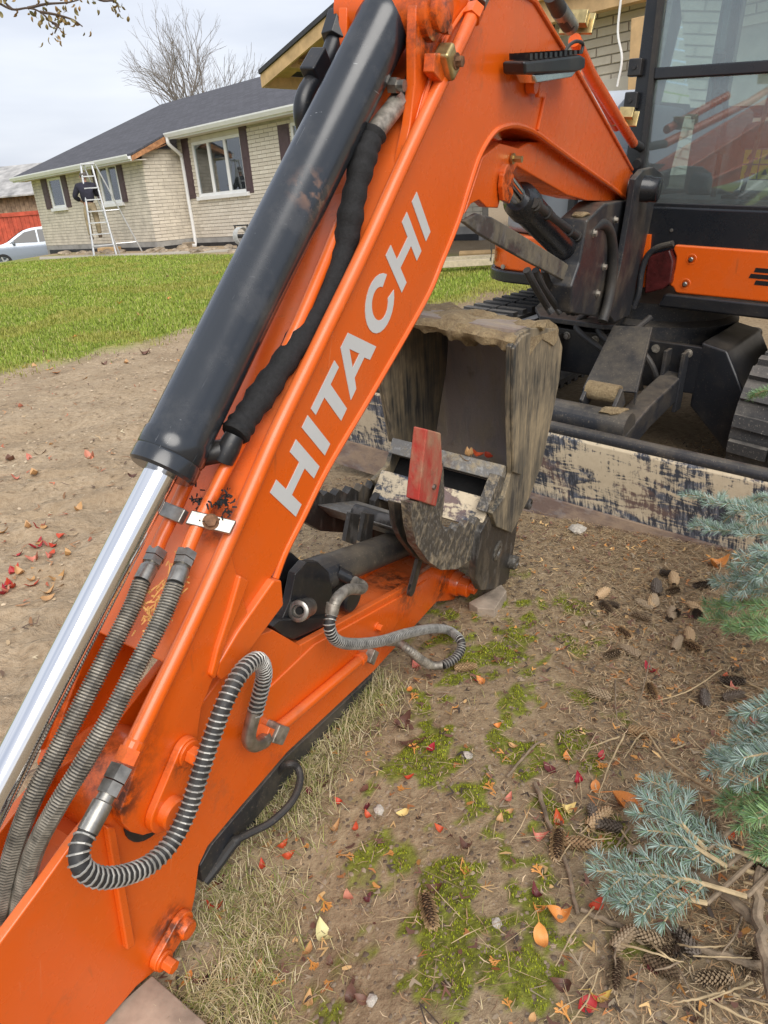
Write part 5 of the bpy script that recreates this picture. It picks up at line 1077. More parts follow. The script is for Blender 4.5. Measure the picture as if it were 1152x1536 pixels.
for k in (1, 4):
    f = k/8; g = G(); g.tube([lw(-0.32*(1-f)+0.62*(1-f)-0.15*f, 0.55-0.19*f, LH*f), lw(0.32*(1-f)+0.62*(1-f)+0.12*f, 0.55-0.19*f, LH*f)], 0.015, 6); g.build('brace', M['alu'], lad)
g = G(); g.box(lw(-0.06, 0.33, LH+0.02), lr, lb2, ZU, 0.36, 0.18, 0.04); g.build('top_cap', M['alu'], lad)
# person on the ladder, seen from behind
M['jacket'] = plain('navy_jacket', (0.020, 0.019, 0.035), 0.85, 0, 0.3, 6, 0.3); M['khaki'] = plain('khaki_trousers', (0.33, 0.26, 0.16), 0.9, 0, 0.2, 6, 0.3)
M['skin'] = plain('skin', (0.45, 0.25, 0.18), 0.6, 0, 0.08, 6); M['hair'] = plain('grey_short_hair', (0.12, 0.10, 0.09), 0.8, 0, 0.2, 60, 0.3); M['boot'] = plain('brown_boots', (0.10, 0.065, 0.04), 0.7)
pf = 0.47; person = empty('person', lw(-0.10, -0.02, pf), 'person in navy jacket and khaki trousers standing on the step ladder', 'person')
def skin_mesh(name, verts, edges, radii, mat, parent, root=0, sub=2):
    me = bpy.data.meshes.new(name); me.from_pydata([tuple(v) for v in verts], edges, []); o = bpy.data.objects.new(name, me); COL.objects.link(o); me.materials.append(mat)
    md = o.modifiers.new('skin', 'SKIN'); md.use_smooth_shade = True
    if not me.skin_vertices:
        bm = bmesh.new(); bm.from_mesh(me); bm.verts.layers.skin.verify(); bm.to_mesh(me); bm.free()
    for i, r in enumerate(radii):
        sv = me.skin_vertices[0].data[i]; sv.radius = (r, r*0.9) if not isinstance(r, tuple) else r; sv.use_root = (i == root)
    s = o.modifiers.new('sub', 'SUBSURF'); s.levels = sub; s.render_levels = sub; attach(o, parent); return o
def pw(r_, d_, z): return lw(-0.24+r_, 0.26+d_, pf+z)
bv = [pw(0, 0, 0.92), pw(0, 0, 1.15), pw(0.0, 0.02, 1.38), pw(0, 0.04, 1.46), pw(0.0, 0.06, 1.52), pw(0, 0.08, 1.62), pw(0, 0.08, 1.72),
      pw(-0.09, 0, 0.86), pw(-0.12, 0.02, 0.46), pw(-0.12, -0.02, 0.08), pw(-0.12, 0.10, 0.03), pw(0.09, 0, 0.86), pw(0.12, 0.04, 0.48), pw(0.12, 0.02, 0.12), pw(0.12, 0.13, 0.06),
      pw(-0.20, 0.02, 1.37), pw(-0.34, 0.02, 1.12), pw(-0.20, 0.22, 1.02), pw(0.20, 0.04, 1.37), pw(0.27, 0.16, 1.14), pw(0.16, 0.36, 1.2)]
be = [(0, 1), (1, 2), (2, 3), (3, 4), (4, 5), (5, 6), (0, 7), (7, 8), (8, 9), (9, 10), (0, 11), (11, 12), (12, 13), (13, 14), (2, 15), (15, 16), (16, 17), (2, 18), (18, 19), (19, 20)]
br = [0.10, 0.10, 0.09, 0.06, 0.055, 0.09, 0.075, 0.085, 0.06, 0.045, 0.04, 0.085, 0.06, 0.045, 0.04, 0.065, 0.045, 0.035, 0.065, 0.045, 0.035]
bodyo = skin_mesh('body', bv, be, br, M['skin'], person)
jv = [bv[0], bv[1], bv[2], bv[3], bv[15], bv[16], (np.array(bv[16])*0.15+np.array(bv[17])*0.85), bv[18], bv[19], (np.array(bv[19])*0.15+np.array(bv[20])*0.85)]
skin_mesh('jacket', jv, [(0, 1), (1, 2), (2, 3), (2, 4), (4, 5), (5, 6), (2, 7), (7, 8), (8, 9)], [(0.21, 0.16), (0.195, 0.15), (0.22, 0.16), 0.10, 0.11, 0.085, 0.065, 0.11, 0.085, 0.065], M['jacket'], bodyo)
skin_mesh('trousers', [pw(0, 0, 0.98), bv[0], bv[7], bv[8], bv[9], bv[11], bv[12], bv[13]], [(0, 1), (1, 2), (2, 3), (3, 4), (1, 5), (5, 6), (6, 7)], [(0.165, 0.13), (0.165, 0.13), 0.115, 0.09, 0.075, 0.115, 0.09, 0.075], M['khaki'], bodyo)
g = G(); g.ball(pw(0, 0.065, 1.665), 0.098, 14, (1, 1, 0.86)); g.build('hair', M['hair'], bodyo, smooth=True)
for s, k in ((-1, 9), (1, 13)): g = G(); p = np.array(bv[k]); g.box(p+lb2*0.06-ZU*0.045, lr, lb2, ZU, 0.10, 0.27, 0.10); g.build('boot', M['boot'], bodyo, bev=0.03, seg=3)
for k in (5,): 
    for s in (-1, 1): g = G(); g.ball(pw(s*0.092, 0.09, 1.62), 0.028, 8, (0.5, 0.8, 1.2)); g.build('ear', M['skin'], bodyo, smooth=True)
# hands: palm with five fingers
for (w0, dirv) in ((bv[17], nrm(np.array(bv[17])-np.array(bv[16]))), (bv[20], nrm(np.array(bv[20])-np.array(bv[19])))):
    sd = nrm(np.cross(dirv, ZU)); g = G(); w0 = np.array(w0); g.box(w0+dirv*0.05, dirv, sd, np.cross(dirv, sd), 0.09, 0.08, 0.03)
    for k in range(4): g.tube([w0+dirv*0.085+sd*(k-1.5)*0.02, w0+dirv*(0.13-0.006*abs(k-1))+sd*(k-1.5)*0.021-ZU*0.006, w0+dirv*(0.16-0.008*abs(k-1.2))+sd*(k-1.5)*0.02-ZU*0.03], [0.010, 0.009, 0.007], 6)
    g.tube([w0+dirv*0.03+sd*0.035, w0+dirv*0.07+sd*0.065, w0+dirv*0.10+sd*0.06], [0.012, 0.010, 0.008], 6); g.build('hand', M['skin'], bodyo, smooth=True)
# ------------------------------------------------------------------ parked car at the end of the house
def carp(x, y, D): return gz(x, y, D)
CZ = -0.10
cf = nrm(np.array([-0.90, -0.28, 0])); cs_ = np.array([-cf[1], cf[0], 0])           # car points left, side towards the camera
if cs_[1] > 0: cs_ = -cs_
c_org = dep(62, 392, 30.5); c_org[2] = CZ - 0.28
car = empty('parked_car', c_org, 'silver blue hatchback parked beyond the corner of the brick house', 'car')
def cw(x, y, z): return c_org + cf*x + cs_*y + ZU*z
M['car_paint'] = (lambda m: (m.set('Coat Weight', 1.0), m.m)[1])(MT('silver_blue_car_paint', (0.25, 0.29, 0.345), 0.3, 0.4))
M['car_glass'] = MT('car_glass', (0.02, 0.025, 0.03), 0.05).m; M['tyre'] = plain('tyre_rubber', (0.02, 0.02, 0.02), 0.8); M['rim'] = plain('alloy_rim', (0.55, 0.56, 0.58), 0.3, 0.8)
top = [(1.95, 0.55), (1.93, 0.72), (1.55, 0.92), (1.05, 1.02), (0.35, 1.42), (-0.3, 1.52), (-1.1, 1.48), (-1.75, 1.25), (-2.05, 0.95), (-2.1, 0.5)]
V = []; Fc = []; K = 9
def yw(z): return 0.86 if z < 0.85 else 0.86-0.26*(z-0.85)/0.67
for x, z in spline([(x, z, 0) for x, z in top], 4) if False else [(p[0], p[1]) for p in spline([(x, z, 0) for x, z in top], 4)]:
    zz = [0.22, 0.4, min(0.75, z), min(0.9, z), z]
    row = [(-yw(q), q) for q in zz] + [(yw(q), q) for q in zz[::-1]]
    V += [cw(x, y, q) for y, q in row]
nr_ = 10; n = len(V)//nr_
for i in range(n-1):
    for j in range(nr_): Fc.append((i*nr_+j, i*nr_+(j+1) % nr_, (i+1)*nr_+(j+1) % nr_, (i+1)*nr_+j))
Fc += [tuple(range(nr_-1, -1, -1)), tuple((n-1)*nr_+j for j in range(nr_))]
cb_ = G().add(V, Fc).build('body', M['car_paint'], car, smooth=True, ang=40)
def cglass(pts, name='window'):
    g = G(); g.prism([cw(x, yw(z)+0.006, z) for x, z in pts], -cs_*0.02); return g.build(name, M['car_glass'], cb_)
cglass([(0.95, 0.98), (0.32, 1.36), (-0.10, 1.43), (-0.12, 0.95)]); cglass([(-0.18, 0.95), (-0.16, 1.43), (-1.0, 1.41), (-1.3, 1.0)])
g = G(); g.prism([cw(1.02, -0.70, 1.06), cw(1.02, 0.70, 1.06), cw(0.38, 0.60, 1.43), cw(0.38, -0.60, 1.43)], ZU*0.012); g.build('windscreen', M['car_glass'], cb_)
g = G(); g.box(cw(0.78, 0.93, 1.0), cf, cs_, ZU, 0.10, 0.16, 0.11); g.build('wing_mirror', M['car_paint'], cb_, bev=0.02)
for x in (1.28, -1.32):
    for y in (0.80, -0.80):
        s = 1 if y > 0 else -1; w_ = G().lathe(cw(x, y-s*0.12, 0.31), cs_*s, [(0, 0.28), (0.02, 0.31), (0.18, 0.31), (0.20, 0.29), (0.20, 0.21), (0.18, 0.20)], 24).build('wheel', M['tyre'], car, smooth=True)
        g = G(); g.lathe(cw(x, y+s*0.03, 0.31), cs_*s, [(0, 0.06), (0.05, 0.05), (0.05, 0)], 14)
        for k in range(5):
            a = k*2*PI/5; d = cf*math.cos(a)+ZU*math.sin(a); g.box(cw(x, y+s*0.06, 0.31)+d*0.11, d, cs_, np.cross(d, cs_), 0.20, 0.03, 0.06)
        g.build('rim', M['rim'], w_)
        g = G(); g.lathe(cw(x, y+s*0.045, 0.31), cs_*s, [(0, 0.345), (0.012, 0.345)], 24); g.build('wheel_arch', M['void'], cb_)
g = G(); g.box(cw(1.90, 0.60, 0.74), cf, cs_, ZU, 0.12, 0.36, 0.12); g.build('headlight', M['rim'], cb_, bev=0.03)
# ------------------------------------------------------------------ neighbour's board barn and red fence, far left
M['board'] = plain('weathered_tan_boards', (0.40, 0.28, 0.18), 0.85, 0, 0.3, 5, 0.2); M['metalroof'] = plain('pale_metal_roof', (0.50, 0.48, 0.45), 0.5, 0.3, 0.25, 2); M['redfence'] = plain('red_orange_fence_paint', (0.55, 0.09, 0.05), 0.7, 0, 0.2, 4)
bo = dep(30, 390, 36); bo[2] = -0.5
barn = empty('board_barn', bo, 'tan vertical board barn with pale metal roof left of the house', 'barn')
bx_ = nrm(np.array([ray(200, 380)[0]*0+1.0, -0.25, 0])); by_ = np.array([-bx_[1], bx_[0], 0])
def nw(x, y, z): return bo + bx_*x + by_*y + ZU*z
for k in range(34):
    x = -5.5+k*0.25; g = G(); g.prism([nw(x, 0, 0), nw(x+0.235, 0, 0), nw(x+0.235, 0.03, 0), nw(x, 0.03, 0)], ZU*(3.15+0.035*(k % 3))); g.build('board', M['board'], barn)
g = G(); g.prism([nw(-5.5, 0.031, 0), nw(3.0, 0.031, 0), nw(3.0, 0.031, 3.1), nw(-5.5, 0.031, 3.1)], by_*5); g.build('wall', M['board'], barn)
g = G(); g.prism([nw(-5.9, -0.5, 3.02), nw(2.2, -0.5, 3.02), nw(2.2, 3.0, 4.55), nw(-5.9, 3.0, 4.55)], ZU*0.06); g.build('roof', M['metalroof'], barn)
g = G(); g.prism([nw(2.0, -0.45, 3.05), nw(2.0, 3.0, 4.55), nw(2.0, 3.0, 3.0)], bx_*0.04); g.build('gable', M['rotwood'], barn)
g = G(); g.prism([nw(-5.9, 3.0, 4.5), nw(2.2, 3.0, 4.5), nw(2.2, 6.5, 3.02), nw(-5.9, 6.5, 3.02)], ZU*0.06); g.build('roof', M['metalroof'], barn)
fo = dep(30, 395, 34); fo[2] = -0.5
fence = empty('red_board_fence', fo, 'red orange board fence in front of the tan barn', 'fence')
def fw(x, y, z): return fo + bx_*x + by_*y + ZU*z
for k in range(36):
    x = -6+k*0.22; g = G(); g.prism([fw(x, 0, 0), fw(x+0.2, 0, 0), fw(x+0.2, 0.03, 0), fw(x, 0.03, 0)], ZU*2.2); g.build('board', M['redfence'], fence)
g = G(); g.prism([fw(-6, -0.04, 2.15), fw(2, -0.04, 2.15), fw(2, 0.06, 2.15), fw(-6, 0.06, 2.15)], ZU*0.17); g.build('top_rail', M['redfence'], fence)
# ------------------------------------------------------------------ bare tree behind the house
M['bark'] = plain('grey_bark', (0.20, 0.175, 0.155), 0.9, 0, 0.25, 12)
rt = random.Random(23); tb = dep(286, 230, 54); tb[2] = 0.2
tree = empty('bare_tree', tb, 'leafless tree with a wide rounded crown behind the house roof', 'tree')
tr_g, tw_g = G(), G()
def grow(p, d, L_, r, lev):
    n = 3 if lev < 5 else 2; P = [p]; q = p.copy(); dd = d.copy()
    for i in range(n):
        dd = nrm(dd + np.array([rt.gauss(0, 0.12), rt.gauss(0, 0.12), rt.gauss(0.03, 0.06)])); q = q+dd*L_/n; P.append(q)
    (tr_g if lev == 0 else tw_g).tube(P, [r*(1-0.35*i/n) for i in range(n+1)], 6 if lev < 2 else 4 if lev < 4 else 3, cap=False)
    if lev >= 7: return
    nb = 3 if lev < 5 else 2
    for k in range(nb):
        a = rt.uniform(0, 2*PI); ax = nrm(np.cross(dd, np.array([math.cos(a), math.sin(a), 0.3]))); sp = rt.uniform(0.22, 0.50); nd = nrm(dd*math.cos(sp)+ax*math.sin(sp)+ZU*0.07)
        st = P[-1] if k < 2 else P[-2]
        grow(st.copy(), nd, L_*rt.uniform(0.68, 0.86), max(r*0.62, 0.009), lev+1)
grow(np.array(tb), np.array([0.02, 0, 1.0]), 3.7, 0.24, 0)
tr_g.build('trunk', M['bark'], tree, smooth=True); tw_g.build('crown', M['bark'], tree, smooth=True)
# ------------------------------------------------------------------ leafy twigs hanging in at the top left
M['twig'] = plain('brown_twig', (0.10, 0.07, 0.05), 0.85, 0, 0.2, 30)
def leafmat(name, a, b, c2=None, trans=0.25):
    m = MT(name, a, 0.55); r = m.randcol(); c = m.mix(r, a, b); c = m.mix(m.ramp(m.noise(60, 4), [(0.5, 0.0), (0.75, 0.7)]), c, c2 or tuple(x*0.5 for x in a)); m.set('Base Color', c); return m.m
M['leaf_olive'] = leafmat('olive_autumn_leaf', (0.16, 0.15, 0.05), (0.30, 0.17, 0.05))
def leaf_mesh(name, L_, W_, curl, fold, mat, tip=1.0, seed=0):
    rs = random.Random(seed); V = []; Fc = []; n = 7; ph = rs.uniform(0, 6)
    for i in range(n+1):
        f = i/n; w_ = W_*0.5*(math.sin(PI*min(1, f**0.8*0.98+0.01)))**0.8; x = (f-0.5)*L_; z = curl*L_*((f-0.5)**2*4-0.3)+0.02*L_*math.sin(f*7+ph)
        for s in (-1, -0.5, 0, 0.5, 1): V.append((x+0.03*L_*math.sin(s*5+f*9+ph)*abs(s), s*w_, z+fold*abs(s)*w_*(1+0.5*math.sin(f*6+ph*s))))
    for i in range(n):
        for j in range(4): Fc.append((i*5+j, i*5+j+1, (i+1)*5+j+1, (i+1)*5+j))
    k = len(V); V += [(-0.5*L_, -0.012*L_, V[2][2]), (-0.5*L_, 0.012*L_, V[2][2]), (-0.95*L_, 0.03*L_, V[2][2]-0.05*L_), (-0.95*L_, 0.05*L_, V[2][2]-0.05*L_)]; Fc.append((k, k+1, k+3, k+2))
    me = bpy.data.meshes.new(name); me.from_pydata(V, [], Fc); me.materials.append(mat); me.polygons.foreach_set('use_smooth', [True]*len(Fc)); return me
def rmat(p, yaw=0.0, pitch=0.0, roll=0.0, sc=1.0):
    return Matrix.Translation(Vector([float(c) for c in p])) @ Matrix.Rotation(yaw, 4, 'Z') @ Matrix.Rotation(pitch, 4, 'Y') @ Matrix.Rotation(roll, 4, 'X') @ Matrix.Scale(sc, 4)
TD = 4.2
tbr = empty('tree_branch', dep(-40, -30, TD), 'thin twigs with sparse olive and brown leaves hanging into the top left corner', 'branch')
paths = [[(-700, -420), (-300, -160), (-60, -25), (-10, 0), (18, 14), (42, 12), (60, 18), (78, 34), (92, 44)], [(42, 12), (70, 6), (100, 4), (118, 0)], [(118, -20), (150, 0), (172, 2), (180, 18)], [(60, 18), (84, 22), (110, 30), (124, 40)], [(18, 14), (8, 4), (2, -8)], [(78, 34), (86, 38), (82, 50)]]
lm = [leaf_mesh('leaf', 0.045, 0.024, 0.3, 0.4, M['leaf_olive'], seed=k) for k in range(3)]; rl = random.Random(5)
for pth in paths:
    P = spline([dep(x, y, TD+0.002*x) for x, y in pth], 5); G().tube(P, [0.009-0.006*i/len(P) for i in range(len(P))], 6).build('twig', M['twig'], tbr, smooth=True)
    for p in P[3 if pth is not paths[0] else 22:]:
        for k in range(rl.choice((0, 1, 2, 3))): inst(rl.choice(lm), 'leaf', rmat(p+np.array([rl.gauss(0, 0.025), rl.gauss(0, 0.03), rl.gauss(-0.02, 0.025)]), rl.uniform(0, 6.28), rl.uniform(0.2, 1.6), rl.uniform(-1, 1), rl.uniform(0.6, 1.0)), tbr)
# ------------------------------------------------------------------ odds and ends along the house and the lawn
pl_ = [gz(x, y, 0.19) for x, y in [(60, 388), (180, 384), (300, 379), (370, 376), (372, 380), (300, 383), (180, 388), (60, 392)]]
tag(G().prism([p for p in pl_], ZU*0.06).build('path', plain('concrete_path', (0.42, 0.38, 0.31), 0.9, 0, 0.1, 2)), kind='structure')
M['rubble'] = plain('rubble_stone', (0.36, 0.29, 0.21), 0.95, 0, 0.35, 6, 0.5); M['white_block'] = plain('white_foam_block', (0.74, 0.74, 0.72), 0.8)
def rock(r, seed, mat, name):
    g = G(); g.ball((0, 0, 0), r, 9)
    for i in range(len(g.v)):
        p = Vector(g.v[i]); q = p*(1+0.45*mnoise.noise(p*(1.4/r)+Vector((seed, seed*2, 0)))); g.v[i] = (q.x*1.25, q.y, max(q.z*0.6, -r*0.35))
    me = bpy.data.meshes.new(name); me.from_pydata(g.v, [], g.f); me.materials.append(mat); return me
rocks = [rock(0.16, k*3.1, M['rubble'], 'rubble_stone') for k in range(4)]
rr_ = random.Random(21)
for k in range(70):
    x = rr_.uniform(80, 350) if k > 20 else rr_.uniform(84, 175); y = 377-0.01*x+rr_.uniform(-2, 7); p = gz(x, y, GZ)
    o = inst(rr_.choice(rocks), 'rubble_stone', rmat(p, rr_.uniform(0, 6), rr_.uniform(-0.3, 0.3), 0, rr_.uniform(0.35, 1.2)))
    tag(o, 'broken stone in the rubble strip along the house foundation', 'stone', 'rubble along the house')
for (x, y, L_, rz_, mt, nm, lab) in ((258, 368, 0.75, 0.3, 'white_block', 'foam_block', 'white foam block lying by the house downspout'), (280, 372, 0.55, 0.1, 'rubble', 'concrete_block', 'grey broken slab beside the white foam block'), (165, 379, 0.9, 0.5, 'lumber', 'wood_offcut', 'short wood offcut lying beneath the step ladder')):
    p = gz(x, y, GZ); g = G(); dx = np.array([math.cos(rz_), -math.sin(rz_), 0]); dx = nrm(Ha+0.2*rz_*Hb); g.box(p+ZU*0.09, dx, np.cross(ZU, dx), nrm(ZU+0.12*dx), L_, 0.3, 0.15); o = g.build(nm, M[mt], None, bev=0.02); tag(o, lab, nm.split('_')[-1])
p = gz(366, 373, GZ+0.02); hr = empty('hose_reel', p, 'black garden hose reel with coiled hose by the brick wall', 'hose reel')
for s in (-1, 1):
    g = G(); g.tube([p+Ha*0.26*s, p+Ha*0.26*s+ZU*0.55], 0.02, 6); g.tube([p+Ha*0.26*s-Hb*0.2, p+Ha*0.26*s+Hb*0.2], 0.02, 6); g.build('frame_side', M['rubber'], hr)
g = G(); g.tube([p-Ha*0.3+ZU*0.55, p+Ha*0.3+ZU*0.55], 0.02, 6); g.tube([p-Ha*0.3+ZU*0.3, p+Ha*0.3+ZU*0.3], 0.05, 8); g.build('crossbar', M['rubber'], hr)
g = G()
for k in range(4): g.tube([p+ZU*0.3+Ha*(0.05*k-0.1)+Hb*0.2*math.cos(a)+ZU*0.2*math.sin(a) for a in np.linspace(0, 2*PI, 24)], 0.016, 6)
g.build('coiled_hose', plain('grey_hose', (0.45, 0.46, 0.45), 0.5), hr, smooth=True)
for k, (x0, y0, x1, y1, lab) in enumerate(((640, 398, 740, 392, 'lowest pale board of the lumber laid on the lawn behind the bucket'), (655, 391, 745, 386, 'middle pale board of the lumber laid on the lawn'), (690, 381, 760, 378, 'topmost short round pole lying behind the pale boards'), (640, 365, 730, 358, 'dark weathered timber lying farthest behind the pale boards'))):
    a, b_ = gz(x0, y0, 0.2), gz(x1, y1, 0.2); d = nrm(b_-a)
    if k == 2: o = G().tube([a, b_], 0.05, 10).build('wood_pole', M['lumber'], None, smooth=True); tag(o, lab, 'pole')
    else: g = G(); g.box((a+b_)/2, d, np.cross(ZU, d), ZU, np.linalg.norm(b_-a), 0.14, 0.09); o = g.build('lumber_board', M['board'] if k == 3 else plain('pale_lumber', (0.62, 0.52, 0.36), 0.8), None, bev=0.006); tag(o, lab, 'board')
# ================================================================== ground
def lawn_edge(x): return 7.9+1.13*(x+1.6) if x < -1.6 else 7.9+0.25*(x+1.6)
def axis(lo, hi, n0, n1, fine, far):
    a = list(np.arange(lo, hi, fine)); s = fine; x = lo
    while x > n0: s = min(s*1.12, far); x -= s; a.insert(0, x)
    s = fine; x = a[-1]
    while x < n1: s = min(s*1.12, far); x += s; a.append(x)
    return np.array(a)
XS = axis(-1.7, 2.0, -300, 300, 0.022, 30); YS = axis(0.35, 3.4, -60, 600, 0.022, 30)
def clod(x, y):
    """small scale relief"""
    d = math.hypot(x, y); v = Vector((x, y, 0.3))
    near = max(0.0, 1-d/14)
    h = 0.010*mnoise.fractal(v*5.5, 1.0, 2.1, 4)*near
    if x < -0.35 and y < lawn_edge(x)+0.3:                       # churned dirt with wheel ruts on the left
        w_ = smooth(-0.35, -0.8, x); r2 = Vector((x*0.9+y*0.5, (y*0.9-x*0.5)*2.4, 1.0))
        h += w_*(0.048*mnoise.fractal(r2*1.5, 0.9, 2.1, 5)+0.012*mnoise.fractal(v*11, 0.8, 2.2, 3))
    return h
def zg(x, y):
    z = zt(x, y)-0.55*smooth(-10.8, -13.2, x)*smooth(19, 25, y)
    return z + clod(x, y)
NX, NY = len(XS), len(YS); V = np.zeros((NX*NY, 3)); zone = np.zeros((NX*NY, 4)); zone[:, 3] = 1
def moss_f(x, y):
    """moss grows in a ragged band between the arm and the litter"""
    c = 0.12+0.20*(y-1.0); w_ = 0.30; q = math.exp(-((x-c)/w_)**2)
    q *= smooth(0.55, 0.75, y)*smooth(2.3, 1.7, y)
    return q*(0.16+0.95*mnoise.noise(Vector((x*8.5, y*8.5, 3)))+0.85*mnoise.noise(Vector((x*27, y*27, 8))))
for j, y in enumerate(YS):
    for i, x in enumerate(XS):
        k = j*NX+i; V[k] = (x, y, zg(x, y) if (abs(x) < 30 and y < 60) else zt(x, y))
        if abs(x) < 40 and y < 70:
            e = lawn_edge(x)+0.35*mnoise.noise(Vector((x*1.5, y*1.5, 0)))+0.15*mnoise.noise(Vector((x*5, y*5, 0)))
            zone[k, 0] = smooth(e-0.15, e+0.25, y+0.5*mnoise.noise(Vector((x*2.6, y*2.6, 7))))
            zone[k, 1] = smooth(-0.30, -0.75, x+0.12*mnoise.noise(Vector((x*3, y*3, 5)))) if y < 30 else 0
            zone[k, 2] = min(1, max(0, moss_f(x, y)*2.2))
            hb_ = np.array([x, y, 0])-HP; b_ = hb_ @ Hb
            if y > 12 and b_ > -2.6 and x > -14: zone[k, 0] *= smooth(-1.3, -1.9, b_+0.3*mnoise.noise(Vector((x, y, 0))))
        else: zone[k, 0] = 1
Q = np.array([(j*NX+i, j*NX+i+1, (j+1)*NX+i+1, (j+1)*NX+i) for j in range(NY-1) for i in range(NX-1)])
def mk_ground():
    m = MT('soil_and_lawn', (0.2, 0.15, 0.1), 0.95)
    at = m.n('ShaderNodeVertexColor', layer_name='zone'); sp = m.n('ShaderNodeSeparateColor'); m.ln(at.outputs['Color'], sp.inputs['Color'])
    n1 = m.noise(4, 6, 0.6); n2 = m.noise(38, 6, 0.7); n3 = m.noise(160, 3, 0.6)
    dark = m.ramp(n2, [(0.30, (0.125, 0.086, 0.05)), (0.50, (0.26, 0.19, 0.115)), (0.72, (0.38, 0.295, 0.185))])
    dark = m.mix(m.ramp(n1, [(0.4, 0.0), (0.65, 0.55)]), dark, (0.32, 0.245, 0.155))
    tan = m.ramp(n2, [(0.28, (0.26, 0.185, 0.115)), (0.5, (0.42, 0.32, 0.21)), (0.75, (0.52, 0.41, 0.285))])
    tan = m.mix(m.ramp(m.noise(2.1, 5, 0.6), [(0.4, 0.0), (0.62, 0.6)]), tan, (0.28, 0.205, 0.13))
    c = m.mix(sp.outputs['Green'], dark, tan)
    moss = m.ramp(m.noise(70, 4), [(0.35, (0.09, 0.10, 0.014)), (0.65, (0.21, 0.235, 0.03))])
    c = m.mix(m.ramp(m.math('MULTIPLY', sp.outputs['Blue'], m.math('ADD', n2, 0.4)), [(0.25, 0.0), (0.55, 0.9)]), c, moss)
    lawn = m.ramp(m.noise(2.2, 6, 0.62), [(0.30, (0.16, 0.21, 0.03)), (0.48, (0.24, 0.30, 0.045)), (0.66, (0.40, 0.37, 0.10))])
    lawn = m.mix(m.ramp(n2, [(0.35, 0.45), (0.6, 0.0)]), lawn, (0.055, 0.075, 0.018))
    c = m.mix(sp.outputs['Red'], c, lawn); m.set('Base Color', c)
    m.bump(m.math('ADD', m.math('ADD', m.math('MULTIPLY', n2, 0.7), m.math('MULTIPLY', n3, 0.3)), m.math('MULTIPLY', m.math('MULTIPLY', m.noise(7.5, 6, 0.62, None, 0.6), sp.outputs['Green']), 5.0)), 0.8, 0.012); m.set('Specular IOR Level', 0.2); return m.m
ground = np_mesh('ground', V, Q, mk_ground(), smooth=True); tag(ground, kind='structure')
ca = ground.data.color_attributes.new('zone', 'FLOAT_COLOR', 'POINT'); ca.data.foreach_set('color', zone.astype(np.float32).ravel())
def mk_tint(name, rough=0.8, trans=0.0):
    m = MT(name, (0.5, 0.5, 0.5), rough); at = m.n('ShaderNodeVertexColor', layer_name='tint'); m.set('Base Color', at.outputs['Color']); m.set('Specular IOR Level', 0.3)
    return m.m
def tinted(name, V, Q, tint, mat, parent=None):
    o = np_mesh(name, V, Q, mat, parent); ca = o.data.color_attributes.new('tint', 'FLOAT_COLOR', 'POINT'); t = np.ones((len(V), 4), np.float32); t[:, :3] = tint; ca.data.foreach_set('color', t.ravel()); return o
def blades(name, pos, L_, W_, lean, tint, mat, curl=0.5, seed=1, kind='stuff', label=None, cat=None, up=None):
    """bent upright blades: 3 cross sections each"""
    r = np.random.default_rng(seed); n = len(pos); az = r.uniform(0, 2*PI, n); d = np.stack([np.cos(az), np.sin(az), np.zeros(n)], 1); sd = np.stack([-np.sin(az), np.cos(az), np.zeros(n)], 1)
    upv = np.array([0, 0, 1.0]); ln = lean[:, None]; p0 = pos; p1 = pos+(d*np.sin(ln*0.6)+upv*np.cos(ln*0.6))*L_[:, None]*0.5; p2 = p1+(d*np.sin(ln*(1+curl))+upv*np.cos(ln*(1+curl)))*L_[:, None]*0.5
    w_ = W_[:, None]*0.5; V = np.stack([p0-sd*w_, p0+sd*w_, p1-sd*w_*0.8, p1+sd*w_*0.8, p2-sd*w_*0.12, p2+sd*w_*0.12], 1).reshape(-1, 3)
    b = np.arange(n)[:, None]*6; Q = np.concatenate([b+np.array([0, 1, 3, 2]), b+np.array([2, 3, 5, 4])], 1).reshape(-1, 4)
    o = tinted(name, V, Q, np.repeat(tint, 6, 0), mat); tag(o, label, cat, None, kind); return o
def zv(x, y): return np.array([zg(a, b) for a, b in zip(x, y)])
def pick(n, cols, w_=None, seed=0, jit=0.15):
    r = np.random.default_rng(seed); c = np.array(cols)[r.choice(len(cols), n, p=w_)]; return np.clip(c*(1+r.normal(0, jit, (n, 1))), 0, 1)
def in_poly(x, y, poly):
    ins = np.zeros(len(x), bool); n = len(poly)
    for i in range(n):
        x0, y0 = poly[i]; x1, y1 = poly[(i+1) % n]; c = ((y0 > y) != (y1 > y)) & (x < (x1-x0)*(y-y0)/(y1-y0+1e-12)+x0); ins ^= c
    return ins
TM = mk_tint('tinted_blades', 0.7); r = np.random.default_rng(3)
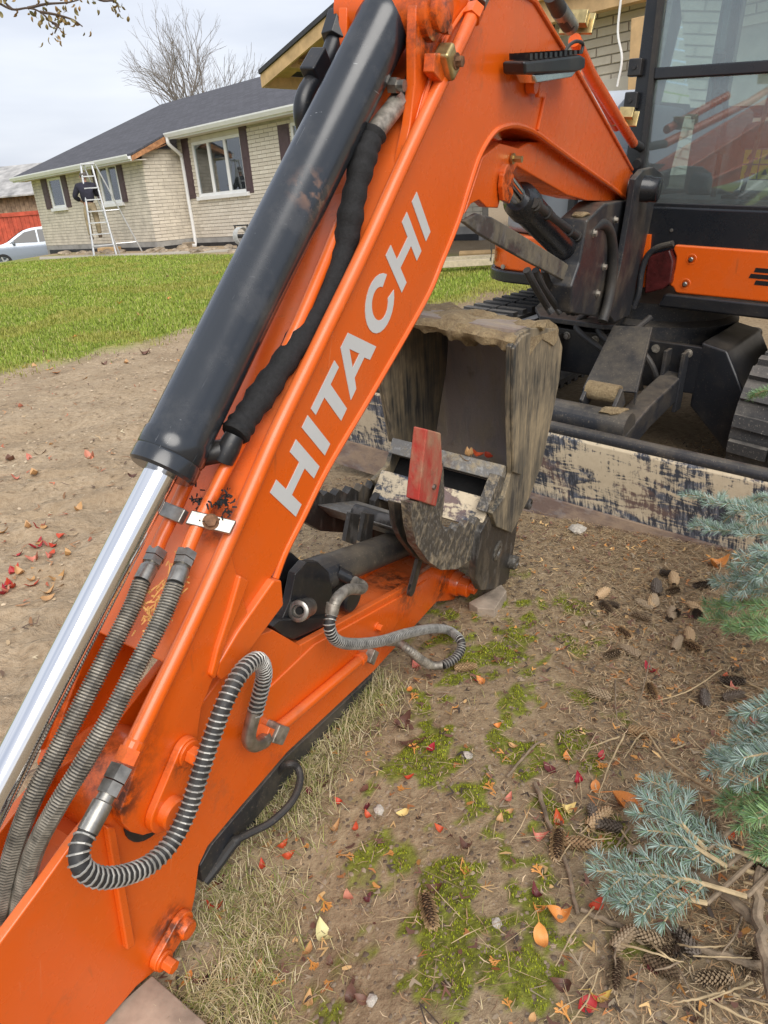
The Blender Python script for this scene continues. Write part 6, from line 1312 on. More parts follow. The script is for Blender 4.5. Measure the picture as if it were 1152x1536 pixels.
# lawn grass
P_ = []
for (y0, y1, dens) in ((5.5, 9, 3000), (9, 13, 1500), (13, 22, 620)):
    x0, x1 = -0.75*y1-0.3, 0.42*y1*0.5+1.5; n = int((x1-x0)*(y1-y0)*dens); x = r.uniform(x0, x1, n); y = r.uniform(y0, y1, n)
    jit = r.normal(0, 0.30, n)+0.4*np.array([mnoise.noise(Vector((a*2.6, b*2.6, 7))) for a, b in zip(x, y)]); ok = (y+jit > np.array([lawn_edge(a) for a in x])) & (x/y > -0.62) & (x/y < 0.35)
    hbv = (x-HP[0])*Hb[0]+(y-HP[1])*Hb[1]; ok &= hbv < -1.7
    P_.append(np.stack([x[ok], y[ok]], 1))
P_ = np.concatenate(P_); z = zv(P_[:, 0], P_[:, 1]); n = len(P_); dist = P_[:, 1]
patch = np.array([mnoise.noise(Vector((a*0.9, b*0.9, 2))) for a, b in P_]); base = pick(n, [(0.23, 0.31, 0.04), (0.31, 0.37, 0.06), (0.16, 0.22, 0.03), (0.44, 0.40, 0.16)], [0.4, 0.3, 0.2, 0.1], 5)
base = np.where((patch > 0.12)[:, None], base*0.5+np.array([0.34, 0.29, 0.07])*0.5, base)
blades('lawn_grass', np.stack([P_[:, 0], P_[:, 1], z], 1), r.uniform(0.025, 0.055, n), 0.003+0.00055*dist, r.uniform(0.1, 0.9, n), base, TM, 0.6, 6, 'stuff', 'mown green lawn in front of the brick house', 'grass')
# dry grass beside the arm
gp_ = [tuple(gz(x, y)[:2]) for x, y in [(560, 1010), (600, 1040), (520, 1130), (450, 1230), (400, 1330), (420, 1420), (380, 1560), (200, 1560), (215, 1480), (290, 1345), (320, 1260), (430, 1135)]]
n = 36000; xs = r.uniform(-0.75, 0.15, n*2); ys = r.uniform(0.5, 1.75, n*2); ok = in_poly(xs+r.normal(0, 0.035, n*2), ys+r.normal(0, 0.035, n*2), gp_); cl = np.array([mnoise.noise(Vector((a*9, b*9, 1))) for a, b in zip(xs, ys)]); ok &= cl+r.normal(0, 0.25, n*2) > -0.12
xs, ys = xs[ok], ys[ok]; n = len(xs)
blades('dry_grass', np.stack([xs, ys, zv(xs, ys)], 1), r.uniform(0.02, 0.06, n), np.full(n, 0.0016), np.clip(r.normal(1.15, 0.35, n), 0.1, 1.6), pick(n, [(0.50, 0.42, 0.24), (0.38, 0.33, 0.16), (0.26, 0.27, 0.08), (0.16, 0.20, 0.04), (0.58, 0.51, 0.33)], [0.3, 0.25, 0.2, 0.1, 0.15], 8), TM, 0.5, 9, 'stuff', 'matted dry straw coloured grass beside the arm', 'grass')
# moss cushions
n = 170000; xs = r.uniform(-0.5, 0.8, n); ys = r.uniform(0.55, 2.3, n); mf_ = np.array([moss_f(a, b) for a, b in zip(xs, ys)]); ok = mf_ > 0.30+r.uniform(0, 0.12, n); mv = mf_[ok]; xs, ys = xs[ok], ys[ok]; n = len(xs)
zz = zv(xs, ys)+np.clip((mv-0.3), 0, 0.5)*0.02
blades('moss', np.stack([xs, ys, zz-0.002], 1), r.uniform(0.003, 0.006, n), np.full(n, 0.0026), r.uniform(0.0, 0.6, n), pick(n, [(0.25, 0.285, 0.015), (0.31, 0.34, 0.025), (0.17, 0.20, 0.012), (0.28, 0.245, 0.04)], [0.4, 0.25, 0.2, 0.15], 4), TM, 0.5, 10, 'stuff', 'bright green moss cushions on the bare soil', 'moss')
# needle litter, straw bits and crumbs
def litter(name, n, x0, x1, y0, y1, dens, L0, L1, wd, cols, w_, seed, label, lift=0.004, tilt=0.12):
    r = np.random.default_rng(seed); xs = r.uniform(x0, x1, n); ys = r.uniform(y0, y1, n); ok = r.uniform(0, 1, n) < np.array([dens(a, b) for a, b in zip(xs, ys)]); xs, ys = xs[ok], ys[ok]; n = len(xs)
    az = r.uniform(0, 2*PI, n); tl = r.normal(0, tilt, n); L_ = r.uniform(L0, L1, n); d = np.stack([np.cos(az)*np.cos(tl), np.sin(az)*np.cos(tl), np.sin(tl)], 1)*L_[:, None]/2; s = np.stack([-np.sin(az), np.cos(az), np.zeros(n)], 1)*wd*r.uniform(0.6, 1.3, (n, 1))/2
    c = np.stack([xs, ys, zv(xs, ys)+lift+np.abs(d[:, 2])*0.8+r.uniform(0, 0.006, n)], 1); k = np.cross(d, s); k /= np.linalg.norm(k, axis=1)[:, None]+1e-12
    m = c+s*r.normal(0, 3, (n, 1)); V = np.stack([c-d-s*0.6, c-d+s*0.6, m-s, m+s, c+d-s*0.5, c+d+s*0.5], 1).reshape(-1, 3); b = np.arange(n)[:, None]*6; Q = np.concatenate([b+np.array([0, 1, 3, 2]), b+np.array([2, 3, 5, 4])], 1).reshape(-1, 4)
    o = tinted(name, V, Q, np.repeat(pick(n, cols, w_, seed, 0.2), 6, 0), TM); tag(o, label, 'litter', None, 'stuff'); return o
def d_right(x, y): return min(1, max(0.0, 0.10+0.9*smooth(0.10+0.1*y, 0.45+0.14*y, x+0.14*mnoise.noise(Vector((x*4, y*4, 2))))))*(1 if y < 2.6 else 0.4)
litter('needle_litter', 120000, -0.45, 2.0, 0.55, 3.2, d_right, 0.012, 0.026, 0.0016, [(0.30, 0.19, 0.10), (0.42, 0.30, 0.17), (0.20, 0.125, 0.07), (0.50, 0.38, 0.24), (0.12, 0.08, 0.05)], [0.3, 0.25, 0.2, 0.15, 0.1], 31, 'brown spruce needles covering the soil under the blue spruce')
litter('straw_litter', 4600, -0.4, 1.8, 0.55, 3.0, lambda x, y: 0.25+0.75*d_right(x, y), 0.025, 0.09, 0.0014, [(0.44, 0.34, 0.20), (0.34, 0.25, 0.14), (0.22, 0.15, 0.09)], [0.45, 0.35, 0.2], 32, 'loose dry stalks and thin twigs scattered on the soil', 0.006, 0.08)
litter('leaf_crumbs', 9000, -0.5, 1.9, 0.55, 3.2, lambda x, y: 0.30+0.7*d_right(x, y), 0.006, 0.022, 0.008, [(0.34, 0.14, 0.05), (0.50, 0.24, 0.07), (0.14, 0.07, 0.05), (0.55, 0.36, 0.16), (0.28, 0.22, 0.15), (0.06, 0.045, 0.035)], [0.14, 0.10, 0.26, 0.10, 0.20, 0.20], 33, 'crumbled leaf and bark fragments on the soil', 0.004, 0.3)
litter('dirt_litter', 5000, -4.5, -0.4, 0.9, 8.5, lambda x, y: 0.7 if y < lawn_edge(x) else 0.5, 0.01, 0.045, 0.010, [(0.30, 0.16, 0.08), (0.40, 0.29, 0.17), (0.14, 0.09, 0.06), (0.42, 0.12, 0.06), (0.50, 0.42, 0.28)], [0.25, 0.3, 0.2, 0.1, 0.15], 34, 'dry leaf fragments and straw on the churned dirt', 0.004, 0.25)
def pebbles(name, n, x0, x1, y0, y1, s0, s1, cols, seed, label, dens=None):
    r = np.random.default_rng(seed); xs = r.uniform(x0, x1, n); ys = r.uniform(y0, y1, n)
    if dens: ok = r.uniform(0, 1, n) < np.array([dens(a, b) for a, b in zip(xs, ys)]); xs, ys = xs[ok], ys[ok]; n = len(xs)
    S = r.uniform(s0, s1, n)*r.uniform(0.5, 1, n); base = np.array([(1, 0, 0), (0.3, 0.9, 0), (-0.8, 0.6, 0), (-0.8, -0.6, 0), (0.3, -0.9, 0), (0.1, 0, 0.65), (-0.3, 0.1, 0.55)])
    az = r.uniform(0, 2*PI, n); cs, sn = np.cos(az), np.sin(az); B = base[None]*(1+r.normal(0, 0.18, (n, 7, 3))); X = B[..., 0]*cs[:, None]-B[..., 1]*sn[:, None]; Y = B[..., 0]*sn[:, None]+B[..., 1]*cs[:, None]
    V = np.stack([xs[:, None]+X*S[:, None], ys[:, None]+Y*S[:, None], zv(xs, ys)[:, None]-0.15*S[:, None]+B[..., 2]*S[:, None]], 2).reshape(-1, 3)
    T = np.array([(0, 1, 5, 5), (1, 2, 6, 5), (2, 3, 6, 6), (3, 4, 5, 6), (4, 0, 5, 5)]); T3 = np.array([(0, 1, 5), (1, 6, 5), (1, 2, 6), (2, 3, 6), (3, 5, 6), (3, 4, 5), (4, 0, 5)]); Q = (np.arange(n)[:, None, None]*7+T3[None]).reshape(-1, 3)
    o = np_mesh(name, V, Q, TM, None, False, 3); ca = o.data.color_attributes.new('tint', 'FLOAT_COLOR', 'POINT'); t = np.ones((len(V), 4), np.float32); t[:, :3] = np.repeat(pick(n, cols, None, seed), 7, 0); ca.data.foreach_set('color', t.ravel()); tag(o, label, 'gravel', None, 'stuff')
pebbles('soil_crumbs', 26000, -0.5, 1.8, 0.5, 3.0, 0.002, 0.008, [(0.19, 0.145, 0.10), (0.26, 0.20, 0.14), (0.11, 0.08, 0.055)], 41, 'small crumbs of brown soil and grit on the ground')
pebbles('dirt_clods', 12000, -5.5, -0.4, 0.8, 8.5, 0.003, 0.014, [(0.41, 0.315, 0.21), (0.47, 0.37, 0.255), (0.33, 0.245, 0.16)], 42, 'tan clods of churned dirt left of the boom', lambda x, y: 0.9 if y < lawn_edge(x) else 0.05)

# thin straw-green grass scattered over the bare soil in front
n = 9000; xs = r.uniform(-0.5, 1.3, n); ys = r.uniform(0.55, 3.0, n); cl = np.array([mnoise.noise(Vector((a*5, b*5, 9)))+0.5*mnoise.noise(Vector((a*14, b*14, 4))) for a, b in zip(xs, ys)]); ok = cl > 0.05+r.uniform(0, 0.3, n); xs, ys = xs[ok], ys[ok]; n = len(xs)
blades('sparse_grass', np.stack([xs, ys, zv(xs, ys)], 1), r.uniform(0.008, 0.03, n), np.full(n, 0.0013), np.clip(r.normal(1.2, 0.35, n), 0.1, 1.6), pick(n, [(0.48, 0.40, 0.23), (0.38, 0.31, 0.16), (0.30, 0.28, 0.10)], [0.4, 0.4, 0.2], 18), TM, 0.4, 19, 'stuff', 'sparse dry grass threads on the bare soil right of the arm', 'grass')
# ================================================================== near things on the ground
M['plank'] = plain('weathered_grey_plank', (0.34, 0.275, 0.21), 0.85, 0, 0.3, 9, 0.4)
def gp(x, y, up=0.0):
    """point on the ground seen at a picture position"""
    p = gz(x, y, 0.0)
    for _ in range(4): p = gz(x, y, zg(p[0], p[1])+up)
    return p
def slab(name, px, z0, th, mat, label, cat):
    g = G(); g.prism([gz(x, y, z0) for x, y in px], -ZU*th); o = g.build(name, M[mat], None, bev=0.003); tag(o, label, cat); return o
slab('wooden_plank', [(228, 1462), (305, 1530), (360, 1590), (150, 1700), (60, 1640), (140, 1540)], -0.072, 0.035, 'plank', 'grey weathered plank under the arm at the lower left', 'plank')
slab('wooden_block', [(703, 903), (752, 876), (760, 886), (742, 914), (716, 912)], 0.03, 0.05, 'plank', 'small wooden block under the bucket pin', 'block')
# leaves
LC = {'crimson': ((0.34, 0.012, 0.030), (0.42, 0.03, 0.03)), 'red': ((0.48, 0.045, 0.02), (0.55, 0.10, 0.03)), 'orange': ((0.62, 0.22, 0.05), (0.66, 0.30, 0.08)), 'tan': ((0.55, 0.32, 0.13), (0.48, 0.27, 0.12)),
      'yellow': ((0.70, 0.48, 0.10), (0.72, 0.56, 0.22)), 'pale': ((0.66, 0.60, 0.30), (0.62, 0.54, 0.26)), 'pink': ((0.58, 0.16, 0.13), (0.60, 0.25, 0.16)), 'brown': ((0.11, 0.05, 0.035), (0.17, 0.08, 0.05)), 'maroon': ((0.10, 0.015, 0.022), (0.14, 0.03, 0.03))}
LM = {}
for k, (a, b) in LC.items():
    mt = leafmat(k+'_leaf', a, b, tuple(x*0.62 for x in a)); LM[k] = [leaf_mesh('fallen_leaf', 1.0, 0.62, 0.25+0.25*s, 0.25+0.2*s, mt, seed=s*7+len(k)) for s in range(3)]
rl = random.Random(77)
def put_leaf(x, y, size, col, label, group=None, yaw=None, up=0.006):
    p = gp(x, y, up) if label is None or not isinstance(x, tuple) else np.array(x)
    o = inst(rl.choice(LM[col]), 'fallen_leaf', rmat(p, yaw if yaw is not None else rl.uniform(0, 6.28), rl.uniform(-0.25, 0.25), rl.uniform(-0.35, 0.35), size)); tag(o, label, 'leaf', group); return o
cur = [(485, 1400, .044, 'pale', 'round pale yellow leaf on bare soil right of the grey plank'), (522, 1345, .03, 'pink', 'peach pink leaf just above the round pale yellow leaf'), (646, 1122, .03, 'crimson', 'small crimson leaf left of the pale stone chip in the moss'),
       (612, 1166, .024, 'red', 'small red leaf between two moss patches below the coiled hose'), (604, 1219, .026, 'yellow', 'little yellow leaf on the soil left of the moss'), (762, 1198, .026, 'pink', 'pink leaf at the right edge of the moss'),
       (868, 1170, .03, 'crimson', 'crimson leaf above the cluster of three spruce cones'), (893, 1181, .03, 'orange', 'bright orange leaf touching the crimson leaf above the cones'), (850, 1214, .032, 'yellow', 'yellow leaf lying on the red leaf near three cones'),
       (838, 1232, .032, 'red', 'red leaf at the tip of the upright spruce cone'), (808, 1255, .03, 'pink', 'dull pink leaf left of the upright spruce cone'), (948, 1206, .07, 'orange', 'large curled tan orange leaf against the blue spruce twig'),
       (840, 1372, .04, 'orange', 'curled orange leaf below the cone cluster'), (812, 1408, .038, 'orange', 'flat orange leaf left of the long fallen stick'), (880, 1507, .036, 'crimson', 'crimson leaf at the bottom edge beside a yellow one'),
       (899, 1497, .036, 'yellow', 'yellow leaf at the bottom edge beside a crimson one'), (1076, 846, .065, 'orange', 'large orange leaf under the drooping spruce branch by the blade'), (986, 1047, .034, 'pink', 'rosy leaf among the old cones'),
       (433, 1283, .026, 'red', 'small red leaf in the dry grass below the arm'), (402, 1267, .028, 'tan', 'tan leaf in the dry grass below the arm'), (468, 1190, .03, 'maroon', 'maroon leaf in the grass by the black hose'), (322, 1362, .03, 'red', 'red leaf tucked against the lower arm keeper'),
       (614, 1035, .024, 'orange', 'small orange leaf by the arm above the moss'), (716, 1020, .024, 'crimson', 'small crimson leaf right of the looping hose'), (850, 1135, .026, 'orange', 'orange leaf right of the upper moss'), (902, 1133, .024, 'crimson', 'small magenta red leaf near the right moss edge'),
       (280, 1470, .03, 'orange', 'small orange leaf beside the grey plank'), (525, 1497, .03, 'brown', 'brown crumpled leaf at the bottom centre'), (1125, 840, .05, 'tan', 'tan leaf at the foot of the drooping spruce branch'), (975, 1005, .04, 'crimson', 'dark crimson leaf under the dead twigs on the right'),
       (620, 1115, .06, 'brown', 'dark brown crumpled leaf left of the crimson leaf in the moss'), (605, 1085, .05, 'brown', 'dark brown curled leaf at the upper end of the moss')]
for x, y, s, c, lab in cur: put_leaf(x, y, s, c, lab)
def scat(n, box, cols, s0, s1, where, seed):
    r = random.Random(seed)
    for i in range(n):
        x, y = r.uniform(box[0], box[2]), r.uniform(box[1], box[3]); c = r.choice(cols)
        put_leaf(x, y, r.uniform(s0, s1), c, 'small %s fallen leaf %s' % (c, where), '%s leaves %s' % (c, where))
scat(46, (620, 780, 1140, 1530), ['orange', 'tan', 'maroon', 'red', 'brown', 'pink'], 0.016, 0.034, 'in the needle litter right of the arm', 4)
scat(22, (300, 1150, 560, 1520), ['tan', 'maroon', 'brown', 'red'], 0.018, 0.03, 'in the dry grass beside the arm', 5)
scat(30, (0, 780, 110, 900), ['red', 'pink', 'crimson', 'tan'], 0.03, 0.055, 'in the drift on the dirt left of the chrome rod', 6)
scat(14, (0, 560, 250, 780), ['brown', 'tan', 'pink'], 0.04, 0.07, 'on the churned dirt left of the black cylinder', 7)
scat(30, (0, 400, 330, 560), ['orange', 'tan', 'brown'], 0.06, 0.10, 'on the green lawn', 8)
for i in range(4): p = bpx(rl.uniform(690, 755), rl.uniform(676, 690), -0.02); o = inst(rl.choice(LM['red' if i % 2 else 'tan']), 'fallen_leaf', rmat(p, rl.uniform(0, 6), 0.2, 0.2, 0.035)); tag(o, 'small %s dry leaf caught inside the bucket' % ('red' if i % 2 else 'tan'), 'leaf', '%s leaves in the bucket' % ('red' if i % 2 else 'tan'))
# cedar sprigs
def sprig_mesh(name, mat, seed):
    r = random.Random(seed); g = G()
    def lf(p, a, L_, lev):
        q = (p[0]+math.cos(a)*L_, p[1]+math.sin(a)*L_, p[2]+r.uniform(-0.03, 0.05)); n = (-math.sin(a)*0.045, math.cos(a)*0.045)
        g.add([(p[0]-n[0]*0.6, p[1]-n[1]*0.6, p[2]), (p[0]+n[0]*0.6, p[1]+n[1]*0.6, p[2]), (q[0]+n[0], q[1]+n[1], q[2]+0.02), (q[0]+math.cos(a)*0.06, q[1]+math.sin(a)*0.06, q[2]), (q[0]-n[0], q[1]-n[1], q[2]+0.02)], [(0, 1, 2, 3, 4)])
        if lev: 
            for s in (-1, 0, 1): lf(q, a+s*r.uniform(0.35, 0.7), L_*r.uniform(0.6, 0.9), lev-1)
    lf((-0.5, 0, 0), 0, 0.32, 2); me = bpy.data.meshes.new(name); me.from_pydata(g.v, [], g.f); me.materials.append(mat); return me
spm = [sprig_mesh('cedar_sprig', leafmat('orange_cedar_sprig', (0.60, 0.27, 0.06), (0.50, 0.22, 0.05)), k) for k in range(3)]
for i in range(26):
    x, y = rl.uniform(420, 1120), rl.uniform(860, 1520)
    o = inst(rl.choice(spm), 'cedar_sprig', rmat(gp(x, y, 0.006), rl.uniform(0, 6.28), rl.uniform(-0.2, 0.2), rl.uniform(-0.3, 0.3), rl.uniform(0.022, 0.045))); tag(o, 'small dry orange cedar sprig on the ground right of the arm', 'sprig', 'cedar sprigs right of the arm')
# spruce cones
M['cone_core'] = plain('cone_core', (0.06, 0.035, 0.02), 0.9)
def cone_mesh(mat, seed):
    r = random.Random(seed); g = G(); rows, per = 15, 9
    g.lathe((-0.5, 0, 0), (1, 0, 0), [(0, 0.02), (0.08, 0.09), (0.35, 0.125), (0.7, 0.115), (0.95, 0.05), (1.0, 0.01)], 8)
    nc = len(g.f)
    for i in range(rows):
        f = (i+0.5)/rows; R_ = (0.075+0.085*math.sin(PI*min(1, f*0.92+0.1))**0.7); x = f-0.5
        for k in range(per):
            a = 2*PI*(k+0.5*(i % 2))/per+r.uniform(-0.06, 0.06); ca, sa = math.cos(a), math.sin(a); w_ = R_*0.33; o = R_*1.22+r.uniform(0, 0.06)
            t = (-sa, ca)
            g.add([(x-0.03, ca*R_*0.8-t[0]*w_, sa*R_*0.8-t[1]*w_), (x-0.03, ca*R_*0.8+t[0]*w_, sa*R_*0.8+t[1]*w_), (x+0.055, ca*o+t[0]*w_*0.8, sa*o+t[1]*w_*0.8), (x+0.085, ca*o*1.04, sa*o*1.04), (x+0.055, ca*o-t[0]*w_*0.8, sa*o-t[1]*w_*0.8)], [(0, 1, 2, 3, 4)])
    me = bpy.data.meshes.new('spruce_cone'); me.from_pydata(g.v, [], g.f); me.materials.append(mat); me.materials.append(M['cone_core'])
    me.polygons.foreach_set('material_index', [1]*nc+[0]*(len(g.f)-nc)); return me
cm_new = cone_mesh(leafmat('tan_cone_scales', (0.52, 0.36, 0.20), (0.44, 0.30, 0.16), (0.30, 0.18, 0.09)), 1); cm_old = cone_mesh(leafmat('old_brown_cone_scales', (0.27, 0.195, 0.12), (0.36, 0.27, 0.17), (0.09, 0.06, 0.04)), 2); cm_dark = cone_mesh(leafmat('dark_cone_scales', (0.085, 0.065, 0.05), (0.12, 0.09, 0.065), (0.05, 0.04, 0.03)), 3)
def cone(x, y, x2, y2, me, label, group=None):
    a, b = gp(x, y, 0.013), gp(x2, y2, 0.013); d = b-a; L_ = min(max(np.linalg.norm(d), 0.055), 0.095); o = inst(me, 'spruce_cone', rmat((a+b)/2, math.atan2(d[1], d[0]), rl.uniform(-0.08, 0.08), rl.uniform(0, 6), L_)); tag(o, label, 'cone', group)
for q in [(636, 1340, 650, 1390, cm_new, 'tan spruce cone lying alone on bare soil at the bottom centre'), (682, 1001, 714, 1000, cm_new, 'tan spruce cone right of the looping hose below the bucket'), (838, 1245, 835, 1285, cm_new, 'upright tan cone, leftmost of the three clustered cones'), (848, 1262, 900, 1270, cm_new, 'tan cone lying crosswise below the other two clustered cones'), (882, 1240, 914, 1216, cm_new, 'tan cone at the upper right of the three clustered cones'),
          (942, 1095, 985, 1100, cm_new, 'pale cone half under pale twigs by the blue spruce'), (1000, 1420, 960, 1400, cm_old, 'old cone by the long stick near the lower right'), (975, 1440, 1010, 1462, cm_old, 'old cone just below the long stick near the lower right'), (1030, 1395, 1008, 1432, cm_dark, 'dark cone touching the long stick near the lower right'), (1040, 1228, 1075, 1240, cm_old, 'old cone under the lower spruce spray')]: cone(*q)
rc = random.Random(9)
for i in range(30):
    x, y = rc.gauss(1000, 75), rc.gauss(930, 55); a = rc.uniform(0, 6.28); Lp = 24
    if x < 830 or y < 830: continue
    k = rc.choice((0, 1, 1, 2)); cone(x, y, x+Lp*math.cos(a), y+Lp*0.7*math.sin(a), (cm_new, cm_old, cm_dark)[k], '%s spruce cone in the needle litter below the dozer blade' % ('pale tan', 'weathered brown', 'blackened')[k], '%s cones below the blade' % ('pale', 'brown', 'dark')[k])
for i in range(13):
    x, y = rc.uniform(880, 1150), rc.uniform(1000, 1530); a = rc.uniform(0, 6.28); k = rc.choice((1, 2)); cone(x, y, x+36*math.cos(a), y+28*math.sin(a), (cm_new, cm_old, cm_dark)[k], '%s spruce cone under the dead twigs at lower right' % ('', 'weathered brown', 'blackened')[k], '%s cones at lower right' % ('', 'brown', 'dark')[k])
# stones
sm = [rock(1.0, k*2.3+1, plain('pale_pebble', (0.46, 0.42, 0.36), 0.85, 0, 0.15, 3), 'stone') for k in range(3)]
for x, y, s, lab in [(866, 795, .028, 'grey lump of stone against the blade edge'), (700, 1133, .010, 'pale stone chip in the moss'), (745, 1385, .008, 'small white pebble on the soil below the moss'), (558, 1500, .008, 'tiny white pebble at the bottom centre'), (568, 1215, .010, 'grey pebble between the grass and the moss')]:
    o = inst(rl.choice(sm), 'stone', rmat(gp(x, y, s*0.2), rl.uniform(0, 6), 0, 0, s)); tag(o, lab, 'stone')
# fallen sticks
M['stick'] = plain('dead_stick', (0.24, 0.18, 0.12), 0.85, 0, 0.3, 40, 0.3); M['stick_pale'] = plain('pale_dead_twig', (0.46, 0.35, 0.20), 0.8, 0, 0.2, 40)
def stick(px, r0, r1, mat, label, name='fallen_stick', group=None):
    P = spline([gp(x, y, u) for x, y, u in px], 6); n = len(P); P = [p+np.array([rl.gauss(0, r0*0.25), rl.gauss(0, r0*0.25), rl.gauss(0, r0*0.15)]) for p in P]; o = G().tube(P, [r0+(r1-r0)*i/(n-1) for i in range(n)], 8).build(name, M[mat], None, smooth=True); tag(o, label, 'stick', group)
stick([(1160, 1456, .02), (1090, 1436, .016), (1010, 1414, .012), (940, 1392, .01), (868, 1364, .008)], .0075, .004, 'stick', 'long grey brown stick slanting across the lower right')
stick([(1140, 1300, .10), (1136, 1360, .08), (1146, 1420, .06), (1160, 1500, .05)], .008, .009, 'stick', 'thick bent branch at the right edge above the long stick')
stick([(940, 1270, .02), (1000, 1290, .03), (1060, 1320, .05), (1120, 1370, .06), (1150, 1400, .06)], .006, .010, 'stick', 'dark bent branch running into the thick branch at right')
stick([(968, 1095, .03), (1000, 1140, .05), (1040, 1170, .07), (1086, 1196, .09)], .002, .0036, 'stick_pale', 'pale forked twig above the lower spruce spray')
stick([(1000, 1275, .06), (1060, 1290, .08), (1110, 1303, .09), (1160, 1318, .10)], .003, .004, 'stick_pale', 'pale straight twig at the right edge below the lower spruce spray')
stick([(804, 1175, .01), (822, 1230, .01), (850, 1300, .008), (866, 1370, .008)], .005, .0035, 'stick', 'dark stick beside the three clustered cones')
stick([(760, 1165, .008), (800, 1120, .01), (820, 1108, .01)], .003, .002, 'stick', 'short thin stick right of the moss')
rs_ = random.Random(14)
for i in range(60):
    x, y = rs_.uniform(860, 1150), rs_.uniform(960, 1530); a = rs_.uniform(0, PI); L_ = rs_.uniform(40, 130); pal = rs_.random() < 0.6
    stick([(x, y, rs_.uniform(.006, .02)), (x+L_*0.5*math.cos(a)+rs_.gauss(0, 6), y+L_*0.4*math.sin(a)+rs_.gauss(0, 6), rs_.uniform(.012, .04)), (x+L_*math.cos(a), y+L_*0.8*math.sin(a), rs_.uniform(.008, .04))], rs_.uniform(.0012, .0024), .001, 'stick_pale' if pal else 'stick', '%s thin dead twig in the tangle at lower right' % ('pale' if pal else 'brown'), 'dead_twig', '%s dead twigs at lower right' % ('pale' if pal else 'brown'))
# ------------------------------------------------------------------ blue spruce reaching in from the right
NM = mk_tint('spruce_needles', 0.55); spruce = empty('blue_spruce', (1.75, 1.55, 0), 'blue spruce whose low needle covered branches reach in from the right edge', 'tree')
G().tube(spline([(1.75, 1.55, -0.1), (1.76, 1.56, 0.8), (1.74, 1.57, 2.0), (1.75, 1.56, 3.2)], 5), [0.09-0.02*i/15 for i in range(16)], 12).build('trunk', M['bark'], spruce, smooth=True)
rn = np.random.default_rng(55)
def spray(path, parent, blue, side=6, nl=0.021, dens=1700, spread=0.07):
    """a twig with side twigs, each set with needles"""
    P = np.array(spline(path, 8)); g = G(); g.tube(P, [0.0042-0.0022*i/len(P) for i in range(len(P))], 6); tw = [P[len(P)//4:]]
    T = nrm(P[-1]-P[0]); S = nrm(np.cross(T, [0, 0, 1.0]))
    for k in range(side):
        f = 0.25+0.65*k/max(1, side-1); p = P[int(f*(len(P)-1))]; s = 1 if k % 2 else -1; Lk = spread*(1.15-f*0.6)*rn.uniform(0.8, 1.2); d = nrm(T*0.75+S*s*0.75+np.array([0, 0, rn.normal(0.05, 0.15)]))
        q = np.array([p, p+d*Lk*0.5, p+d*Lk+np.array([0, 0, -0.004])]); g.tube(q, [0.002, 0.0018, 0.0014], 5); tw.append(np.array(spline(list(q), 5)))
    br_ = g.build('branch', M['stick_pale'], parent, smooth=True); A = []; D = []
    for q in tw:
        L_ = np.linalg.norm(np.diff(q, axis=0), axis=1).sum(); n = int(L_*dens); Lc_ = np.r_[0, np.cumsum(np.linalg.norm(np.diff(q, axis=0), axis=1))]; u = rn.uniform(0.02, 1, n)*Lc_[-1]
        p = np.stack([np.interp(u, Lc_, q[:, c]) for c in range(3)], 1); t = nrm(q[-1]-q[0]); a = rn.uniform(0, 2*PI, n); n1 = nrm(np.cross(t, [0.1, 0.2, 1.0])); n2 = np.cross(t, n1)
        d = (np.cos(a)[:, None]*n1+np.sin(a)[:, None]*n2)*0.85+t*rn.uniform(0.35, 0.8, (n, 1))+np.array([0, 0, 0.22]); A.append(p); D.append(d/np.linalg.norm(d, axis=1)[:, None])
        tp_ = 40; A.append(np.repeat(q[-1:], tp_, 0)); dd = t+rn.normal(0, 0.45, (tp_, 3)); D.append(dd/np.linalg.norm(dd, axis=1)[:, None])
    A = np.concatenate(A); D = np.concatenate(D); n = len(A); L_ = rn.uniform(0.7, 1.1, (n, 1))*nl; s = np.cross(D, rn.normal(0, 1, (n, 3))); s = s/np.linalg.norm(s, axis=1)[:, None]*0.00075
    B = A+D*L_+np.array([0, 0, 0.001]); V = np.stack([A-s, A+s, B+s*0.4, B-s*0.4], 1).reshape(-1, 3); Q = np.arange(4*n).reshape(-1, 4)
    cols = pick(n, [(0.25, 0.35, 0.30), (0.37, 0.46, 0.42), (0.17, 0.26, 0.16)] if blue else [(0.17, 0.30, 0.11), (0.24, 0.36, 0.15), (0.20, 0.33, 0.20)], [0.45, 0.3, 0.25], int(rn.integers(1e6)), 0.16)
    o = tinted('needles', V, Q, np.repeat(cols, 4, 0), NM, br_); tag(o, kind='stuff'); return br_
def sp(pts, blue=True, **k):
    P = [gz(x, y, z) for x, y, z in pts]; br_ = spray(P, spruce, blue, **k); q = P[0]; t = np.array([1.75, 1.56, max(0.25, q[2]+0.22)]); m_ = q*0.5+t*0.5+np.array([0, 0, -0.03]); P2 = spline([t, m_, q], 8); G().tube(P2, [0.009-0.0055*i/len(P2) for i in range(len(P2))], 7).build('limb', M['stick'], spruce, smooth=True); return br_
sp([(1260, 770, .40), (1200, 762, .37), (1160, 770, .35), (1120, 790, .32)], side=7, spread=.09); sp([(1250, 840, .38), (1200, 832, .35), (1165, 838, .33), (1135, 825, .31)], side=7, spread=.09); sp([(1250, 960, .30), (1200, 950, .26), (1160, 940, .23), (1120, 925, .20)], False, side=7, spread=.08)
sp([(1250, 1130, .34), (1200, 1120, .31), (1160, 1125, .28), (1120, 1128, .25)], side=7, spread=.08); sp([(1250, 1200, .28), (1200, 1205, .24), (1165, 1210, .21), (1130, 1215, .18)], False, side=6, spread=.07)
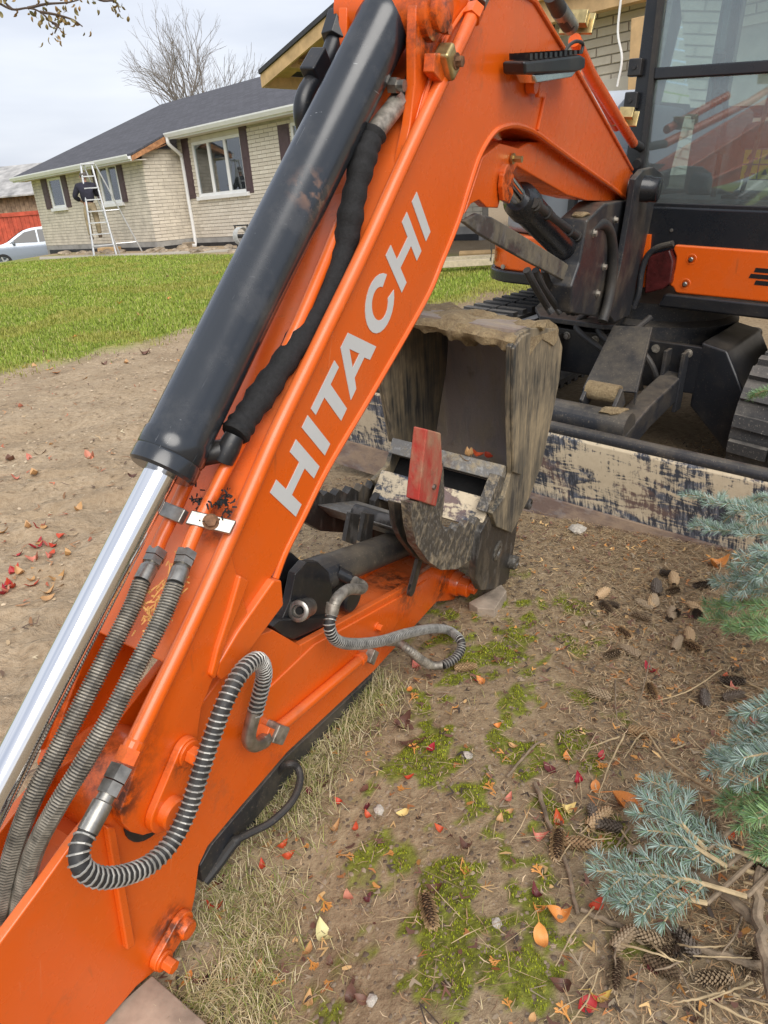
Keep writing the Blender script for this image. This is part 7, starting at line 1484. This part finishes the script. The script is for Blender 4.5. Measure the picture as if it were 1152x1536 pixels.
sp([(1230, 790, .36), (1160, 768, .33), (1100, 758, .29), (1040, 742, .25)], side=7, spread=.10); sp([(1230, 820, .34), (1150, 800, .31), (1090, 795, .27), (1045, 782, .22)], side=6, spread=.09)
sp([(1220, 740, .36), (1165, 745, .33), (1125, 752, .30), (1095, 775, .26)], side=5, spread=.08); sp([(1240, 860, .36), (1180, 850, .32), (1140, 862, .26), (1100, 888, .18)], side=6, spread=.09)
sp([(1240, 900, .33), (1180, 905, .26), (1120, 908, .19), (1060, 905, .13)], False, side=6, spread=.08); sp([(1240, 930, .30), (1170, 945, .22), (1120, 945, .17), (1078, 922, .13)], False, side=5, spread=.07)
sp([(1220, 815, .38), (1175, 830, .35), (1150, 845, .32), (1128, 872, .27)], side=5, spread=.07)
sp([(1240, 870, .28), (1180, 880, .26), (1140, 890, .23), (1100, 850, .22)], side=5, spread=.08)
sp([(1240, 1080, .34), (1190, 1085, .30), (1150, 1095, .27), (1105, 1108, .23)], side=6, spread=.07); sp([(1240, 1120, .30), (1170, 1140, .25), (1120, 1145, .22), (1070, 1135, .19)], True, side=6, spread=.07)
sp([(1240, 1170, .28), (1180, 1185, .22), (1130, 1190, .18), (1085, 1200, .14)], False, side=6, spread=.06); sp([(1240, 1040, .36), (1195, 1045, .33), (1165, 1052, .30), (1135, 1058, .27)], side=5, spread=.06)
sp([(1090, 1300, .10), (1040, 1268, .12), (1000, 1235, .12), (962, 1192, .11)], side=6, spread=.06); sp([(1060, 1275, .11), (1022, 1235, .13), (1008, 1205, .13), (1000, 1172, .13)], side=5, spread=.05); sp([(1140, 1290, .10), (1090, 1272, .11), (1060, 1262, .11), (1020, 1262, .10)], side=6, spread=.05)
sp([(1120, 1345, .09), (1040, 1322, .10), (970, 1312, .10), (895, 1306, .09)], side=8, spread=.055); sp([(1060, 1355, .08), (1010, 1345, .09), (970, 1340, .09), (930, 1352, .08)], side=6, spread=.05)
sp([(1230, 560, .62), (1190, 575, .58), (1155, 585, .54), (1128, 596, .50)], False, side=4, spread=.06); sp([(1230, 1250, .2), (1190, 1250, .18), (1165, 1255, .16), (1140, 1262, .14)], False, side=4, spread=.05)

# cedar scraps lodged between the hoses, rubber shreds behind the clamps
sg = G(); sh_ = random.Random(8)
for i in range(170):
    f = sh_.random(); x, y = 268-48*f+sh_.gauss(0, 9), 858+72*f+sh_.gauss(0, 12); p = btp(x, y, 0.172+sh_.uniform(0, 0.012)); a = sh_.uniform(0, PI); d = (Bu*math.cos(a)+Bn*math.sin(a)+Bv*sh_.gauss(0.1, 0.3))*sh_.uniform(0.005, 0.016); s = nrm(np.cross(d, Bv))*0.0014
    sg.add([p-s, p+s, p+d+s*0.6, p+d-s*0.6], [(0, 1, 2, 3)])
tag(sg.build('cedar_scraps', leafmat('dry_cedar_scraps', (0.58, 0.27, 0.06), (0.62, 0.32, 0.10))), 'orange dry cedar scraps lodged between the two hoses on the boom', 'litter', None, 'stuff')
sg = G()
for i in range(110):
    k = sh_.random() < 0.5; x, y = (302, 757) if k else (334, 752); p = btp(x+sh_.gauss(0, 7), y+sh_.gauss(0, 10), 0.176+sh_.uniform(0, 0.014)); d = np.array([sh_.gauss(0, 1), sh_.gauss(0, 1), sh_.gauss(0, 1)]); d = nrm(d)*sh_.uniform(0.004, 0.011); s = nrm(np.cross(d, Bv))*0.0018
    sg.add([p-s, p+s, p+d+s*0.6, p+d-s*0.6], [(0, 1, 2, 3)])
tag(sg.build('rubber_shreds', M['sleeve']), 'black rubber shreds behind the steel pipe clamps on the boom', 'litter', None, 'stuff')
